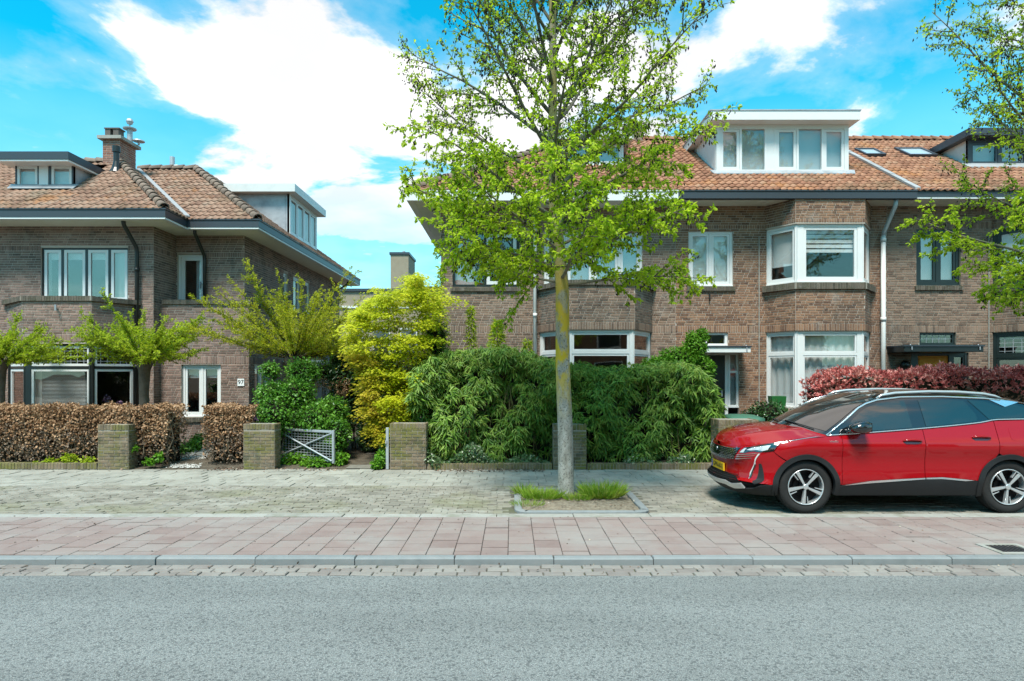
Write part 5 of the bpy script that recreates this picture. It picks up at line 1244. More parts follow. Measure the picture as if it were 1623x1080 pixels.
MT['leaf_redlow'] = leaf_mat('leaf_bronze', [(0.12,0.07,0.035),(0.24,0.11,0.07),(0.34,0.18,0.12)], transl=.15, rough=.35, clump=2.2, spec=.5)
MT['leaf_green'] = leaf_mat('leaf_mid_green', [(0.035,0.11,0.012),(0.07,0.20,0.018),(0.12,0.29,0.025),(0.18,0.36,0.05)], transl=.35, rough=.4, clump=2.2, isl=.75, spec=.4)
MT['leaf_bright'] = leaf_mat('leaf_bright_green', [(0.07,0.19,0.012),(0.12,0.29,0.018),(0.19,0.38,0.03)], transl=.4, rough=.45, clump=2.0)
MT['leaf_dark'] = leaf_mat('leaf_dark_green', [(0.018,0.05,0.013),(0.035,0.09,0.022),(0.065,0.135,0.035)], transl=.2, rough=.3, clump=2.0, spec=.5)
MT['leaf_ivy'] = leaf_mat('leaf_ivy', [(0.03,0.075,0.022),(0.06,0.12,0.035),(0.10,0.16,0.055),(0.22,0.26,0.14)], transl=.2, rough=.3, clump=3, spec=.5)
MT['grass'] = leaf_mat('grass_blade', [(0.10,0.20,0.015),(0.19,0.34,0.022),(0.29,0.42,0.04),(0.38,0.38,0.10)], transl=.45, rough=.5, clump=4)
MT['stems'] = plain('core_shade', (0.022,0.020,0.013), rough=1.0, spec=.05)  # near-black for solid foliage cores: inner shade put into the colour

# ---- street trees
STREET = []
MT['roof_orange'] = mk('roof_orange', [(0.40,0.13,0.05),(0.50,0.18,0.08)], isl=0, nz=(2,.8), rough=.8)
MT['gloss_pane'] = plain('far_glass', (0.03,0.04,0.045), rough=.05, spec=.8)
def curve_branch(p0, d0, L, n, up, wob):
    pts = [np.array(p0, float)]; d = np.array(d0, float); d /= np.linalg.norm(d)
    for i in range(n):
        d = d + np.array([nr.normal()*wob, nr.normal()*wob, up/n + nr.normal()*wob]); d /= np.linalg.norm(d)
        pts.append(pts[-1] + d*L/n)
    return pts
def at(pts, f):
    x = f*(len(pts)-1); i = min(int(x), len(pts)-2); t = x-i
    return pts[i]*(1-t)+pts[i+1]*t, (pts[i+1]-pts[i])/np.linalg.norm(pts[i+1]-pts[i])
def perp(d, ang, spread):
    """direction leaving d sideways"""
    a = np.cross(d, [0, 0, 1.0]); na = np.linalg.norm(a); a = a/na if na > .05 else np.array([1.0, 0, 0]); b = np.cross(a, d)
    s = a*math.cos(ang)+b*math.sin(ang); v = d*math.cos(spread)+s*math.sin(spread); return v/np.linalg.norm(v)
def street_tree(name, label, x, y, lean, limbs_n, zlo, ztop, seed, r0=.114, az0=0.0, azlim=None):
    global nr
    nr = np.random.default_rng(seed)
    t = thing(name, label, 'tree', (x, y, 0), 'street trees along the parking strip')
    hz = [0, .06, .35, 1.0, 2.0, 3.1, 3.7, 4.3, 5.3, 6.4, 7.4, 8.6, 9.8, ztop]
    ctr = [np.array([x+np.interp(h, [0,3.2,4.3,7.4,ztop], lean)+.012*math.sin(h*2.1), y+.02*math.sin(h*1.3), h]) for h in hz]
    rad = [r0*1.22, r0*1.12, r0*1.04, r0*.98, r0*.93, r0*.86, r0*.78, r0*.68, r0*.60, r0*.5, r0*.42, r0*.30, r0*.2, r0*.06]
    m = MB(); m.tube(ctr, rad, 16)
    tr = m.build('trunk', MT['trunk'], t, smooth=True)
    br = MB(); tw = MB(); lc = []; ld = []; ll = []; cc = []; cl = []
    def tpos(h):
        for i in range(len(hz)-1):
            if hz[i] <= h <= hz[i+1]:
                f = (h-hz[i])/(hz[i+1]-hz[i]); return ctr[i]*(1-f)+ctr[i+1]*f, rad[i]*(1-f)+rad[i+1]*f
    for i in range(limbs_n):
        f = i/(limbs_n-1); h = zlo+(ztop-.8-zlo)*f**1.28
        az = az0+i*2.39996+nr.normal()*.15
        low = h < zlo+1.3
        el = R(np.interp(h, [zlo, zlo+1.3, zlo+2.6, ztop], [12, 24, 40, 58]))+nr.normal()*.08
        L = np.interp(h, [zlo, zlo+1.0, zlo+2.2, zlo+4.6, zlo+6.0, ztop], [2.0, 2.6, 3.05, 2.9, 1.9, .6])*nr.uniform(.88,1.1)
        d = np.array([math.cos(az)*math.cos(el), math.sin(az)*math.cos(el), math.sin(el)])
        p0, rt = tpos(h); rl = min(rt*.5, .008+.0095*L)
        pts = curve_branch(p0, d, L, 8, (.02 if low else .20), .055)
        br.tube(pts, [rl*(1-.86*k/8) for k in range(9)], 6)
        nb = int(6+4.2*L)
        for b in range(nb):
            fb = .20+.80*(b+.5)/nb; p, dd = at(pts, fb)
            ang = (0 if b % 2 else math.pi)+nr.normal()*.7
            sl_ = (.95*(1-fb)+.30)*nr.uniform(.7,1.2)*min(1, L/2.0)
            s = curve_branch(p, perp(dd, ang, R(nr.uniform(32,58))), sl_, 4, (-.05 if low else .12), .09)
            tw.tube(s, [.0085*(1-.7*k/4)*min(1.2,.6+sl_) for k in range(5)], 4, cap=False)
            nt_ = int(2+sl_*5)
            tws = [s]
            for q in range(nt_):
                pp, d2 = at(s, .2+.8*(q+.5)/nt_)
                w_ = curve_branch(pp, perp(d2, nr.uniform(0,6.28), R(nr.uniform(30,65))), nr.uniform(.10,.30), 2, (-.15 if low else .1), .12)
                tw.tube(w_, [.0042,.0034,.002], 3, cap=False); tws.append(w_)
            for w_ in tws:
                lw = np.linalg.norm(w_[-1]-w_[0]); nc = max(1, int(lw/.075))
                for q in range(nc):
                    pp, d2 = at(w_, (q+.8)/(nc+.2) if nc > 1 else .95)
                    hi = np.interp(pp[2], [zlo-.3, zlo+1.5, zlo+3.5], [1.0, .95, .62])
                    k = nr.integers(6, 12) if hi > .9 else nr.integers(4, 8) if hi > .75 else nr.integers(2, 6)
                    for z in range(k):
                        a = perp(d2, nr.uniform(0,6.28), R(nr.uniform(25,85))); a[2] -= (.38 if low else .22)
                        lc.append(pp+nr.normal(size=3)*.012); ld.append(a); ll.append(nr.uniform(.036,.074)*(.55+.50*hi))
                    if nr.random() < np.interp(pp[2], [zlo, zlo+1.2, zlo+3.0, ztop], [.10, .20, .42, .45]):
                        for z in range(nr.integers(2, 5)):
                            cc.append(pp+nr.normal(size=3)*.03+np.array([0,0,-.02])); cl.append(nr.uniform(.038,.072))
    br.build('branches', MT['bark_branch'], t, smooth=True, fix=False); tw.build('twigs', MT['twig'], t, smooth=True, fix=False)
    n = len(lc); N = np.tile([0,0,1.0],(n,1))+nr.normal(size=(n,3))*.55
    leaves('crown', 'oval', np.array(lc), np.array(ld), N, np.array(ll), nr.uniform(.42,.66,n), MT['leaf_street'], t)
    STREET.append(t)
    n2 = len(cc); leaves('cones', 'drop', np.array(cc), np.tile([0,0,-1.0],(n2,1))+nr.normal(size=(n2,3))*.35, rdir(n2), np.array(cl), nr.uniform(.75,1.0,n2), MT['cone'], t)
    return t
street_tree('street_tree', 'tall young street tree with lichen-covered trunk standing in the paved tree pit', X(897,9.35), 9.35, [0,-.06,-.18,-.205,-.1], 58, 3.15, 11.2, 5)
street_tree('street_tree', 'street tree with its trunk out of view right, leafy branches before the dark-framed house', 8.9, 9.6, [0,.02,0,-.05,-.1], 42, 2.75, 10.8, 23, az0=1.0)

# ---- pollarded trees in the left gardens
def pollard(label, px, D, ztr, rtr, spread, rise, seed, mat, nsh=70, flat=.5, tr_mat='bark_brown', leafl=.045):
    global nr
    nr = np.random.default_rng(seed); x = X(px, D)
    t = thing('pollard_tree', label, 'tree', (x, D, 0), 'pollarded small trees in front of the corner house')
    m = MB(); m.tube([(x,D,0),(x+.01,D,.5),(x-.01,D,ztr*.7),(x,D,ztr*.93),(x,D,ztr),(x,D,ztr+.10)], [rtr*1.15,rtr,rtr*.95,rtr*1.15,rtr*1.7,rtr*1.1], 14); m.build('trunk', MT[tr_mat], t, smooth=True)
    tw = MB(); lc = []; ld = []
    for i in range(nsh):
        az = nr.uniform(0,6.283); el = R(nr.uniform(5,80))**1.0; el = el*flat+R(6)
        d = np.array([math.cos(az)*math.cos(el), math.sin(az)*math.cos(el), math.sin(el)])
        L = nr.uniform(.45,1.0)*(spread*math.cos(el)+rise*math.sin(el))
        p0 = np.array([x,D,ztr])+d*rtr*1.2
        s = curve_branch(p0, d, L, 5, -.10*math.cos(el)+.06, .06)
        tw.tube(s, [.011,.009,.007,.005,.0035,.002], 4, cap=False)
        subs = [s]
        for q in range(int(L*7)):
            pp, dd = at(s, nr.uniform(.25,1)); w_ = curve_branch(pp, perp(dd, nr.uniform(0,6.28), R(45)), nr.uniform(.08,.25), 2, 0, .1); tw.tube(w_, [.004,.003,.002], 3, cap=False); subs.append(w_)
        for w_ in subs:
            l = np.linalg.norm(w_[-1]-w_[0]); nc = max(2, int(l/.035))
            for q in range(nc):
                pp, dd = at(w_, .12+.88*(q+nr.random())/nc)
                for z in range(5):
                    a = perp(dd, nr.uniform(0,6.28), R(nr.uniform(35,80))); lc.append(pp+nr.normal(size=3)*.012); ld.append(a)
    tw.build('shoots', MT['twig'], t, fix=False, smooth=True); n = len(lc)
    leaves('crown', 'small', np.array(lc), np.array(ld), np.tile([0,0,1.0],(n,1))+nr.normal(size=(n,3))*.4, nr.uniform(.6,1.25,n)*leafl, nr.uniform(.5,.75,n), MT[mat], t)
pollard('small pollard with bright yellow-green flat crown in front of the bay window', 229, 13.4, 2.05, .10, 1.15, 1.15, 31, 'leaf_pollard', nsh=104, flat=.55)
pollard('small yellow-green pollard cut by the left edge of the photo', 0, 13.4, 2.05, .10, 1.15, .75, 32, 'leaf_pollard', nsh=88, flat=.5)
pollard('pollard with long olive-yellow fanning shoots above the green shrubs beside the house corner', 466, 14.4, 2.15, .14, 1.75, 1.75, 33, 'leaf_pollard_olive', nsh=112, flat=.62, leafl=.040)

# ---- generic leafy bodies
def blob_points(n, c, r, shell=.55, squash=None):
    d = rdir(n); rr = (1-shell*nr.random(n)**1.6)[:,None]
    return np.array(c)+d*rr*np.array(r), d
def shrub(name, label, cat, blobs, n, kind, length, width, mat, droop=.2, loc=None, group=None, stems=True, out=.8, shell=.6, child='foliage', core=True, thingobj=None):
    """blobs: [(cx,cy,cz, rx,ry,rz, weight)]"""
    t = thingobj or thing(name, label, cat, loc or (blobs[0][0], blobs[0][1], 0), group)
    W = np.array([b[6] for b in blobs], float); W /= W.sum(); C = []; Dn = []
    for b, w in zip(blobs, W):
        k = max(3, int(n*w)); p, d = blob_points(k, b[:3], b[3:6], shell)
        # clumps: pull the points towards a few dozen twig ends
        nc = max(6, k//26); q, dq = blob_points(nc, b[:3], b[3:6], shell*.6); pick = nr.integers(0, nc, k)
        mixw = nr.uniform(.15,.9,k)[:,None]*.55
        p = p*(1-mixw)+(q[pick]+nr.normal(size=(k,3))*.05)*mixw
        C.append(p); Dn.append(d)
    C = np.concatenate(C); Dn = np.concatenate(Dn); n = len(C)
    keep = C[:,2] > .03; C, Dn = C[keep], Dn[keep]; n = len(C)
    D = Dn*out+rdir(n)*.75; D[:,2] -= droop
    leaves(child, kind, C, D, Dn*.6+np.array([0,0,.7])+nr.normal(size=(n,3))*.4, nr.uniform(.65,1.3,n)*length, nr.uniform(.8,1.2,n)*width, MT[mat], t)
    if stems:
        m = MB()
        for b in blobs:
            for k in range(3):
                q = np.array(b[:3])+rdir(1)[0]*np.array(b[3:6])*.6; m.tube([(b[0]+nr.normal()*.05, b[1]+nr.normal()*.05, .0),((b[0]+q[0])/2, (b[1]+q[1])/2, q[2]*.55), tuple(q)], [.016,.011,.004], 4, cap=False)
        m.build('stems', MT['twig'], t, fix=False)
    if core:  # opaque dark blobs added so the inside of the shrub looks shaded
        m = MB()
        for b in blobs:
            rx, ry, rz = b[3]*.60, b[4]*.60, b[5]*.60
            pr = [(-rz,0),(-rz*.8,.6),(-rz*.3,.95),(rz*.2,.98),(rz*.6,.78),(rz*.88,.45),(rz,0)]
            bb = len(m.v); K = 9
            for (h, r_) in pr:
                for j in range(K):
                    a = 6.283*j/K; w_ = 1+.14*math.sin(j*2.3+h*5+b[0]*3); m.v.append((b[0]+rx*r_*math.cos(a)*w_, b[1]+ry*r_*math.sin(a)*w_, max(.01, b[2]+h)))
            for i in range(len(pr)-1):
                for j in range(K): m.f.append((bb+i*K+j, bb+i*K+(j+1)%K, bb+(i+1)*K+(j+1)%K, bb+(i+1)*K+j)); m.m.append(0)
        m.build('shade_core', MT['stems'], t, fix=False, smooth=True)
    return t
nr = np.random.default_rng(77)

# golden maple
def maple():
    x, y = X(628,13.5), 13.5
    t = thing('golden_maple', 'golden yellow-green Japanese maple leaning over the garden path', 'tree', (x, y, 0))
    m = MB()
    m.tube([(x+.35,y+.3,0),(x+.3,y+.2,.6),(x+.12,y+.1,1.3),(x,y,2.0)], [.06,.05,.042,.03], 8); 
    m.tube([(x+.35,y+.3,.2),(x+.45,y+.2,1.0),(x+.42,y,1.9),(x+.2,y,2.6)], [.045,.04,.03,.015], 8)
    m.tube([(x+.12,y+.1,1.3),(x-.4,y-.1,1.5),(x-.8,y-.3,1.45)], [.03,.02,.01], 6); m.tube([(x+.3,y+.2,.7),(x-.1,y-.2,1.0),(x-.45,y-.4,.95)], [.03,.02,.01], 6)
    m.build('trunk', MT['bark_brown'], t, smooth=True)
    LC, LD, LS = [], [], []; TC, TD, TS = [], [], []
    # layered sprays: (px, py, D, half width m, tip)
    sprays = []
    outline = [(455,648,668),(475,585,700),(500,560,708),(525,540,705),(550,548,690),(575,562,690),(600,575,690),(625,575,672),(650,578,660),(675,590,650),(695,597,640)]
    for (py, a, b) in outline:
        for k in range(34):
            D = nr.uniform(12.5,14.1); px = nr.uniform(a+10,b-6); sprays.append((px, py+nr.uniform(-20,16), D))
    for k in range(90):
        py = nr.uniform(450,700); a = np.interp(py,[o[0] for o in outline],[o[1] for o in outline]); sprays.append((a+nr.uniform(2,16), py, nr.uniform(12.7,13.7)))
    for (px, py) in ((642,440),(650,448),(640,458),(655,462),(630,462),(668,470),(612,476),(600,490),(575,492),(715,472),(722,478),(690,474),(640,500),(620,520),(660,520),(600,540),(640,560),(610,580),(670,560),(650,610),(625,620)): sprays.append((px,py,13.4))
    for (px, py, D) in sprays:
        c = np.array([X(px,D), D, Z(py,D)])
        if c[2] < .35: continue
        k = nr.integers(60,96); rx = nr.uniform(.13,.25)
        out_ = np.array([c[0]-(x+.15), c[1]-(y+.2), 0]); out_ /= max(.2, np.linalg.norm(out_))
        p = c+np.stack([nr.normal(size=k)*rx*.62, nr.normal(size=k)*rx*.62, np.zeros(k)],1); p[:,2] += nr.normal(size=k)*.035-.22*np.linalg.norm((p-c)[:,:2],axis=1)
        d = (p-c)*1.6+out_*.30+rdir(k)*.10; d[:,2] -= .14
        tip = px < np.interp(py,[o[0] for o in outline],[o[1] for o in outline])+26 and py > 560
        (TC if tip else LC).append(p); (TD if tip else LD).append(d)
    for nm, A, B, mt in (('crown', LC, LD, 'leaf_maple'), ('crown', TC, TD, 'leaf_maple_tip')):
        C = np.concatenate(A); D_ = np.concatenate(B); n = len(C)
        leaves(nm, 'maple', C, D_, np.tile([0,-.25,1.0],(n,1))+nr.normal(size=(n,3))*.35, nr.uniform(.042,.078,n), nr.uniform(.75,1.0,n), MT[mt], t, label=None if mt == 'leaf_maple' else 'orange-tinged outer leaves')
maple()

# bamboo hedge
def bamboo():
    x0, x1 = X(655,12.9), X(1148,12.6)
    t = thing('bamboo_hedge', 'dense dark green bamboo hedge with long drooping leaves behind the street tree', 'hedge', ((x0+x1)/2, 13, 0))
    def top(x):                                     # top line, from the outline in the photograph
        px = 811.5+x*1000/13.0
        return Z(np.interp(px,[640,690,740,800,870,960,1050,1090,1115,1135,1150],[600,566,560,553,574,590,580,580,596,632,690]), 13.0)
    def front(x, z):                                # front face bulges
        return 12.66+.17*math.sin(x*2.1+z*1.3)+.15*math.sin(x*4.7-z*3.1)+.07*math.sin(x*9+z*6)-.10*math.sin(max(0,min(1,z/1.9))*math.pi)
    C, D, N, Ls = [], [], [], []
    def clump(p, face, k, size, light=False):
        pale_ = nr.random() < np.interp(p[2],[0,1.2,2.0],[.05,.14,.42])
        tilt = nr.normal()*.5; out_ = nr.uniform(.25,.75)
        for q in range(k):
            a = tilt+1.25*(2*(q+nr.random())/k-1)
            dv_ = np.array([math.sin(a)+face[0]*.4, -out_+face[1]*.1+nr.normal()*.12, -math.cos(a)*.9+nr.normal()*.12])
            C.append(p+nr.normal(size=3)*.018); D.append(dv_); N.append(np.array([face[0]*.5+nr.normal()*.35, -.55+nr.normal()*.3, .8])); Ls.append(size*nr.uniform(.7,1.25)); PALE.append(pale_ or nr.random() < .04)
    PALE = []
    for k in range(3200):
        x = nr.uniform(x0,x1); h = top(x); z = nr.random()**.85*h
        if z < .16 or math.sin(x*6.1+2*math.sin(z*3.3))*math.sin(z*7.7+1.5*math.sin(x*4.1)) > .42+.5*nr.random(): continue
        edge = min(1, (x1-x)/.45); yb_ = front(x, z)+(1-max(0,edge))**2*.5
        depth = nr.random()**2.2*.32
        clump(np.array([x, yb_+depth, z]), (0.0 if edge > .5 else .6, -1.0, 0), nr.integers(6,10), .155)
    for k in range(900):                            # top surface
        x = nr.uniform(x0,x1); h = top(x); yb_ = nr.uniform(12.6,13.5)
        clump(np.array([x, yb_, h+nr.normal()*.05-(.12 if yb_ < 12.75 else 0)]), (nr.normal()*.5, -.5, .6), nr.integers(6,10), .135)
    for k in range(380):                            # right-hand end
        z = nr.random()*1.5; yy = nr.uniform(12.7,13.5); xx = np.interp(z,[0,.6,1.2,1.8],[x1-.02,x1,x1-.12,x1-.5])
        clump(np.array([xx, yy, z+.1]), (1.0, -.4, 0), nr.integers(6,9), .14)
    n = len(C); lt = nr.random(n)
    C, D, N, Ls = map(np.array, (C, D, N, Ls))
    sel = np.array(PALE)
    leaves('foliage', 'lance', C[~sel], D[~sel], N[~sel], Ls[~sel], nr.uniform(.16,.24,(~sel).sum()), MT['leaf_bamboo'], t)
    leaves('young_leaves', 'lance', C[sel], D[sel], N[sel], Ls[sel]*.92, nr.uniform(.12,.17,sel.sum()), MT['leaf_bamboo_light'], t)
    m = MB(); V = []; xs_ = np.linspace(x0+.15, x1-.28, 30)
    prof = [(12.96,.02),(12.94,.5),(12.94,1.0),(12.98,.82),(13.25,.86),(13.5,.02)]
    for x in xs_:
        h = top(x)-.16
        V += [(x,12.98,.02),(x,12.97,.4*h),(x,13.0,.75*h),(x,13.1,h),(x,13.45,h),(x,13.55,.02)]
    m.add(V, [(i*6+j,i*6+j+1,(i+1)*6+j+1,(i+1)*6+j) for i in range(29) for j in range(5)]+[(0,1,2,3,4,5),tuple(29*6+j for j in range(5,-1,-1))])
    m.build('hedge_shade_core', MT['stems'], t, fix=False)  # added solid core, coloured as the shade deep in the bamboo
    m = MB()
    for k in range(70):
        x = nr.uniform(x0+.1,x1-.1); yy = nr.uniform(12.8,12.95); m.tube([(x,yy,0),(x+nr.normal()*.05,yy-.02,.8),(x+nr.normal()*.1,yy,1.6)], [.008,.007,.004], 5, cap=False)
    m.build('culms', plain('culm', (0.16,0.14,0.05), rough=.5), t, fix=False)
bamboo()
def bamboo_shoot(label, px, pyt, pyb, w, D, seed, n=300):
    x = X(px,D); t = thing('bamboo_shoot', label, 'bamboo', (x,D,0), 'bamboo shoots above the hedge'); n = int(n*1.5); zt_, zb_ = Z(pyt,D), Z(pyb,D)
    m = MB(); m.tube([(x,D,0),(x,D,zb_),(x+.02,D,zt_-.03)], [.011,.010,.003], 6); m.build('culm', plain('culm_green',(0.12,0.17,0.03),rough=.5), t)
    z = zb_+(zt_-zb_)*nr.random(n)**.9; f = (z-zb_)/(zt_-zb_); a = nr.uniform(0,6.28,n); r = w*(1-f*.8)*nr.uniform(.05,.75,n)
    C = np.stack([x+np.cos(a)*r, D+np.sin(a)*r, z],1); Dr = np.stack([np.cos(a), np.sin(a), nr.normal(size=n)*.5-.1],1)+nr.normal(size=(n,3))*.3
    leaves('foliage', 'lance', C, Dr, np.tile([0,0,1.0],(n,1))+nr.normal(size=(n,3))*.4, nr.uniform(.08,.15,n), nr.uniform(.16,.24,n), MT['leaf_pollard'], t)
bamboo_shoot('slim single bamboo plume standing against the brick wall above the hedge', 747, 486, 552, .13, 13.7, 1, 230)
bamboo_shoot('broad pointed bamboo tuft above the hedge, right of the slim plume', 788, 508, 570, .30, 13.3, 2, 420)
bamboo_shoot('feathery bamboo tuft growing beside the white downpipe of the end house', 836, 538, 575, .22, 13.8, 3, 160)
bamboo_shoot('tall thin bamboo spray behind the golden maple by the annexe coping', 697, 432, 560, .30, 14.2, 4, 300)

# beech hedges (last year's brown leaves)
def beech(label, pxa, pxb, D0, D1_, pyt, n, seed, rough_left=0.0):
    global nr
    nr = np.random.default_rng(seed)
    x0, x1 = X(pxa,D0), X(pxb,D0); zt_ = Z(pyt,D0); t = thing('beech_hedge', label, 'hedge', ((x0+x1)/2,(D0+D1_)/2,0), 'clipped brown beech hedges')
    k = n; A = nr.random(k)
    x = nr.uniform(x0,x1,k); z = .05+(zt_-.05)*nr.random(k)**.75; y = D0+nr.random(k)**2.0*.22+.035*np.sin(x*7+z*5)
    nt_ = int(n*.34); x2 = nr.uniform(x0,x1,nt_); y2 = nr.uniform(D0,D1_,nt_); z2 = zt_-nr.random(nt_)**2*.14+.03*np.sin(x2*6)+.02*np.sin(x2*17+y2*9)
    ne = int(n*.12); y3 = nr.uniform(D0,D1_,ne); z3 = .05+(zt_-.05)*nr.random(ne)**.8; x3 = np.where(nr.random(ne) < .5, x1-nr.random(ne)**2*.15, x0+nr.random(ne)**2*.15)
    C = np.stack([np.concatenate([x,x2,x3]), np.concatenate([y,y2,y3]), np.concatenate([z,z2,z3])],1)
    N = np.concatenate([np.tile([0,-1.0,.2],(k,1)), np.tile([0,-.3,1.0],(nt_,1)), np.tile([.4,-.6,.2],(ne,1))])+nr.normal(size=(k+nt_+ne,3))*.55
    n_ = len(C); Dr = rdir(n_); Dr[:,2] -= .25
    thin = nr.random(n_) < np.interp(C[:,2],[0,.45,.8,1.3],[.25,.55,1,1]); C, N, Dr = C[thin], N[thin], Dr[thin]; n_ = len(C)
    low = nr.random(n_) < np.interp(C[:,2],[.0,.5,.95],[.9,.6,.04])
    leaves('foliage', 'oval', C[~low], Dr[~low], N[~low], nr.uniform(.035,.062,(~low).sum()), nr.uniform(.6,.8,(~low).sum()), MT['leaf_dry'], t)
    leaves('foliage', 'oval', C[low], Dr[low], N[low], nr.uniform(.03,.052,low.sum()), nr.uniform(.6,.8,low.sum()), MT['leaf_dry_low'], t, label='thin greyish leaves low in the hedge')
    m = MB()
    for q in range(int((x1-x0)*34)):
        xx = nr.uniform(x0,x1); yy = nr.uniform(D0+.04,D0+.4); p = [(xx,yy+.1,0)]
        for s in range(4): p.append((p[-1][0]+nr.normal()*.08, yy+nr.normal()*.05, zt_*(s+1)/4.2))
        m.tube(p, [.011,.009,.007,.005,.003], 4, cap=False)
        for s in range(3):
            b = p[1+s]; m.tube([b,(b[0]+nr.normal()*.2,b[1]-.1+nr.normal()*.06,b[2]+nr.uniform(.02,.22))], [.004,.0015], 3, cap=False)
    m.build('twigs', MT['twig'], t, fix=False)
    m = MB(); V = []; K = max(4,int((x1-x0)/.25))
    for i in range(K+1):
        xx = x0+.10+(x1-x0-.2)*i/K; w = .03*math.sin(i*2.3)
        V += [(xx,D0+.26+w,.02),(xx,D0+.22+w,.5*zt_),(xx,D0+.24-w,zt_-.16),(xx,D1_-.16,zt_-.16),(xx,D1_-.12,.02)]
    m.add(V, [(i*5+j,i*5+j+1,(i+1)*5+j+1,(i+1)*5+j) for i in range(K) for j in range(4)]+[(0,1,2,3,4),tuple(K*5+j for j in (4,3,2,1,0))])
    m.build('shade_core', MT['stems'], t, fix=False)  # added dark solid standing in for shade behind the outer leaves
    return t
beech('long clipped brown-leaved beech hedge in front of the bay window', -70, 264, 12.28, 13.1, 645, 17000, 41)
beech('short ragged brown-leaved beech hedge between the gravel path and a brick pillar', 321, 398, 12.45, 13.3, 645, 5200, 42)

# red-leaved hedge behind the car
def photinia():
    global nr
    nr = np.random.default_rng(51); x0, x1 = X(1303,12.6), 14.2; y0, y1 = 12.5, 13.6
    t = thing('photinia_hedge', 'long clipped hedge with glossy pink-red young leaves behind the red car', 'hedge', ((x0+x1)/2, 13, 0))
    def top(x): return 1.80+.05*math.sin(x*3)+.04*math.sin(x*7.3)-.45*max(0,1-(x-x0)/.5)**2+.05*np.interp(x,[x0,x1],[0,1.5])
    C, D, N, Ls, RED = [], [], [], [], []
    def whorl(p, ax, k, s, red):
        for q in range(k):
            a = perp(ax, nr.uniform(0,6.28), R(nr.uniform(18,58))); C.append(p+ax*nr.uniform(0,.04)); D.append(a); N.append(ax+nr.normal(size=3)*.3); Ls.append(s*nr.uniform(.7,1.2)); RED.append(red)
    for k in range(2300):
        x = nr.uniform(x0,x1); y = nr.uniform(y0,y1); z = top(x)+nr.normal()*.035-.10*max(0,1-(y-y0)/.15)
        ax = unit(np.array([[nr.normal()*.35, -.25+nr.normal()*.3, 1.0]]))[0]; whorl(np.array([x,y,z]), ax, nr.integers(5,9), .085, True)
    for k in range(2300):
        x = nr.uniform(x0,x1); h = top(x); z = h*nr.random()**.6; y = y0+.05*math.sin(x*5+z*4)+nr.random()**2*.18
        ax = unit(np.array([[nr.normal()*.45, -1.0, .55+nr.normal()*.35]]))[0]; whorl(np.array([x,y,z]), ax, nr.integers(5,8), .08, z > h-.30-.1*nr.random())
    for k in range(260):
        z = top(x0+.3)*nr.random(); whorl(np.array([x0+.04+.1*nr.random(), nr.uniform(y0,y1), z]), unit(np.array([[-1.0,-.3,.5]]))[0], 6, .08, z > 1.25)
    C, D, N, Ls, RED = np.array(C), np.array(D), np.array(N), np.array(Ls), np.array(RED)
    leaves('young_leaves', 'oval', C[RED], D[RED], N[RED], Ls[RED], .36, MT['leaf_red'], t)
    leaves('foliage', 'oval', C[~RED], D[~RED], N[~RED], Ls[~RED], .42, MT['leaf_redlow'], t)
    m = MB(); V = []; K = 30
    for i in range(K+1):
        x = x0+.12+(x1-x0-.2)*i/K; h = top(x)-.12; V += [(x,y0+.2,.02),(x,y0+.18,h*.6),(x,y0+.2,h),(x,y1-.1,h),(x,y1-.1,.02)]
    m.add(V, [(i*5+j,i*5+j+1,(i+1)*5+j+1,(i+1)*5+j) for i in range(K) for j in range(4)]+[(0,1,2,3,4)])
    m.build('shade_core', MT['stems'], t, fix=False)  # closed dark core added as painted shade within the hedge
photinia()

# shrubs between the left house and the path
nr = np.random.default_rng(61)
def PB(px, py, D, rx, ry, rz, w=1): return (X(px,D), D, Z(py,D), rx, ry, rz, w)
shrub('green_shrub', 'bright green leafy shrub spilling over the pillar and the gate', 'shrub',
      [PB(440,655,12.9,.50,.5,.50,1.3),PB(432,625,13.1,.40,.4,.32,.9),PB(525,655,13.4,.42,.4,.42,1.1),PB(500,665,13.0,.42,.5,.40,1.2),PB(470,625,13.2,.45,.4,.40,1.1),PB(430,690,12.8,.20,.25,.36,.6),PB(470,700,13.35,.45,.25,.36,1.0),PB(428,588,13.3,.22,.3,.20,.3),PB(530,690,13.0,.36,.4,.42,1.0),PB(480,590,13.6,.42,.4,.34,.9)], 21000, 'oval', .056, .65, 'leaf_green', shell=.45)
shrub('ground_ivy', 'low mound of green weeds growing through the foot of the metal gate', 'shrub',
      [PB(470,732,12.75,.42,.3,.17,1),PB(505,735,12.5,.40,.25,.13,1),PB(540,728,12.6,.14,.25,.15,.5),PB(520,700,13.2,.30,.3,.34,.9)], 5200, 'oval', .055, .7, 'leaf_bright', core=True, stems=False)
shrub('dark_shrub', 'dark glossy evergreen shrub deep in the passage beside the entrance', 'shrub',
      [PB(548,600,14.6,.50,.6,.55,1.3),PB(575,640,14.9,.50,.6,.65,1.2),PB(540,655,14.3,.45,.5,.50,1),PB(590,690,14.3,.35,.5,.40,.8),PB(560,570,14.8,.42,.5,.30,.9)], 9000, 'oval', .08, .5, 'leaf_dark', shell=.45)
shrub('green_shrub', 'light green shrub crown against the sky side of the passage, behind the dark one', 'shrub',
      [PB(545,575,15.2,.55,.5,.40,1.2),PB(515,590,15.4,.35,.5,.30,.7),PB(585,585,15.6,.45,.4,.30,.8)], 2600, 'oval', .06, .6, 'leaf_green')
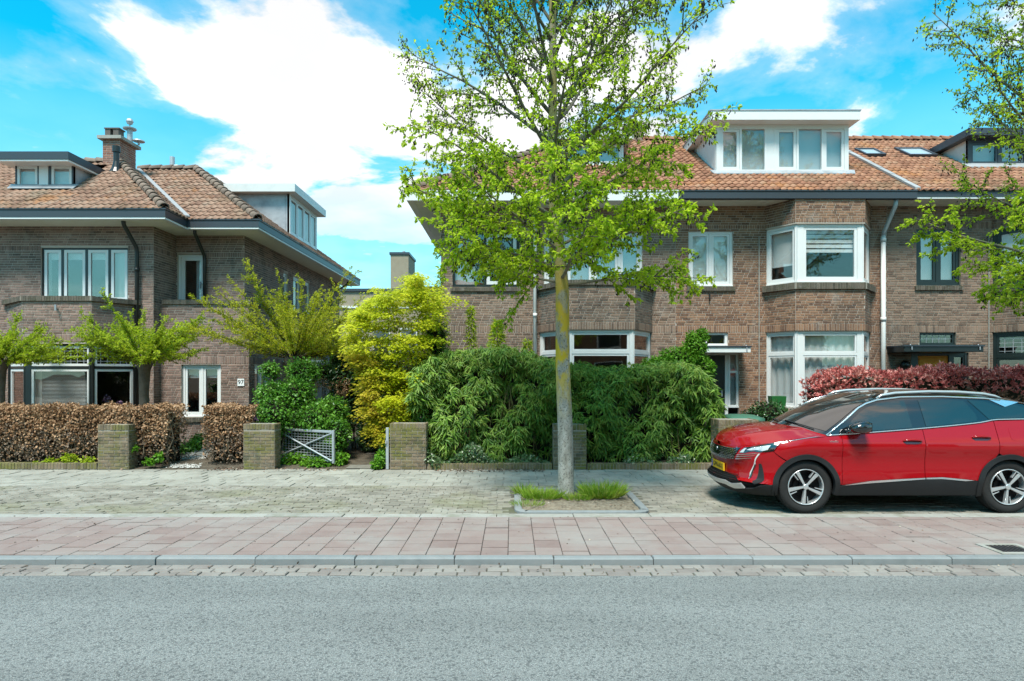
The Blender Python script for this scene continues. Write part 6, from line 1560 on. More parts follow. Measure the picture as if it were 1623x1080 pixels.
shrub('tall_laurel', 'tall dark evergreen filling the gap behind the golden maple', 'shrub',
      [(X(600,17.5),17.5,1.6,.9,.9,1.6,1.3),(X(650,17),17.0,1.5,.9,.8,1.5,1.2),(X(690,16),15.6,1.3,.6,.5,1.3,.9),(X(560,18.5),18.5,1.5,.8,.8,1.4,.9)], 8000, 'oval', .085, .5, 'leaf_dark')
shrub('reddish_shrub', 'small shrub with wilted reddish-brown leaves beside the entrance', 'shrub',
      [PB(540,612,14.0,.26,.2,.26,1),PB(505,608,14.1,.30,.2,.18,.8)], 330, 'oval', .055, .5, 'leaf_dry', core=False)
shrub('green_plant', 'low blue-green leafy plants at the foot of the corner house', 'plant',
      [PB(275,712,13.6,.22,.3,.17,1),PB(300,710,14.2,.25,.3,.17,1),PB(318,698,14.8,.20,.3,.20,.9),PB(262,722,13.1,.14,.2,.14,.5)], 1500, 'oval', .075, .6, 'leaf_green', core=False, stems=False)
shrub('weed_clump', 'green weeds sprouting at the right end of the long beech hedge', 'plant',
      [PB(252,725,12.2,.07,.05,.09,1),PB(238,732,12.2,.09,.05,.07,1),PB(214,712,12.2,.06,.04,.05,.4)], 240, 'oval', .06, .7, 'leaf_bright', core=False, stems=False)
shrub('weed_clump', 'yellow-green weeds at the foot of the long beech hedge left of its pillar', 'plant',
      [PB(110,728,12.2,.22,.06,.11,1),PB(80,733,12.2,.16,.05,.08,1),PB(140,730,12.2,.12,.05,.08,.6),PB(55,736,12.2,.10,.04,.05,.4)], 520, 'oval', .055, .7, 'leaf_pollard', core=False, stems=False)
shrub('grass_verge', 'green weeds along the garden path at the foot of the third pillar', 'plant',
      [PB(604,728,12.3,.12,.3,.20,1),PB(596,738,12.1,.10,.12,.12,.7),PB(612,705,12.8,.14,.3,.2,.8)], 900, 'oval', .055, .65, 'leaf_bright', core=False, stems=False)
MT['petal'] = leaf_mat('petal_purple', [(0.20,0.10,0.20),(0.34,0.20,0.34),(0.5,0.36,0.5)], transl=.3, clump=9)
shrub('flowering_plant', 'small purple-pink flowering plant behind the pillar left of the gate', 'flower', [PB(398,663,12.65,.17,.12,.08,1)], 330, 'small', .04, .9, 'petal', core=False, stems=False)
shrub('orchid', 'lilac orchid flowers behind the right pane of the left bay window', 'flower', [PB(170,634,15.35,.10,.05,.06,1),PB(189,640,15.4,.08,.05,.05,.7)], 130, 'small', .05, .9, 'petal', core=False, stems=True)
shrub('green_shrub', 'fine-leaved bright green shrub standing behind the bamboo hedge by the front door', 'shrub',
      [PB(1080,567,14.0,.55,.4,.26,1.3),PB(1045,578,14.0,.42,.4,.20,1),PB(1102,550,14.0,.30,.3,.26,.8),PB(1112,532,14.0,.16,.15,.16,.25),PB(1095,535,13.9,.10,.1,.14,.12),PB(1118,585,14.0,.24,.3,.3,.6)], 9000, 'oval', .055, .6, 'leaf_bright', shell=.45)
shrub('round_shrub', 'small round dark-leaved shrub between the green bin and the white bay window', 'shrub',
      [PB(1217,655,13.6,.42,.35,.32,1.2),PB(1245,662,13.6,.25,.3,.24,.6),PB(1192,662,13.6,.24,.3,.22,.6)], 2600, 'oval', .055, .6, 'leaf_dark')
shrub('wild_shrub', 'tall wispy green bush behind the bamboo at the maple', 'shrub',
      [PB(690,540,13.9,.35,.4,.55,1),PB(668,600,13.6,.5,.4,.5,1),PB(710,575,13.6,.35,.35,.3,.7)], 2600, 'lance', .12, .17, 'leaf_bamboo')
# planter box seen behind the bay's window foot
pb = thing('planter_box', 'small bright green planter standing in front of the white bay window', 'planter', (X(1231,14.6),14.6,0))
mb = MB(); mb.hexa([(X(1222,14.6),14.5,.85),(X(1241,14.6),14.5,.85),(X(1241,14.6),14.7,.85),(X(1222,14.6),14.7,.85),(X(1220,14.6),14.48,Z(628,14.6)),(X(1243,14.6),14.48,Z(628,14.6)),(X(1243,14.6),14.72,Z(628,14.6)),(X(1220,14.6),14.72,Z(628,14.6))]); mb.box(X(1229,14.6),X(1235,14.6),14.56,14.64,0.0,.85)
mb.build('pot', plain('planter_green',(0.02,0.12,0.03),rough=.4), pb)

# ivy ground cover, grass in the tree pit, litter
def scatter_ivy(name, label, spots, n, mat, length=.055):
    C = []; 
    for (pxa, pxb, D, h, w) in spots:
        k = int(n*w); x = nr.uniform(X(pxa,D),X(pxb,D),k); y = D+nr.uniform(-.10,.40,k); z = .04+h*nr.random(k)*(.6+.4*np.sin(x*6)); C.append(np.stack([x,y,z],1))
    C = np.concatenate(C); k = len(C); D_ = rdir(k); D_[:,1] -= .5; D_[:,2] -= .2
    o = leaves(name, 'oval', C, D_, np.tile([0,-.7,.7],(k,1))+nr.normal(size=(k,3))*.3, nr.uniform(.7,1.2,k)*length, .85, MT[mat], None, 'stuff'); return tag(o, label, 'ivy')
scatter_ivy('ivy', 'variegated ivy trailing over the low wall at the foot of the bamboo', [(678,790,12.22,.42,.55),(790,870,12.3,.22,.2),(990,1100,12.2,.22,.15),(675,700,12.15,.45,.1)], 4200, 'leaf_ivy')
def grass_tuft(label, px, D, r, n, h, mat='grass'):
    x = X(px,D); a = nr.uniform(0,6.28,n); rr = r*np.sqrt(nr.random(n)); C = np.stack([x+np.cos(a)*rr, D+np.sin(a)*rr*.7, np.full(n,.03)],1)
    Dr = np.stack([np.cos(a)*(.25+rr/r*.8), np.sin(a)*(.25+rr/r*.8), np.full(n,1.0)],1)+nr.normal(size=(n,3))*.25
    o = leaves('grass', 'blade', C, Dr, rdir(n)+np.array([0,-.5,0]), nr.uniform(.5,1.2,n)*h, .055, MT[mat], None, 'stuff'); tag(o, label, 'grass')
grass_tuft('green grass in the tree pit left of the trunk', 858, 9.25, .27, 700, .17)
grass_tuft('coarse green grass tuft in the tree pit right of the trunk', 955, 9.3, .25, 800, .25)
grass_tuft('short yellowish grass at the front left of the tree pit', 836, 8.75, .22, 260, .09)
grass_tuft('short pale grass close to the foot of the street tree', 915, 9.15, .20, 380, .12)
grass_tuft('thin grass at the left corner of the tree pit', 828, 9.6, .14, 160, .17)
def litter():
    C = []
    for (xa, xb, ya, yb_, k, z) in ((-11,11,10.4,12.0,220,.008),(-11,11,8.4,10.3,260,.008),(-8,8,6.5,8.2,130,.006),(X(690,12),X(860,12),11.8,12.12,260,.01),(X(330,12.1),X(385,12.1),11.95,12.3,130,.012),(X(440,12.1),X(545,12.1),11.9,12.15,120,.012),(.2,1.75,8.45,10.0,260,.045),(-6,6,6.0,6.33,130,-.05)):
        C.append(np.stack([nr.uniform(xa,xb,k), nr.uniform(ya,yb_,k), np.full(k,z)],1))
    C = np.concatenate(C); n = len(C); D_ = rdir(n); D_[:,2] *= .25
    big = C[:,1] > 11.7
    o = leaves('fallen_leaves', 'oval', C, D_, np.tile([0,0,1.0],(n,1))+nr.normal(size=(n,3))*.35, np.where(big, nr.uniform(.03,.06,n), nr.uniform(.012,.034,n)), .65, mk('litter', [(0.03,0.025,0.02),(0.10,0.065,0.04),(0.22,0.13,0.09),(0.42,0.38,0.30)], isl=.95, nz=(9,.2), rough=.9), None, 'stuff')
    tag(o, 'dry leaves and catkins scattered over the pavement', 'leaf litter')
litter()

# ---- what stands across the street behind the viewer and shows mirrored in panes and paint
def copy_thing(o, loc, label):
    c = o.copy(); COL.objects.link(c); c.location = loc; c['label'] = label; ORG[c.name] = Vector(loc)
    for ch in o.children:
        k = ch.copy(); COL.objects.link(k); k.parent = c
    return c
for i, (x, y) in enumerate(((-7.5,-7.5),(1.5,-7.8),(10.5,-7.2))):
    copy_thing(STREET[i % 2], (x, y, 0), ('street tree across the road behind the viewer, to the west', 'street tree across the road straight behind the viewer', 'street tree across the road behind the viewer, to the east')[i])
brick_op = MT['brick_right']
for i in range(5):
    x0 = -22+i*9; h_ = thing('facing_house', ('first','second','third','fourth','fifth')[i]+' orange-roofed brick house across the road behind the viewer, counted from the west', 'house', (x0+4.5,-18,0), 'houses across the road')
    m = MB(); m.box(x0+.02,x0+8.98,-26,-16,-.2,5.6); m.build('wall', brick_op, h_)
    m = MB(); m.add([(x0,-15.5,5.5),(x0+9,-15.5,5.5),(x0+9,-21,9.3),(x0,-21,9.3),(x0,-26.5,5.5),(x0+9,-26.5,5.5)],[(0,1,2,3),(3,2,5,4),(0,3,4),(1,5,2)]); m.build('roof', MT['roof_orange'], h_)
    for (a, b, c, d) in ((1,3,.8,2.6),(5,8,.8,2.6),(1.2,3,3.6,5.1),(5,7.8,3.6,5.1)):
        m = MB(); m.box(x0+a,x0+b,-15.98,-15.94,c,d); w = m.build('window', MT['white'], h_); m = MB(); m.box(x0+a+.1,x0+b-.1,-15.93,-15.91,c+.1,d-.1); m.build('pane', MT['gloss_pane'], w)
    hg = shrub('garden_hedge', ('first','second','third','fourth','fifth')[i]+' garden hedge across the road behind the viewer, counted from the west', 'hedge', [(x0+2.2,-12,.6,2.2,.5,.7,1),(x0+6.6,-12,.6,2.2,.5,.7,1)], 900, 'oval', .18, .6, 'leaf_green', stems=False, group='garden hedges across the road')
sheet('far_pavement', -70, 70, -16, -6.5, -0.02, MT['paving_grey'])
# ================================================================== the red car
CX, CY = 2.95, 9.20                                    # nose, centre line
def pch(xs, ys):
    """smooth interpolation through points (monotone cubic)"""
    xs, ys = np.array(xs, float), np.array(ys, float); h = np.diff(xs); d = np.diff(ys)/h; m = np.zeros(len(xs))
    m[0], m[-1] = d[0], d[-1]
    for i in range(1, len(xs)-1): m[i] = 0 if d[i-1]*d[i] <= 0 else 2*d[i-1]*d[i]/(d[i-1]+d[i])
    def f(x):
        x = min(max(x, xs[0]), xs[-1]); i = min(max(int(np.searchsorted(xs, x))-1, 0), len(h)-1); t = (x-xs[i])/h[i]
        return ((1+2*t)*(1-t)**2*ys[i]+t*(1-t)**2*h[i]*m[i]+t*t*(3-2*t)*ys[i+1]+t*t*(t-1)*h[i]*m[i+1])
    return f
Wz = pch([.18,.26,.35,.46,.58,.70,.80,.87,.905,.95,1.02,1.09,1.25,1.40,1.52,1.60],[.80,.855,.885,.905,.897,.895,.908,.921,.923,.910,.884,.857,.795,.735,.680,.63])
xfz = pch([.18,.26,.32,.38,.44,.52,.62,.70,.78,.86,.93,1.05,1.6],[.16,.06,.0,-.02,.05,.062,.055,.03,.045,.09,.17,.36,1.2])
CA, CN = .80, 2.5
def bp(s, z):
    sg = 1 if s >= 0 else -1; s = abs(s); w, xf = Wz(z), xfz(z)
    if s < 1:
        ph = s*math.pi/2; y = w*math.sin(ph)**(2/CN); x = xf+CA*(1-math.cos(ph)**(2/CN))
    else:
        k = min(1, max(0, 1-(s-1)/.4)); k = k*k*(3-2*k); x = CA+(s-1)+.05*(1-k)+xf*k; y = w
        if x > 3.85: y = w*max(0.0, 1-(min(1, (x-3.85)/.62))**2.6)**.4
    return Vector((x, -sg*y, z))
def bpn(s, z, off=0.0):
    p = bp(s, z)
    if not off: return p
    e = .004; a = bp(s+e, z)-bp(s-e, z); b = bp(s, z+e)-bp(s, z-e); n = a.cross(b)
    if n.length < 1e-12: return p
    n.normalize(); ref = Vector((p.x-1.9 if abs(s) < 1.2 else 0, p.y, .0))
    if n.dot(ref) < 0: n = -n
    return p+n*off
def W2(p): return (p[0]+CX, p[1]+CY, p[2])
def sx(x, z):
    lo, hi = 0.0, 5.0
    for _ in range(40):
        m = (lo+hi)/2
        if bp(m, z).x < x: lo = m
        else: hi = m
    return lo
_G = [(s, z, *proj(W2(bp(s, z)))) for s in np.arange(0, 3.6, .04) for z in np.arange(.2, 1.58, .03)]
_GA = np.array(_G)
def ph_(px, py):
    """the point of the car's near side that the photograph shows at (px, py)"""
    i = np.argmin((_GA[:,2]-px)**2+(_GA[:,3]-py)**2); s, z = _GA[i,0], _GA[i,1]
    for _ in range(12):
        f0 = np.array(proj(W2(bp(s, z)))); e = 1e-3
        J = np.stack([(np.array(proj(W2(bp(s+e, z))))-f0)/e, (np.array(proj(W2(bp(s, z+e))))-f0)/e], 1)
        try: d = np.linalg.solve(J, np.array([px, py])-f0)
        except np.linalg.LinAlgError: break
        d = np.clip(d, -.08, .08); s = max(0.0, s+d[0]); z = min(1.6, max(.2, z+d[1]))
    return (float(s), float(z))
def resample(poly, step=.035):
    out = []
    for i, a in enumerate(poly):
        b = poly[(i+1) % len(poly)]; n = max(1, int(math.hypot(b[0]-a[0], b[1]-a[1])/step))
        for k in range(n): out.append((a[0]+(b[0]-a[0])*k/n, a[1]+(b[1]-a[1])*k/n))
    return out
car = thing('parked_car', 'glossy red family car with black roof and dark windows parked at the right', 'car', (CX+2.2, CY, 0))
def fill(poly, step):
    P = resample(poly, step); n = len(P); xs = [p[0] for p in P]; zs = [p[1] for p in P]; Q = []
    x = min(xs)+step*.5
    while x < max(xs):
        z = min(zs)+step*.5
        while z < max(zs):
            if poly_in((x, z), P) and min((x-a)**2+(z-b)**2 for a, b in P) > (step*.45)**2: Q.append((x, z))
            z += step
        x += step
    vs, _, fs, *_r = delaunay_2d_cdt([Vector(p) for p in P+Q], [(i, (i+1) % n) for i in range(n)], [], 1, 1e-6)
    return [(v.x, v.y) for v in vs], [tuple(f) for f in fs], P
def patch(name, poly, off, mat, parent=None, step=.05, thick=.012, mirror=True, mapf=bpn, label=None):
    vs, fs, P = fill(poly, step); res = None
    for sg in ((1, -1) if mirror else (1,)):
        m = MB(); m.add([W2(mapf(sg*s, z, off)) for s, z in vs], fs)
        if thick:
            n = len(P); m.add([W2(mapf(sg*s, z, off)) for s, z in P]+[W2(mapf(sg*s, z, off-thick)) for s, z in P], [(i, (i+1) % n, n+(i+1) % n, n+i) for i in range(n)])
        me = m.mesh(name, mat, org(parent or car), False, True)
        bm = bmesh.new(); bm.from_mesh(me); bmesh.ops.remove_doubles(bm, verts=bm.verts, dist=1e-5)
        for f in bm.faces: f.smooth = True
        for e in bm.edges:
            if len(e.link_faces) == 2 and e.calc_face_angle(0) > .6: e.smooth = False
        bm.to_mesh(me); bm.free()
        o = link(name, me, parent or car); ORG.setdefault(o.name, org(parent or car))
        if label and sg == 1: o['label'] = label
        if res is None: res = o
    return res
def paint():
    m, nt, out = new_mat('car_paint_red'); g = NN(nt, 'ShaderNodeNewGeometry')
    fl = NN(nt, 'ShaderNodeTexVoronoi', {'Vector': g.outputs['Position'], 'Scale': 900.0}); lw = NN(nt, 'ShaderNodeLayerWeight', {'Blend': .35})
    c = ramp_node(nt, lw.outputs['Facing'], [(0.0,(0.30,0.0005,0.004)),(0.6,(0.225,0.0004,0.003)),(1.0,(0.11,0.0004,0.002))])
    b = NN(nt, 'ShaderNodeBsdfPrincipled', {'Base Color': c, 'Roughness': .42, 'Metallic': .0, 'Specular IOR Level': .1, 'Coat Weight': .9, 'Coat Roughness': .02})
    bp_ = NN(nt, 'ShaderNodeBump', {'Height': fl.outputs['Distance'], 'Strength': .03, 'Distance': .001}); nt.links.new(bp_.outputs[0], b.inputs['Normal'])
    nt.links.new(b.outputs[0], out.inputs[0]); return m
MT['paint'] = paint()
MT['gloss_black'] = plain('gloss_black', (0.008,0.008,0.009), rough=.08, spec=.6, coat=1.0, dirt=.02)
MT['clad'] = plain('cladding_plastic', (0.014,0.015,0.016), rough=.55, spec=.3, dirt=.3)
MT['shell'] = plain('car_underbody', (0.006,0.006,0.006), rough=.9, spec=.1)
MT['chrome'] = plain('satin_chrome', (0.75,0.76,0.77), rough=.18, metallic=.9, dirt=.02)
MT['tyre'] = mk('tyre_rubber', [(0.014,0.014,0.014),(0.026,0.026,0.025)], isl=0, nz=(12,.6), rough=.85, spec=.25)
MT['rim_bright'] = plain('rim_silver', (0.62,0.63,0.63), rough=.28, metallic=.7, dirt=.05)
MT['rim_dark'] = plain('rim_black', (0.006,0.006,0.007), rough=.5, spec=.2, dirt=.1)
MT['lamp'] = plain('lamp_silver', (0.62,0.62,0.60), rough=.3, metallic=.15, coat=.6)
def car_glass(name, col, k):
    m, nt, out = new_mat(name); fac = schlick(nt, .04*k)
    d = NN(nt, 'ShaderNodeBsdfDiffuse', {'Color': rgba(col)}); gl = NN(nt, 'ShaderNodeBsdfGlossy', {'Color': (1,.90,.84,1), 'Roughness': .005})
    ms = NN(nt, 'ShaderNodeMixShader', {0: fac, 1: d.outputs[0], 2: gl.outputs[0]}); nt.links.new(ms.outputs[0], out.inputs[0]); return m
MT['cglass'] = car_glass('car_side_glass', (0.012,0.016,0.017), 3.0)
MT['cglass_front'] = car_glass('car_windscreen', (0.02,0.022,0.022), 3.6)
MT['headglass'] = glass_mat('headlamp_glass', (.95,.96,.97), .06)

WX1, WX2, WZ = .93, 3.605, .352
def arc(cx, r, a0, a1, n=16): return [(cx+r*math.cos(R(a0+(a1-a0)*k/n)), WZ+r*math.sin(R(a0+(a1-a0)*k/n))) for k in range(n+1)]
def SZ(pts): return [(sx(x, z), z) for x, z in pts]
belt = pch([1.16,1.78,2.51,3.28,3.5,4.4],[1.030,1.07,1.125,1.200,1.236,1.25])
rl_pts = [(1.19,1.035),(1.33,1.125),(1.46,1.215),(1.58,1.305),(1.685,1.385),(1.80,1.443),(1.96,1.490),(2.30,1.53),(2.86,1.535),(3.43,1.513)]
clad = pch([1.2,1.32,1.42,1.75,2.4,2.7,3.0,3.2],[.36,.375,.385,.44,.478,.49,.462,.44])
# hood front / side edge, traced on the body surface
he = [ph_(*p) for p in ((1142,704.5),(1156,706.8),(1175,707.0),(1195,705.6),(1217,703.0),(1240,699.6),(1275,694.5),(1309,690))]
he = [(0.0, he[0][1])]+he
def shell():
    m = MB(); ss = np.concatenate([np.linspace(-4.55,-1,56), np.linspace(-.97,.97,40), np.linspace(1,4.55,56)]); ns = len(ss); nz = 20; V = []
    hs = [p[0] for p in he]; hz = [p[1] for p in he]
    for s in ss:
        a = abs(s); x = bp(a, .9).x; zt = np.interp(a, hs, hz) if a < hs[-1] else belt(x)
        for j in range(nz+1):
            z = .235+(zt-.235)*j/nz; V.append(W2(bpn(s, z, -.016)))
    F = []
    for i in range(ns-1):
        for j in range(nz):
            q = (i*(nz+1)+j, i*(nz+1)+j+1, (i+1)*(nz+1)+j+1, (i+1)*(nz+1)+j)
            cx_ = sum(V[k][0] for k in q)/4-CX; cz_ = sum(V[k][2] for k in q)/4; cy_ = abs(sum(V[k][1] for k in q)/4-CY)
            if cy_ > .6 and min(math.hypot(cx_-WX1, cz_-WZ), math.hypot(cx_-WX2, cz_-WZ)) < .405: continue
            F.append(q)
    m.add(V, F); m.build('body_shell', MT['shell'], car, smooth=True, fix=False)
    m = MB(); m.box(CX+.35,CX+4.3,CY-.60,CY+.60,.22,.30); m.box(CX+1.38,CX+3.16,CY-.80,CY+.80,.225,.30); m.box(CX+.3,CX+4.3,CY-.58,CY+.58,.30,.80)
    for wx in (WX1, WX2):
        for sg in (-1, 1):
            V = []
            for k in range(17):
                a = R(-16+212*k/16); V += [(CX+wx+.42*math.cos(a), CY+sg*.55, WZ+.42*math.sin(a)), (CX+wx+.42*math.cos(a), CY+sg*.86, WZ+.42*math.sin(a))]
            m.add(V, [(2*k,2*k+2,2*k+3,2*k+1) for k in range(16)]+[tuple(2*k for k in range(17))])
    m.build('underbody', MT['shell'], car, fix=False)
shell()
# bumper with nose
arcF = SZ(arc(WX1,.43,178,128,8))
head_out = ph_(1226,716.5)
lowz = .36
bump = [(0.0,.40),(.45,.40),(sx(.42,.385),.385),(sx(.50,.37),.37)]+arcF+[head_out, ph_(1232,708), (he[6][0]-.004, he[6][1]-.003)]+[(s, z-.004) for s, z in he[5:0:-1]]+[(0.0, he[0][1]-.004)]
bump = [(-s, z) for s, z in bump[::-1]]+bump
clean = []
for p in bump:
    if not clean or math.hypot(p[0]-clean[-1][0], p[1]-clean[-1][1]) > .004: clean.append(p)
bumper = patch('bumper', clean, 0.0, MT['paint'], step=.045, mirror=False)
# front wing
arcW = SZ(arc(WX1,.43,126,2,18))
wing = [(head_out[0]+.006, head_out[1]), *arcW, (sx(1.368,.385),.385), (sx(1.392,.39),.39), (sx(1.392,1.036),1.036), (sx(1.22,1.026),1.026), (he[8][0]-.01, he[8][1]-.010), (he[7][0], he[7][1]-.005), (he[6][0]+.004, he[6][1]-.006), (ph_(1232,708)[0]+.008, ph_(1232,708)[1])]
patch('front_wing', wing, 0.0, MT['paint'], step=.05)
# doors
fd = [(1.398,clad(1.398)),(1.75,clad(1.75)),(2.1,clad(2.1)),(2.479,clad(2.479)),(2.479,belt(2.479)-.014),(2.1,belt(2.1)-.014),(1.75,belt(1.75)-.014),(1.398,belt(1.398)-.014)]
front_door = patch('door', SZ(fd), 0.0, MT['paint'], step=.06)
a_in = [p for p in arc(WX2,.43,168,104,10)]
rd = [(2.487,clad(2.487)),(2.7,clad(2.7)),(3.0,clad(3.0)),a_in[0]]+[p for p in a_in if p[0] < 3.447]+[(3.447,.80),(3.450,1.0),(3.450,belt(3.45)-.014),(3.2,belt(3.2)-.014),(2.8,belt(2.8)-.014),(2.487,belt(2.487)-.014)]
rear_door = patch('door', SZ(rd), 0.0, MT['paint'], step=.06)
a_q = [p for p in arc(WX2,.43,110,5,14) if p[0] > 3.46]
qp = [(3.458,.80)]+a_q+[(4.10,.42),(4.36,.45),(4.38,.8),(4.36,1.1),(4.30,belt(4.3)-.014),(3.9,belt(3.9)-.014),(3.458,belt(3.458)-.014)]
patch('rear_wing', SZ(qp), 0.0, MT['paint'], step=.06)
m = MB(); V = []
for j in range(9):
    z = .42+(1.24-.42)*j/8; a = bp(sx(4.36,z),z)
    for t in np.linspace(-1,1,9): V.append(W2((4.36+.10*(1-t*t), a.y*-t, z)))
m.add(V, [(j*9+i,j*9+i+1,(j+1)*9+i+1,(j+1)*9+i) for j in range(8) for i in range(8)]); m.build('tailgate', MT['paint'], car, smooth=True)
# sills and wheel-arch trims
si = [(1.33,.245),(3.22,.245),(3.20,.36),(3.17,clad(3.17)-.004),(3.0,clad(3.0)-.005),(2.7,clad(2.7)-.005),(2.4,clad(2.4)-.005),(1.75,clad(1.75)-.005),(1.42,clad(1.42)-.005),(1.35,.36)]
patch('sill_trim', SZ(si), .012, MT['clad'], step=.06, thick=.03)
for wx in (WX1, WX2):
    ring = arc(wx,.437,-14,196,30)+arc(wx,.372,196,-14,30)
    patch('arch_trim', SZ(ring), .020, MT['clad'], step=.04, thick=.06)
st_ = [(1.425,clad(1.425)-.003),(1.75,clad(1.75)-.028),(2.1,clad(2.1)-.026),(2.476,clad(2.476)-.020),(2.476,clad(2.476)-.002),(2.1,clad(2.1)-.002),(1.75,clad(1.75)-.002)]
patch('chrome_strip', SZ(st_), .016, MT['chrome'], step=.05, thick=.012)
st_ = [(2.488,clad(2.488)-.020),(2.7,clad(2.7)-.024),(3.0,clad(3.0)-.022),(3.12,clad(3.12)-.003),(3.0,clad(3.0)-.002),(2.7,clad(2.7)-.002),(2.488,clad(2.488)-.002)]
patch('chrome_strip', SZ(st_), .016, MT['chrome'], step=.05, thick=.012)
# nose details
def sym(pts): return [(-s, z) for s, z in pts[::-1]]+pts
gr = [ph_(*p) for p in ((1150,708.3),(1163,709.8),(1174,709.6),(1169,717),(1163.5,727.5),(1150,726.6))]
gr = sym([(0.0, gr[0][1]-.001)]+gr+[(0.0, gr[-1][1]+.002)][::1]) if False else [(-s, z) for s, z in ([ (0.0, gr[0][1]) ]+gr)[::-1]][:-1]+[(0.0, gr[0][1])]+gr
grille = patch('grille', [gr[0]]+gr[1:], .004, MT['gloss_black'], step=.04, mirror=False)
m = MB()
zg0, zg1 = min(p[1] for p in gr)+.006, max(p[1] for p in gr)-.008
rows = 9
for r in range(rows):
    z = zg0+(zg1-zg0)*r/(rows-1)
    for i in range(-14, 15):
        s = (i+(.5 if r % 2 else 0))*.036
        if abs(s) < .055 and r > 1: continue
        if not poly_in((s, z), gr) or not poly_in((s+.012, z), gr): continue
        p = [W2(bpn(s-.011, z-.002, .005)), W2(bpn(s+.011, z-.002, .005)), W2(bpn(s+.011, z+.0025, .005)), W2(bpn(s-.011, z+.0025, .005)), W2(bpn(s-.011, z-.002, .012)), W2(bpn(s+.011, z-.002, .012)), W2(bpn(s+.011, z+.0025, .012)), W2(bpn(s-.011, z+.0025, .012))]
        m.hexa(p)
m.build('grille_studs', MT['chrome'], grille, fix=True)
# chrome fins that run from the grille into the red bumper, under the lamp
m = MB()
for k, (a, b) in enumerate((((1168,721.5),(1200,718.8)),((1167,724.4),(1196,722.6)),((1166,727.4),(1191,726.4)))):
    A, B = ph_(*a), ph_(*b); pts = [W2(bpn(A[0]+(B[0]-A[0])*t, A[1]+(B[1]-A[1])*t, .004)) for t in np.linspace(0,1,8)]; m.tube(pts, [.0045*(1-.6*t) for t in np.linspace(0,1,8)], 5)
m.build('grille_fins', MT['chrome'], car, fix=True)
# emblem: rearing lion on the grille
lion = [(-.010,-.050),(.004,-.050),(.010,-.030),(.004,-.014),(.014,-.004),(.024,-.012),(.028,-.004),(.014,.012),(.020,.022),(.030,.020),(.028,.030),(.012,.036),(.010,.048),(-.006,.052),(-.018,.044),(-.014,.034),(-.022,.020),(-.014,.004),(-.020,-.012),(-.012,-.030),(-.018,-.044)]
lx0 = xfz(.775)-.012; m = MB(); nL = len(lion)
m.add([W2((lx0, -y, .745+z*.9)) for y, z in lion]+[W2((lx0+.014, -y, .745+z*.9)) for y, z in lion], [tuple(range(nL)), tuple(range(2*nL-1, nL-1, -1))]+[(i, (i+1) % nL, nL+(i+1) % nL, nL+i) for i in range(nL)]); m.build('emblem', MT['chrome'], grille)
# head lamps
hl = [ph_(*p) for p in ((1171.5,717.6),(1180.5,709.6),(1195,707.6),(1208,705.2),(1224,703.0),(1237.5,701.2),(1226,715.6),(1214,717.2),(1203.7,717.2),(1195,715.8),(1187,716.6),(1180,718.6))]
lampb = patch('headlight', hl, .003, MT['gloss_black'], step=.03)
hl2 = [ph_(*p) for p in ((1183,713.5),(1192,710.2),(1204,708.4),(1216,706.6),(1222,706.2),(1217,713.4),(1208,715.2),(1200,713.6),(1190,714.2))]
patch('lamp_unit', hl2, .0055, MT['lamp'], lampb, step=.025, thick=.004)
hl3 = [ph_(*p) for p in ((1172.5,717.2),(1180,711),(1184,710.4),(1178.5,717.6))]
patch('lamp_strip', hl3, .0065, MT['lamp'], lampb, step=.02, thick=.004)
for q in ((1196,711.6),(1206,710.6)):
    s, z = ph_(*q); c = Vector(W2(bpn(s, z, .004))); m = MB(); nrm = (Vector(W2(bpn(s, z, .02)))-c).normalized(); m.lathe(c, nrm, [(0,.026),(.008,.024),(.011,.012),(.009,0)], 14); m.build('lens', MT['headglass'], lampb, smooth=True)
patch('lamp_cover', hl, .013, MT['headglass'], lampb, step=.03, thick=.008)
dl = [ph_(*p) for p in ((1201.8,719.4),(1204.8,719.4),(1197.4,736.3),(1189.2,757.0),(1186.0,759.5),(1188.8,749),(1195.9,730.5))]
patch('daytime_lamp', dl, .006, MT['lamp'], step=.02, thick=.008)
dl = [ph_(*p) for p in ((1196,736),(1191,749),(1187.5,757),(1190.5,757),(1194,747),(1198.5,736))]
patch('lamp_recess', dl, .0085, MT['gloss_black'], step=.02, thick=.004)
vt = [ph_(*p) for p in ((1202.5,735.4),(1206.3,735.0),(1211,757.6),(1207.5,764.6),(1196,768.6),(1192.5,763.4))]
patch('side_vent', vt, .005, MT['clad'], step=.03, thick=.01)
vt = [ph_(*p) for p in ((1193,762.6),(1209.5,759.5),(1207.5,764.6),(1196,768.6))]
patch('vent_foot', vt, .009, MT['rim_dark'], step=.03, thick=.01)
lg = [ph_(*p) for p in ((1150,747.6),(1163.7,752.9),(1172,763.6),(1160,764.6),(1150,758.6))]
lgp = [(-s, z) for s, z in ([(0.0, lg[0][1]+.004)]+lg+[])[::-1]][:-1]+[(0.0, lg[0][1]+.004)]+lg+[(0.0, lg[-1][1]-.014)]
lgr = patch('lower_grille', lgp, .006, MT['shell'], step=.04, mirror=False)
m = MB()
for k in range(4):
    z = lg[-1][1]+.012+k*.022; pts = [W2(bpn(s, z, .009)) for s in np.linspace(-.42+.02*k,.42-.02*k,20)]; m.tube(pts, .003, 4)
m.build('grille_bars', MT['clad'], lgr, fix=True)
sk = [ph_(*p) for p in ((1150,760.6),(1159,765.6),(1174.5,765.6),(1181,773.2),(1165,773.2),(1150,766.2))]
skp = [(-s, z) for s, z in sk[:3][::-1]]+[(0.0, sk[0][1]-.012)]+sk+[(0.0, sk[-1][1]-.012)]+[(-s, z) for s, z in sk[3:][::-1]]
patch('skid_plate', skp, .014, MT['alu'], step=.04, thick=.02, mirror=False)
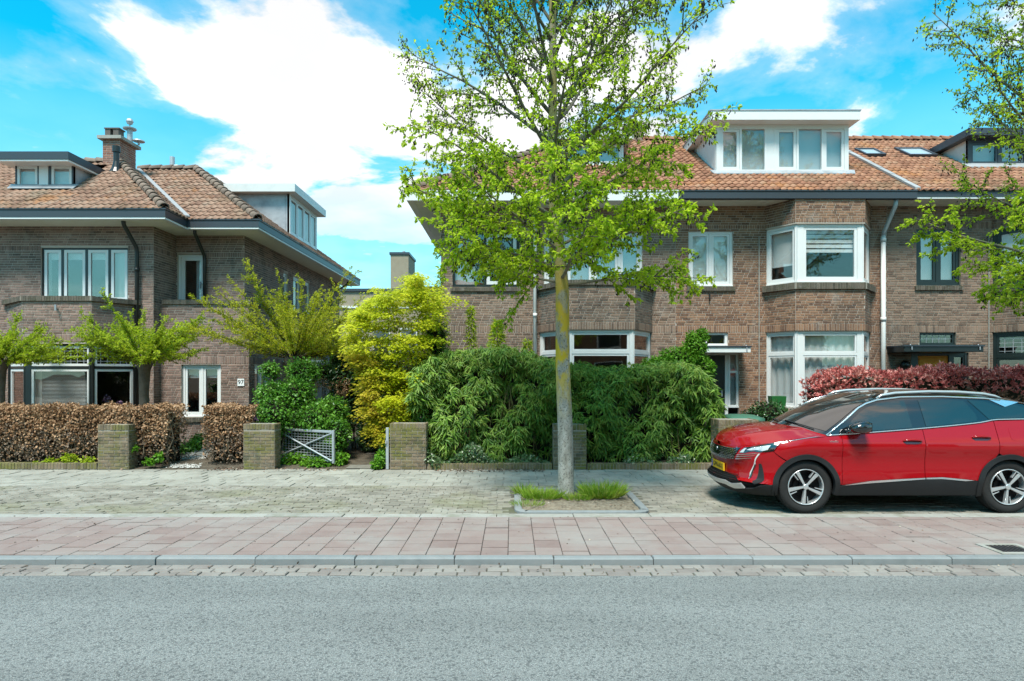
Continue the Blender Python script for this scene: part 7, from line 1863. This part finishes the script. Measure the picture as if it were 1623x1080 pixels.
lipz = [(0.0,.215),(.5,.215),(sx(.45,.225),.225),(sx(.55,.235),.235),(sx(.56,.37),.37),(sx(.50,.382),.382),ph_(1205,770.5),ph_(1192,774.4),ph_(1181,774.4),ph_(1165,774.4),(sk[-1][0],sk[-1][1]-.006),(0.0,sk[-1][1]-.018)]
lipp = [(-s, z) for s, z in lipz[1:-1][::-1]]+lipz
lipp = [(-s, z) for s, z in lipz[::-1]][:-1]+[(0.0,.215)]+lipz[1:]
patch('front_lip', lipp, .008, MT['clad'], step=.05, thick=.03, mirror=False)
# number plate
pxx = xfz(.525)-.016
m = MB(); m.box(CX+pxx,CX+pxx+.02,CY-.26,CY+.26,.468,.580); npl = m.build('number_plate', plain('plate_yellow',(0.70,0.40,0.012),rough=.4), car, bevel=.003)
m = MB(); m.box(CX+pxx-.0015,CX+pxx-.0003,CY+.215,CY+.257,.471,.577); m.build('plate_band', plain('plate_blue',(0.02,0.06,0.35),rough=.4), npl)
def faceM(x, y, z, lean=0.0): return Matrix(((0,0,-1,CX+x),(-1,0,0,CY+y),(0,1,0,z),(0,0,0,1)))
text('GPN-60-S', 'plate_letters', .098, MT['black'], npl, faceM(pxx-.002, -.018, .524), .001)
# bonnet
def bonnet():
    hs = [p[0] for p in he]; hz = [p[1] for p in he]; S_ = list(np.linspace(0.02, hs[-1], 34)); nv = 25; V = []; F = []
    zc = pch([.09,.13,.22,.40,.62,.92],[.872,.935,1.005,1.068,1.108,1.130])
    for s in S_:
        b = bp(s, float(np.interp(s, hs, hz))); sh = .31*(max(0, (b.x-.35)/.84))**1.6
        for i in range(nv):
            v = -1+2*i/(nv-1); x = b.x-sh*(1-abs(v)**2.2); zc_ = zc(x)
            h = max(0.0, zc_-b.z); prof = 1-abs(v)**2.4
            ridge = .020*math.exp(-((abs(v)-.66)/.10)**2)*min(1, h/.05)
            V.append(W2((x, b.y*v*-1 if False else -abs(b.y)*-v, b.z+h*prof+ridge)))
    n = len(S_)
    for i in range(n-1):
        for j in range(nv-1): F.append((i*nv+j, i*nv+j+1, (i+1)*nv+j+1, (i+1)*nv+j))
    m = MB(); m.add(V, F); o = m.build('bonnet', MT['paint'], car, smooth=True); md = o.modifiers.new('sub', 'SUBSURF'); md.levels = 1; md.render_levels = 1
    return o
bonnet_o = bonnet()
rt_ = bp(.30, .9)
text('PEUGEOT', 'badge_letters', .034, MT['chrome'], bonnet_o, Matrix(((0,.55,-.83,CX+.128),(-1,0,0,CY),(0,.83,.55,.912),(0,0,0,1))), .002)
s_, z_ = ph_(1322,700.5); pb_ = bpn(s_, z_, .003); text('HYBRID', 'badge_letters', .032, MT['chrome'], car, Matrix(((1,0,0,CX+pb_.x),(0,0,-1,CY+pb_.y),(0,1,0,pb_.z),(0,0,0,1))), .001)
# chrome line between lamp and windscreen
A, B = ph_(1247,700.2), ph_(1300,692.0); m = MB(); m.tube([W2(bpn(A[0]+(B[0]-A[0])*t, A[1]+(B[1]-A[1])*t, .004)) for t in np.linspace(0,1,10)], [.0015]+[.0038]*8+[.0015], 6); m.build('chrome_strip', MT['chrome'], car, smooth=True)
# glass house
top = pch([p[0] for p in rl_pts], [p[1] for p in rl_pts])
low = [(x, belt(x)+.004) for x in (1.20,1.4,1.6,1.8,2.0,2.2,2.51,2.8,3.1,3.28,3.5,3.8,4.1,4.28)]
gh = low+[(4.10,1.36),(3.92,1.435),(3.70,1.478),(3.43,1.513)]+[p for p in rl_pts[::-1][1:-1]]
patch('pillar_trim', SZ(gh), -.004, MT['gloss_black'], step=.07, thick=.01)
def inset_line(x, d): return top(x)-d
fg = [(1.45,belt(1.45)+.022),(1.9,belt(1.9)+.022),(2.355,belt(2.355)+.022),(2.335,inset_line(2.335,.040)),(2.1,inset_line(2.1,.042)),(1.96,inset_line(1.96,.044)),(1.8,inset_line(1.8,.052)),(1.685,inset_line(1.685,.062)),(1.56,inset_line(1.56,.070))]
patch('side_window', SZ(fg), .001, MT['cglass'], front_door, step=.07, thick=.004, mirror=False); 
rg = [(2.54,belt(2.54)+.022),(2.9,belt(2.9)+.022),(3.235,belt(3.235)+.022),(3.245,1.30),(3.13,inset_line(3.13,.042)),(2.8,inset_line(2.8,.040)),(2.52,inset_line(2.52,.040))]
patch('side_window', SZ(rg), .001, MT['cglass'], rear_door, step=.07, thick=.004, mirror=False)
qg = [(3.40,belt(3.40)+.022),(3.6,belt(3.6)+.018),(4.2,belt(4.2)+.018),(4.02,1.365),(3.80,1.43),(3.62,1.395),(3.40,1.475),(3.19,1.490)]
patch('quarter_window', SZ(qg), .001, MT['cglass'], step=.07, thick=.004)
fin = [(3.46,1.506),(3.66,1.402),(3.86,1.462),(3.74,1.482)]
patch('pillar_fin', SZ(fin), .006, MT['chrome'], step=.04, thick=.008)
for sg in (1, -1):
    m = MB(); m.tube([W2(bpn(sg*sx(x, belt(x)), belt(x), .007)) for x in np.linspace(1.2,4.30,40)], .009, 6); m.build('chrome_strip', MT['chrome'], car, smooth=True)
    m = MB(); m.tube([W2(bpn(sg*sx(x, z), z, .006)) for x, z in rl_pts+[(3.62,1.49)]], [.010,.012,.013,.014,.014,.014,.014,.013,.013,.013,.012], 6); m.build('chrome_strip', MT['chrome'], car, smooth=True)
# windscreen
def E(t):
    pts = rl_pts[:7]; f = t*(len(pts)-1); i = min(int(f), len(pts)-2); k = f-i; x = pts[i][0]*(1-k)+pts[i+1][0]*k; z = pts[i][1]*(1-k)+pts[i+1][1]*k; return x, Wz(z)-.004, z
def screen(name, t0, t1, vmax, off, mat, parent=None):
    V = []; nt_, nv = 14, 21
    for i in range(nt_+1):
        t = t0+(t1-t0)*i/nt_; x, y, z = E(t); cx_ = .90+(2.0-.90)*t-.03*math.sin(t*math.pi); cz_ = 1.128+(1.572-1.128)*t+.03*math.sin(t*math.pi)
        for j in range(nv):
            v = (-1+2*j/(nv-1))*vmax; V.append(W2((cx_+(x-cx_)*abs(v)**2.3-off*.6, y*v, cz_+(z-cz_)*abs(v)**2.3+off)))
    m = MB(); m.add(V, [(i*nv+j,i*nv+j+1,(i+1)*nv+j+1,(i+1)*nv+j) for i in range(nt_) for j in range(nv-1)]); return m.build(name, mat, parent or car, smooth=True)
scr = screen('windscreen_frame', 0.0, 1.0, 1.0, 0.0, MT['gloss_black'])
screen('windscreen', .07, .95, .955, .004, MT['cglass_front'])
m = MB()
for (ya, yb_) in ((-.70,-.12),(.05,.62)):
    pts = []
    for k in range(6):
        f = k/5; y = ya+(yb_-ya)*f; t = .05+.03*f; x, ye, z = E(t); v = abs(y/ye)**2.3; cx_ = .90+1.1*t; cz_ = 1.128+.444*t; pts.append(W2((cx_+(x-cx_)*v-.012, y, cz_+(z-cz_)*v+.016)))
    m.tube(pts, .008, 5)
m.build('wipers', MT['clad'], car, smooth=True)
# roof
zce = pch([1.9,2.0,2.6,3.2,3.8,4.15],[1.56,1.572,1.618,1.612,1.555,1.47]); zed = pch([1.96,2.30,2.86,3.43,3.8,4.1],[1.49,1.53,1.535,1.513,1.470,1.41])
V = []; xs_ = np.linspace(1.96,4.12,26); nv = 17
for x in xs_:
    z = zed(x); y = bp(sx(x,z),z).y
    for j in range(nv):
        v = -1+2*j/(nv-1); k = abs(v)**2.6; xx = x+(.04*(1-k) if x < 2.2 else 0)*(2.2-x)/.24; V.append(W2((xx, -y*v*.995, zce(x)*(1-k)+z*k)))
m = MB(); m.add(V, [(i*nv+j,i*nv+j+1,(i+1)*nv+j+1,(i+1)*nv+j) for i in range(25) for j in range(nv-1)]); m.build('car_roof', MT['gloss_black'], car, smooth=True)
V = []
for j in range(nv):
    v = -1+2*j/(nv-1); k = abs(v)**2.6; z = zed(4.12); y = bp(sx(4.12,z),z).y; V += [W2((4.12,-y*v*.995,zce(4.12)*(1-k)+z*k)), W2((4.40+.06*(1-v*v),bp(sx(4.34,1.22),1.22).y*-v,1.22))]
m = MB(); m.add(V, [(2*j,2*j+2,2*j+3,2*j+1) for j in range(nv-1)]); m.build('rear_window', MT['cglass'], car, smooth=True)
for sg in (-1, 1):
    m = MB(); m.tube([W2((x, sg*y, z)) for x, y, z in ((1.98,.655,1.515),(2.06,.645,1.555),(2.25,.635,1.585),(2.7,.63,1.605),(3.1,.63,1.60),(3.45,.63,1.575),(3.60,.635,1.545),(3.68,.64,1.515))], [.012,.018,.020,.020,.020,.020,.018,.012], 8); m.build('roof_rail', MT['rim_bright'], car, smooth=True)
# door mirror
def mirror(sg):
    c = Vector(W2((1.60, sg*.985, 1.150))); m = MB(); V = []; nu, nv_ = 16, 10
    for i in range(nv_+1):
        ph = -math.pi/2+math.pi*i/nv_
        for j in range(nu):
            th = 2*math.pi*j/nu; e = .75
            sgn = lambda a: math.copysign(abs(a)**e, a)
            x = .155*sgn(math.cos(ph))*sgn(math.cos(th)); y = .115*sgn(math.cos(ph))*sgn(math.sin(th)); z = .082*sgn(math.sin(ph))
            if x > .07: x = .07+(x-.07)*.35
            z *= 1-.28*max(0, -x/.155); z += .012*x/.155
            V.append((c.x+x, c.y+y*sg, c.z+z))
    m.add(V, [(i*nu+j,i*nu+(j+1)%nu,(i+1)*nu+(j+1)%nu,(i+1)*nu+j) for i in range(nv_) for j in range(nu)]); o = m.build('door_mirror', MT['gloss_black'], car, smooth=True)
    m = MB(); m.tube([W2((1.46,sg*.862,1.085)), W2((1.50,sg*.91,1.092)), W2((1.56,sg*.96,1.10))], [.032,.026,.03], 8); m.build('mirror_foot', MT['gloss_black'], o, smooth=True)
    m = MB(); m.box(c.x+.087,c.x+.095,c.y-.085,c.y+.085,c.z-.055,c.z+.06); m.build('mirror_glass', MT['cglass'], o)
for sg in (-1, 1): mirror(sg)
# door handles; recess shade is put in as darker red patches
for (x, z, par) in ((2.318,.957,front_door),(3.235,1.000,rear_door)):
    hp = [(x-.12,z-.012),(x-.09,z-.034),(x+.07,z-.034),(x+.115,z-.006),(x+.10,z+.024),(x-.09,z+.026)]
    patch('handle_recess_shade', SZ(hp), .0015, plain('recess_shade_red',(0.10,0.004,0.008),rough=.2,coat=1.0) if 'rr' not in MT else MT['rr'], par, step=.03, thick=.003, mirror=False)
    m = MB(); m.tube([W2(bpn(sx(x+d,z+e), z+e, o_)) for d, e, o_ in ((-.125,.004,.006),(-.10,.010,.026),(-.03,.013,.032),(.05,.011,.032),(.095,.006,.024),(.115,.002,.006))], [.010,.014,.014,.014,.013,.009], 8); m.build('handle', MT['paint'], par, smooth=True)
fl_ = arc(0,.0,0,0,1); ff = [(3.62,.99),(3.66,.965),(3.80,.965),(3.84,.99),(3.84,1.12),(3.80,1.145),(3.66,1.145),(3.62,1.12)]
patch('fuel_flap', SZ(ff), .002, MT['paint'], step=.05, thick=.002)
# wheels
def wheel(wx, sg):
    yo = CY+sg*.875; c = (CX+wx, yo, WZ); ax = (0, sg, 0)
    m = MB(); m.lathe(c, ax, [(-.225,.24),(-.222,.29),(-.205,.325),(-.18,.345),(-.14,.351),(-.07,.3525),(-.03,.348),(-.008,.332),(.002,.305),(.0,.275),(-.008,.25),(-.02,.236),(-.05,.228)], 56)
    o = m.build('wheel', MT['tyre'], car, smooth=True)
    m = MB()                                              # tread grooves as raised ribs
    for k in range(72):
        a = 2*math.pi*k/72; ca, sa = math.cos(a), math.sin(a); cb, sb = math.cos(a+.045), math.sin(a+.045)
        for (h0, h1) in ((-.20,-.13),(-.06,-.012)):
            q = [(CX+wx+r_*cc, yo+sg*h, WZ+r_*ss) for h in (h0, h1) for r_, cc, ss in ((.340 if h in (-.20,-.012) else .350,ca,sa),(.340 if h in (-.20,-.012) else .350,cb,sb))]
            q2 = [(CX+wx+r_*cc, yo+sg*h, WZ+r_*ss) for h in (h0, h1) for r_, cc, ss in ((.346 if h in (-.20,-.012) else .3555,ca,sa),(.346 if h in (-.20,-.012) else .3555,cb,sb))]
            m.hexa([q[0],q[1],q[3],q[2],q2[0],q2[1],q2[3],q2[2]])
    m.build('tread', MT['tyre'], o)
    m = MB(); m.lathe(c, ax, [(-.02,.236),(-.004,.238),(.002,.234),(-.002,.226),(-.02,.222),(-.18,.215)], 48); m.build('rim', MT['rim_bright'], o, smooth=True)
    m = MB(); m.lathe(c, ax, [(-.11,.0),(-.11,.05),(-.10,.22)], 32); m.lathe(c, ax, [(-.035,0),(-.03,.05),(-.06,.07),(-.10,.075)], 20); m.build('rim_well', MT['rim_dark'], o, smooth=True)
    m = MB(); m.lathe(c, ax, [(-.098,.0),(-.085,.06),(-.085,.135),(-.098,.137)], 32); m.build('brake_disc', MT['rim_dark'], o)
    def rad(a, r, t, h): return (CX+wx+math.cos(a)*r-math.sin(a)*t, yo+sg*h, WZ+math.sin(a)*r+math.cos(a)*t)
    for k in range(5):
        a = R(119+72*k); m = MB()
        m.hexa([rad(a,.03,-.014,-.05),rad(a,.03,.014,-.05),rad(a,.229,.027,-.045),rad(a,.229,-.025,-.045),rad(a,.03,-.011,-.010),rad(a,.03,.011,-.010),rad(a,.229,.025,-.006),rad(a,.229,-.022,-.006)])
        m.build('spoke', MT['rim_bright'], o, bevel=.003)
        m = MB(); m.hexa([rad(a,.125,.034,-.05),rad(a,.125,.047,-.05),rad(a,.229,.070,-.045),rad(a,.229,.050,-.045),rad(a,.125,.036,-.014),rad(a,.125,.045,-.014),rad(a,.229,.067,-.007),rad(a,.229,.053,-.007)])
        m.build('spoke_blade', MT['rim_bright'], o, bevel=.002)
        m = MB(); m.hexa([rad(a,.06,.012,-.055),rad(a,.06,.028,-.055),rad(a,.229,.056,-.055),rad(a,.229,.028,-.055),rad(a,.06,.014,-.022),rad(a,.06,.026,-.022),rad(a,.229,.053,-.018),rad(a,.229,.030,-.018)])
        m.build('spoke_back', MT['rim_dark'], o)
    m = MB(); m.lathe(c, ax, [(-.03,.036),(-.006,.036),(-.002,.030),(.0,.0)], 18); m.build('hub_cap', MT['rim_bright'], o)
for wx in (WX1, WX2):
    for sg in (-1, 1): wheel(wx, sg)
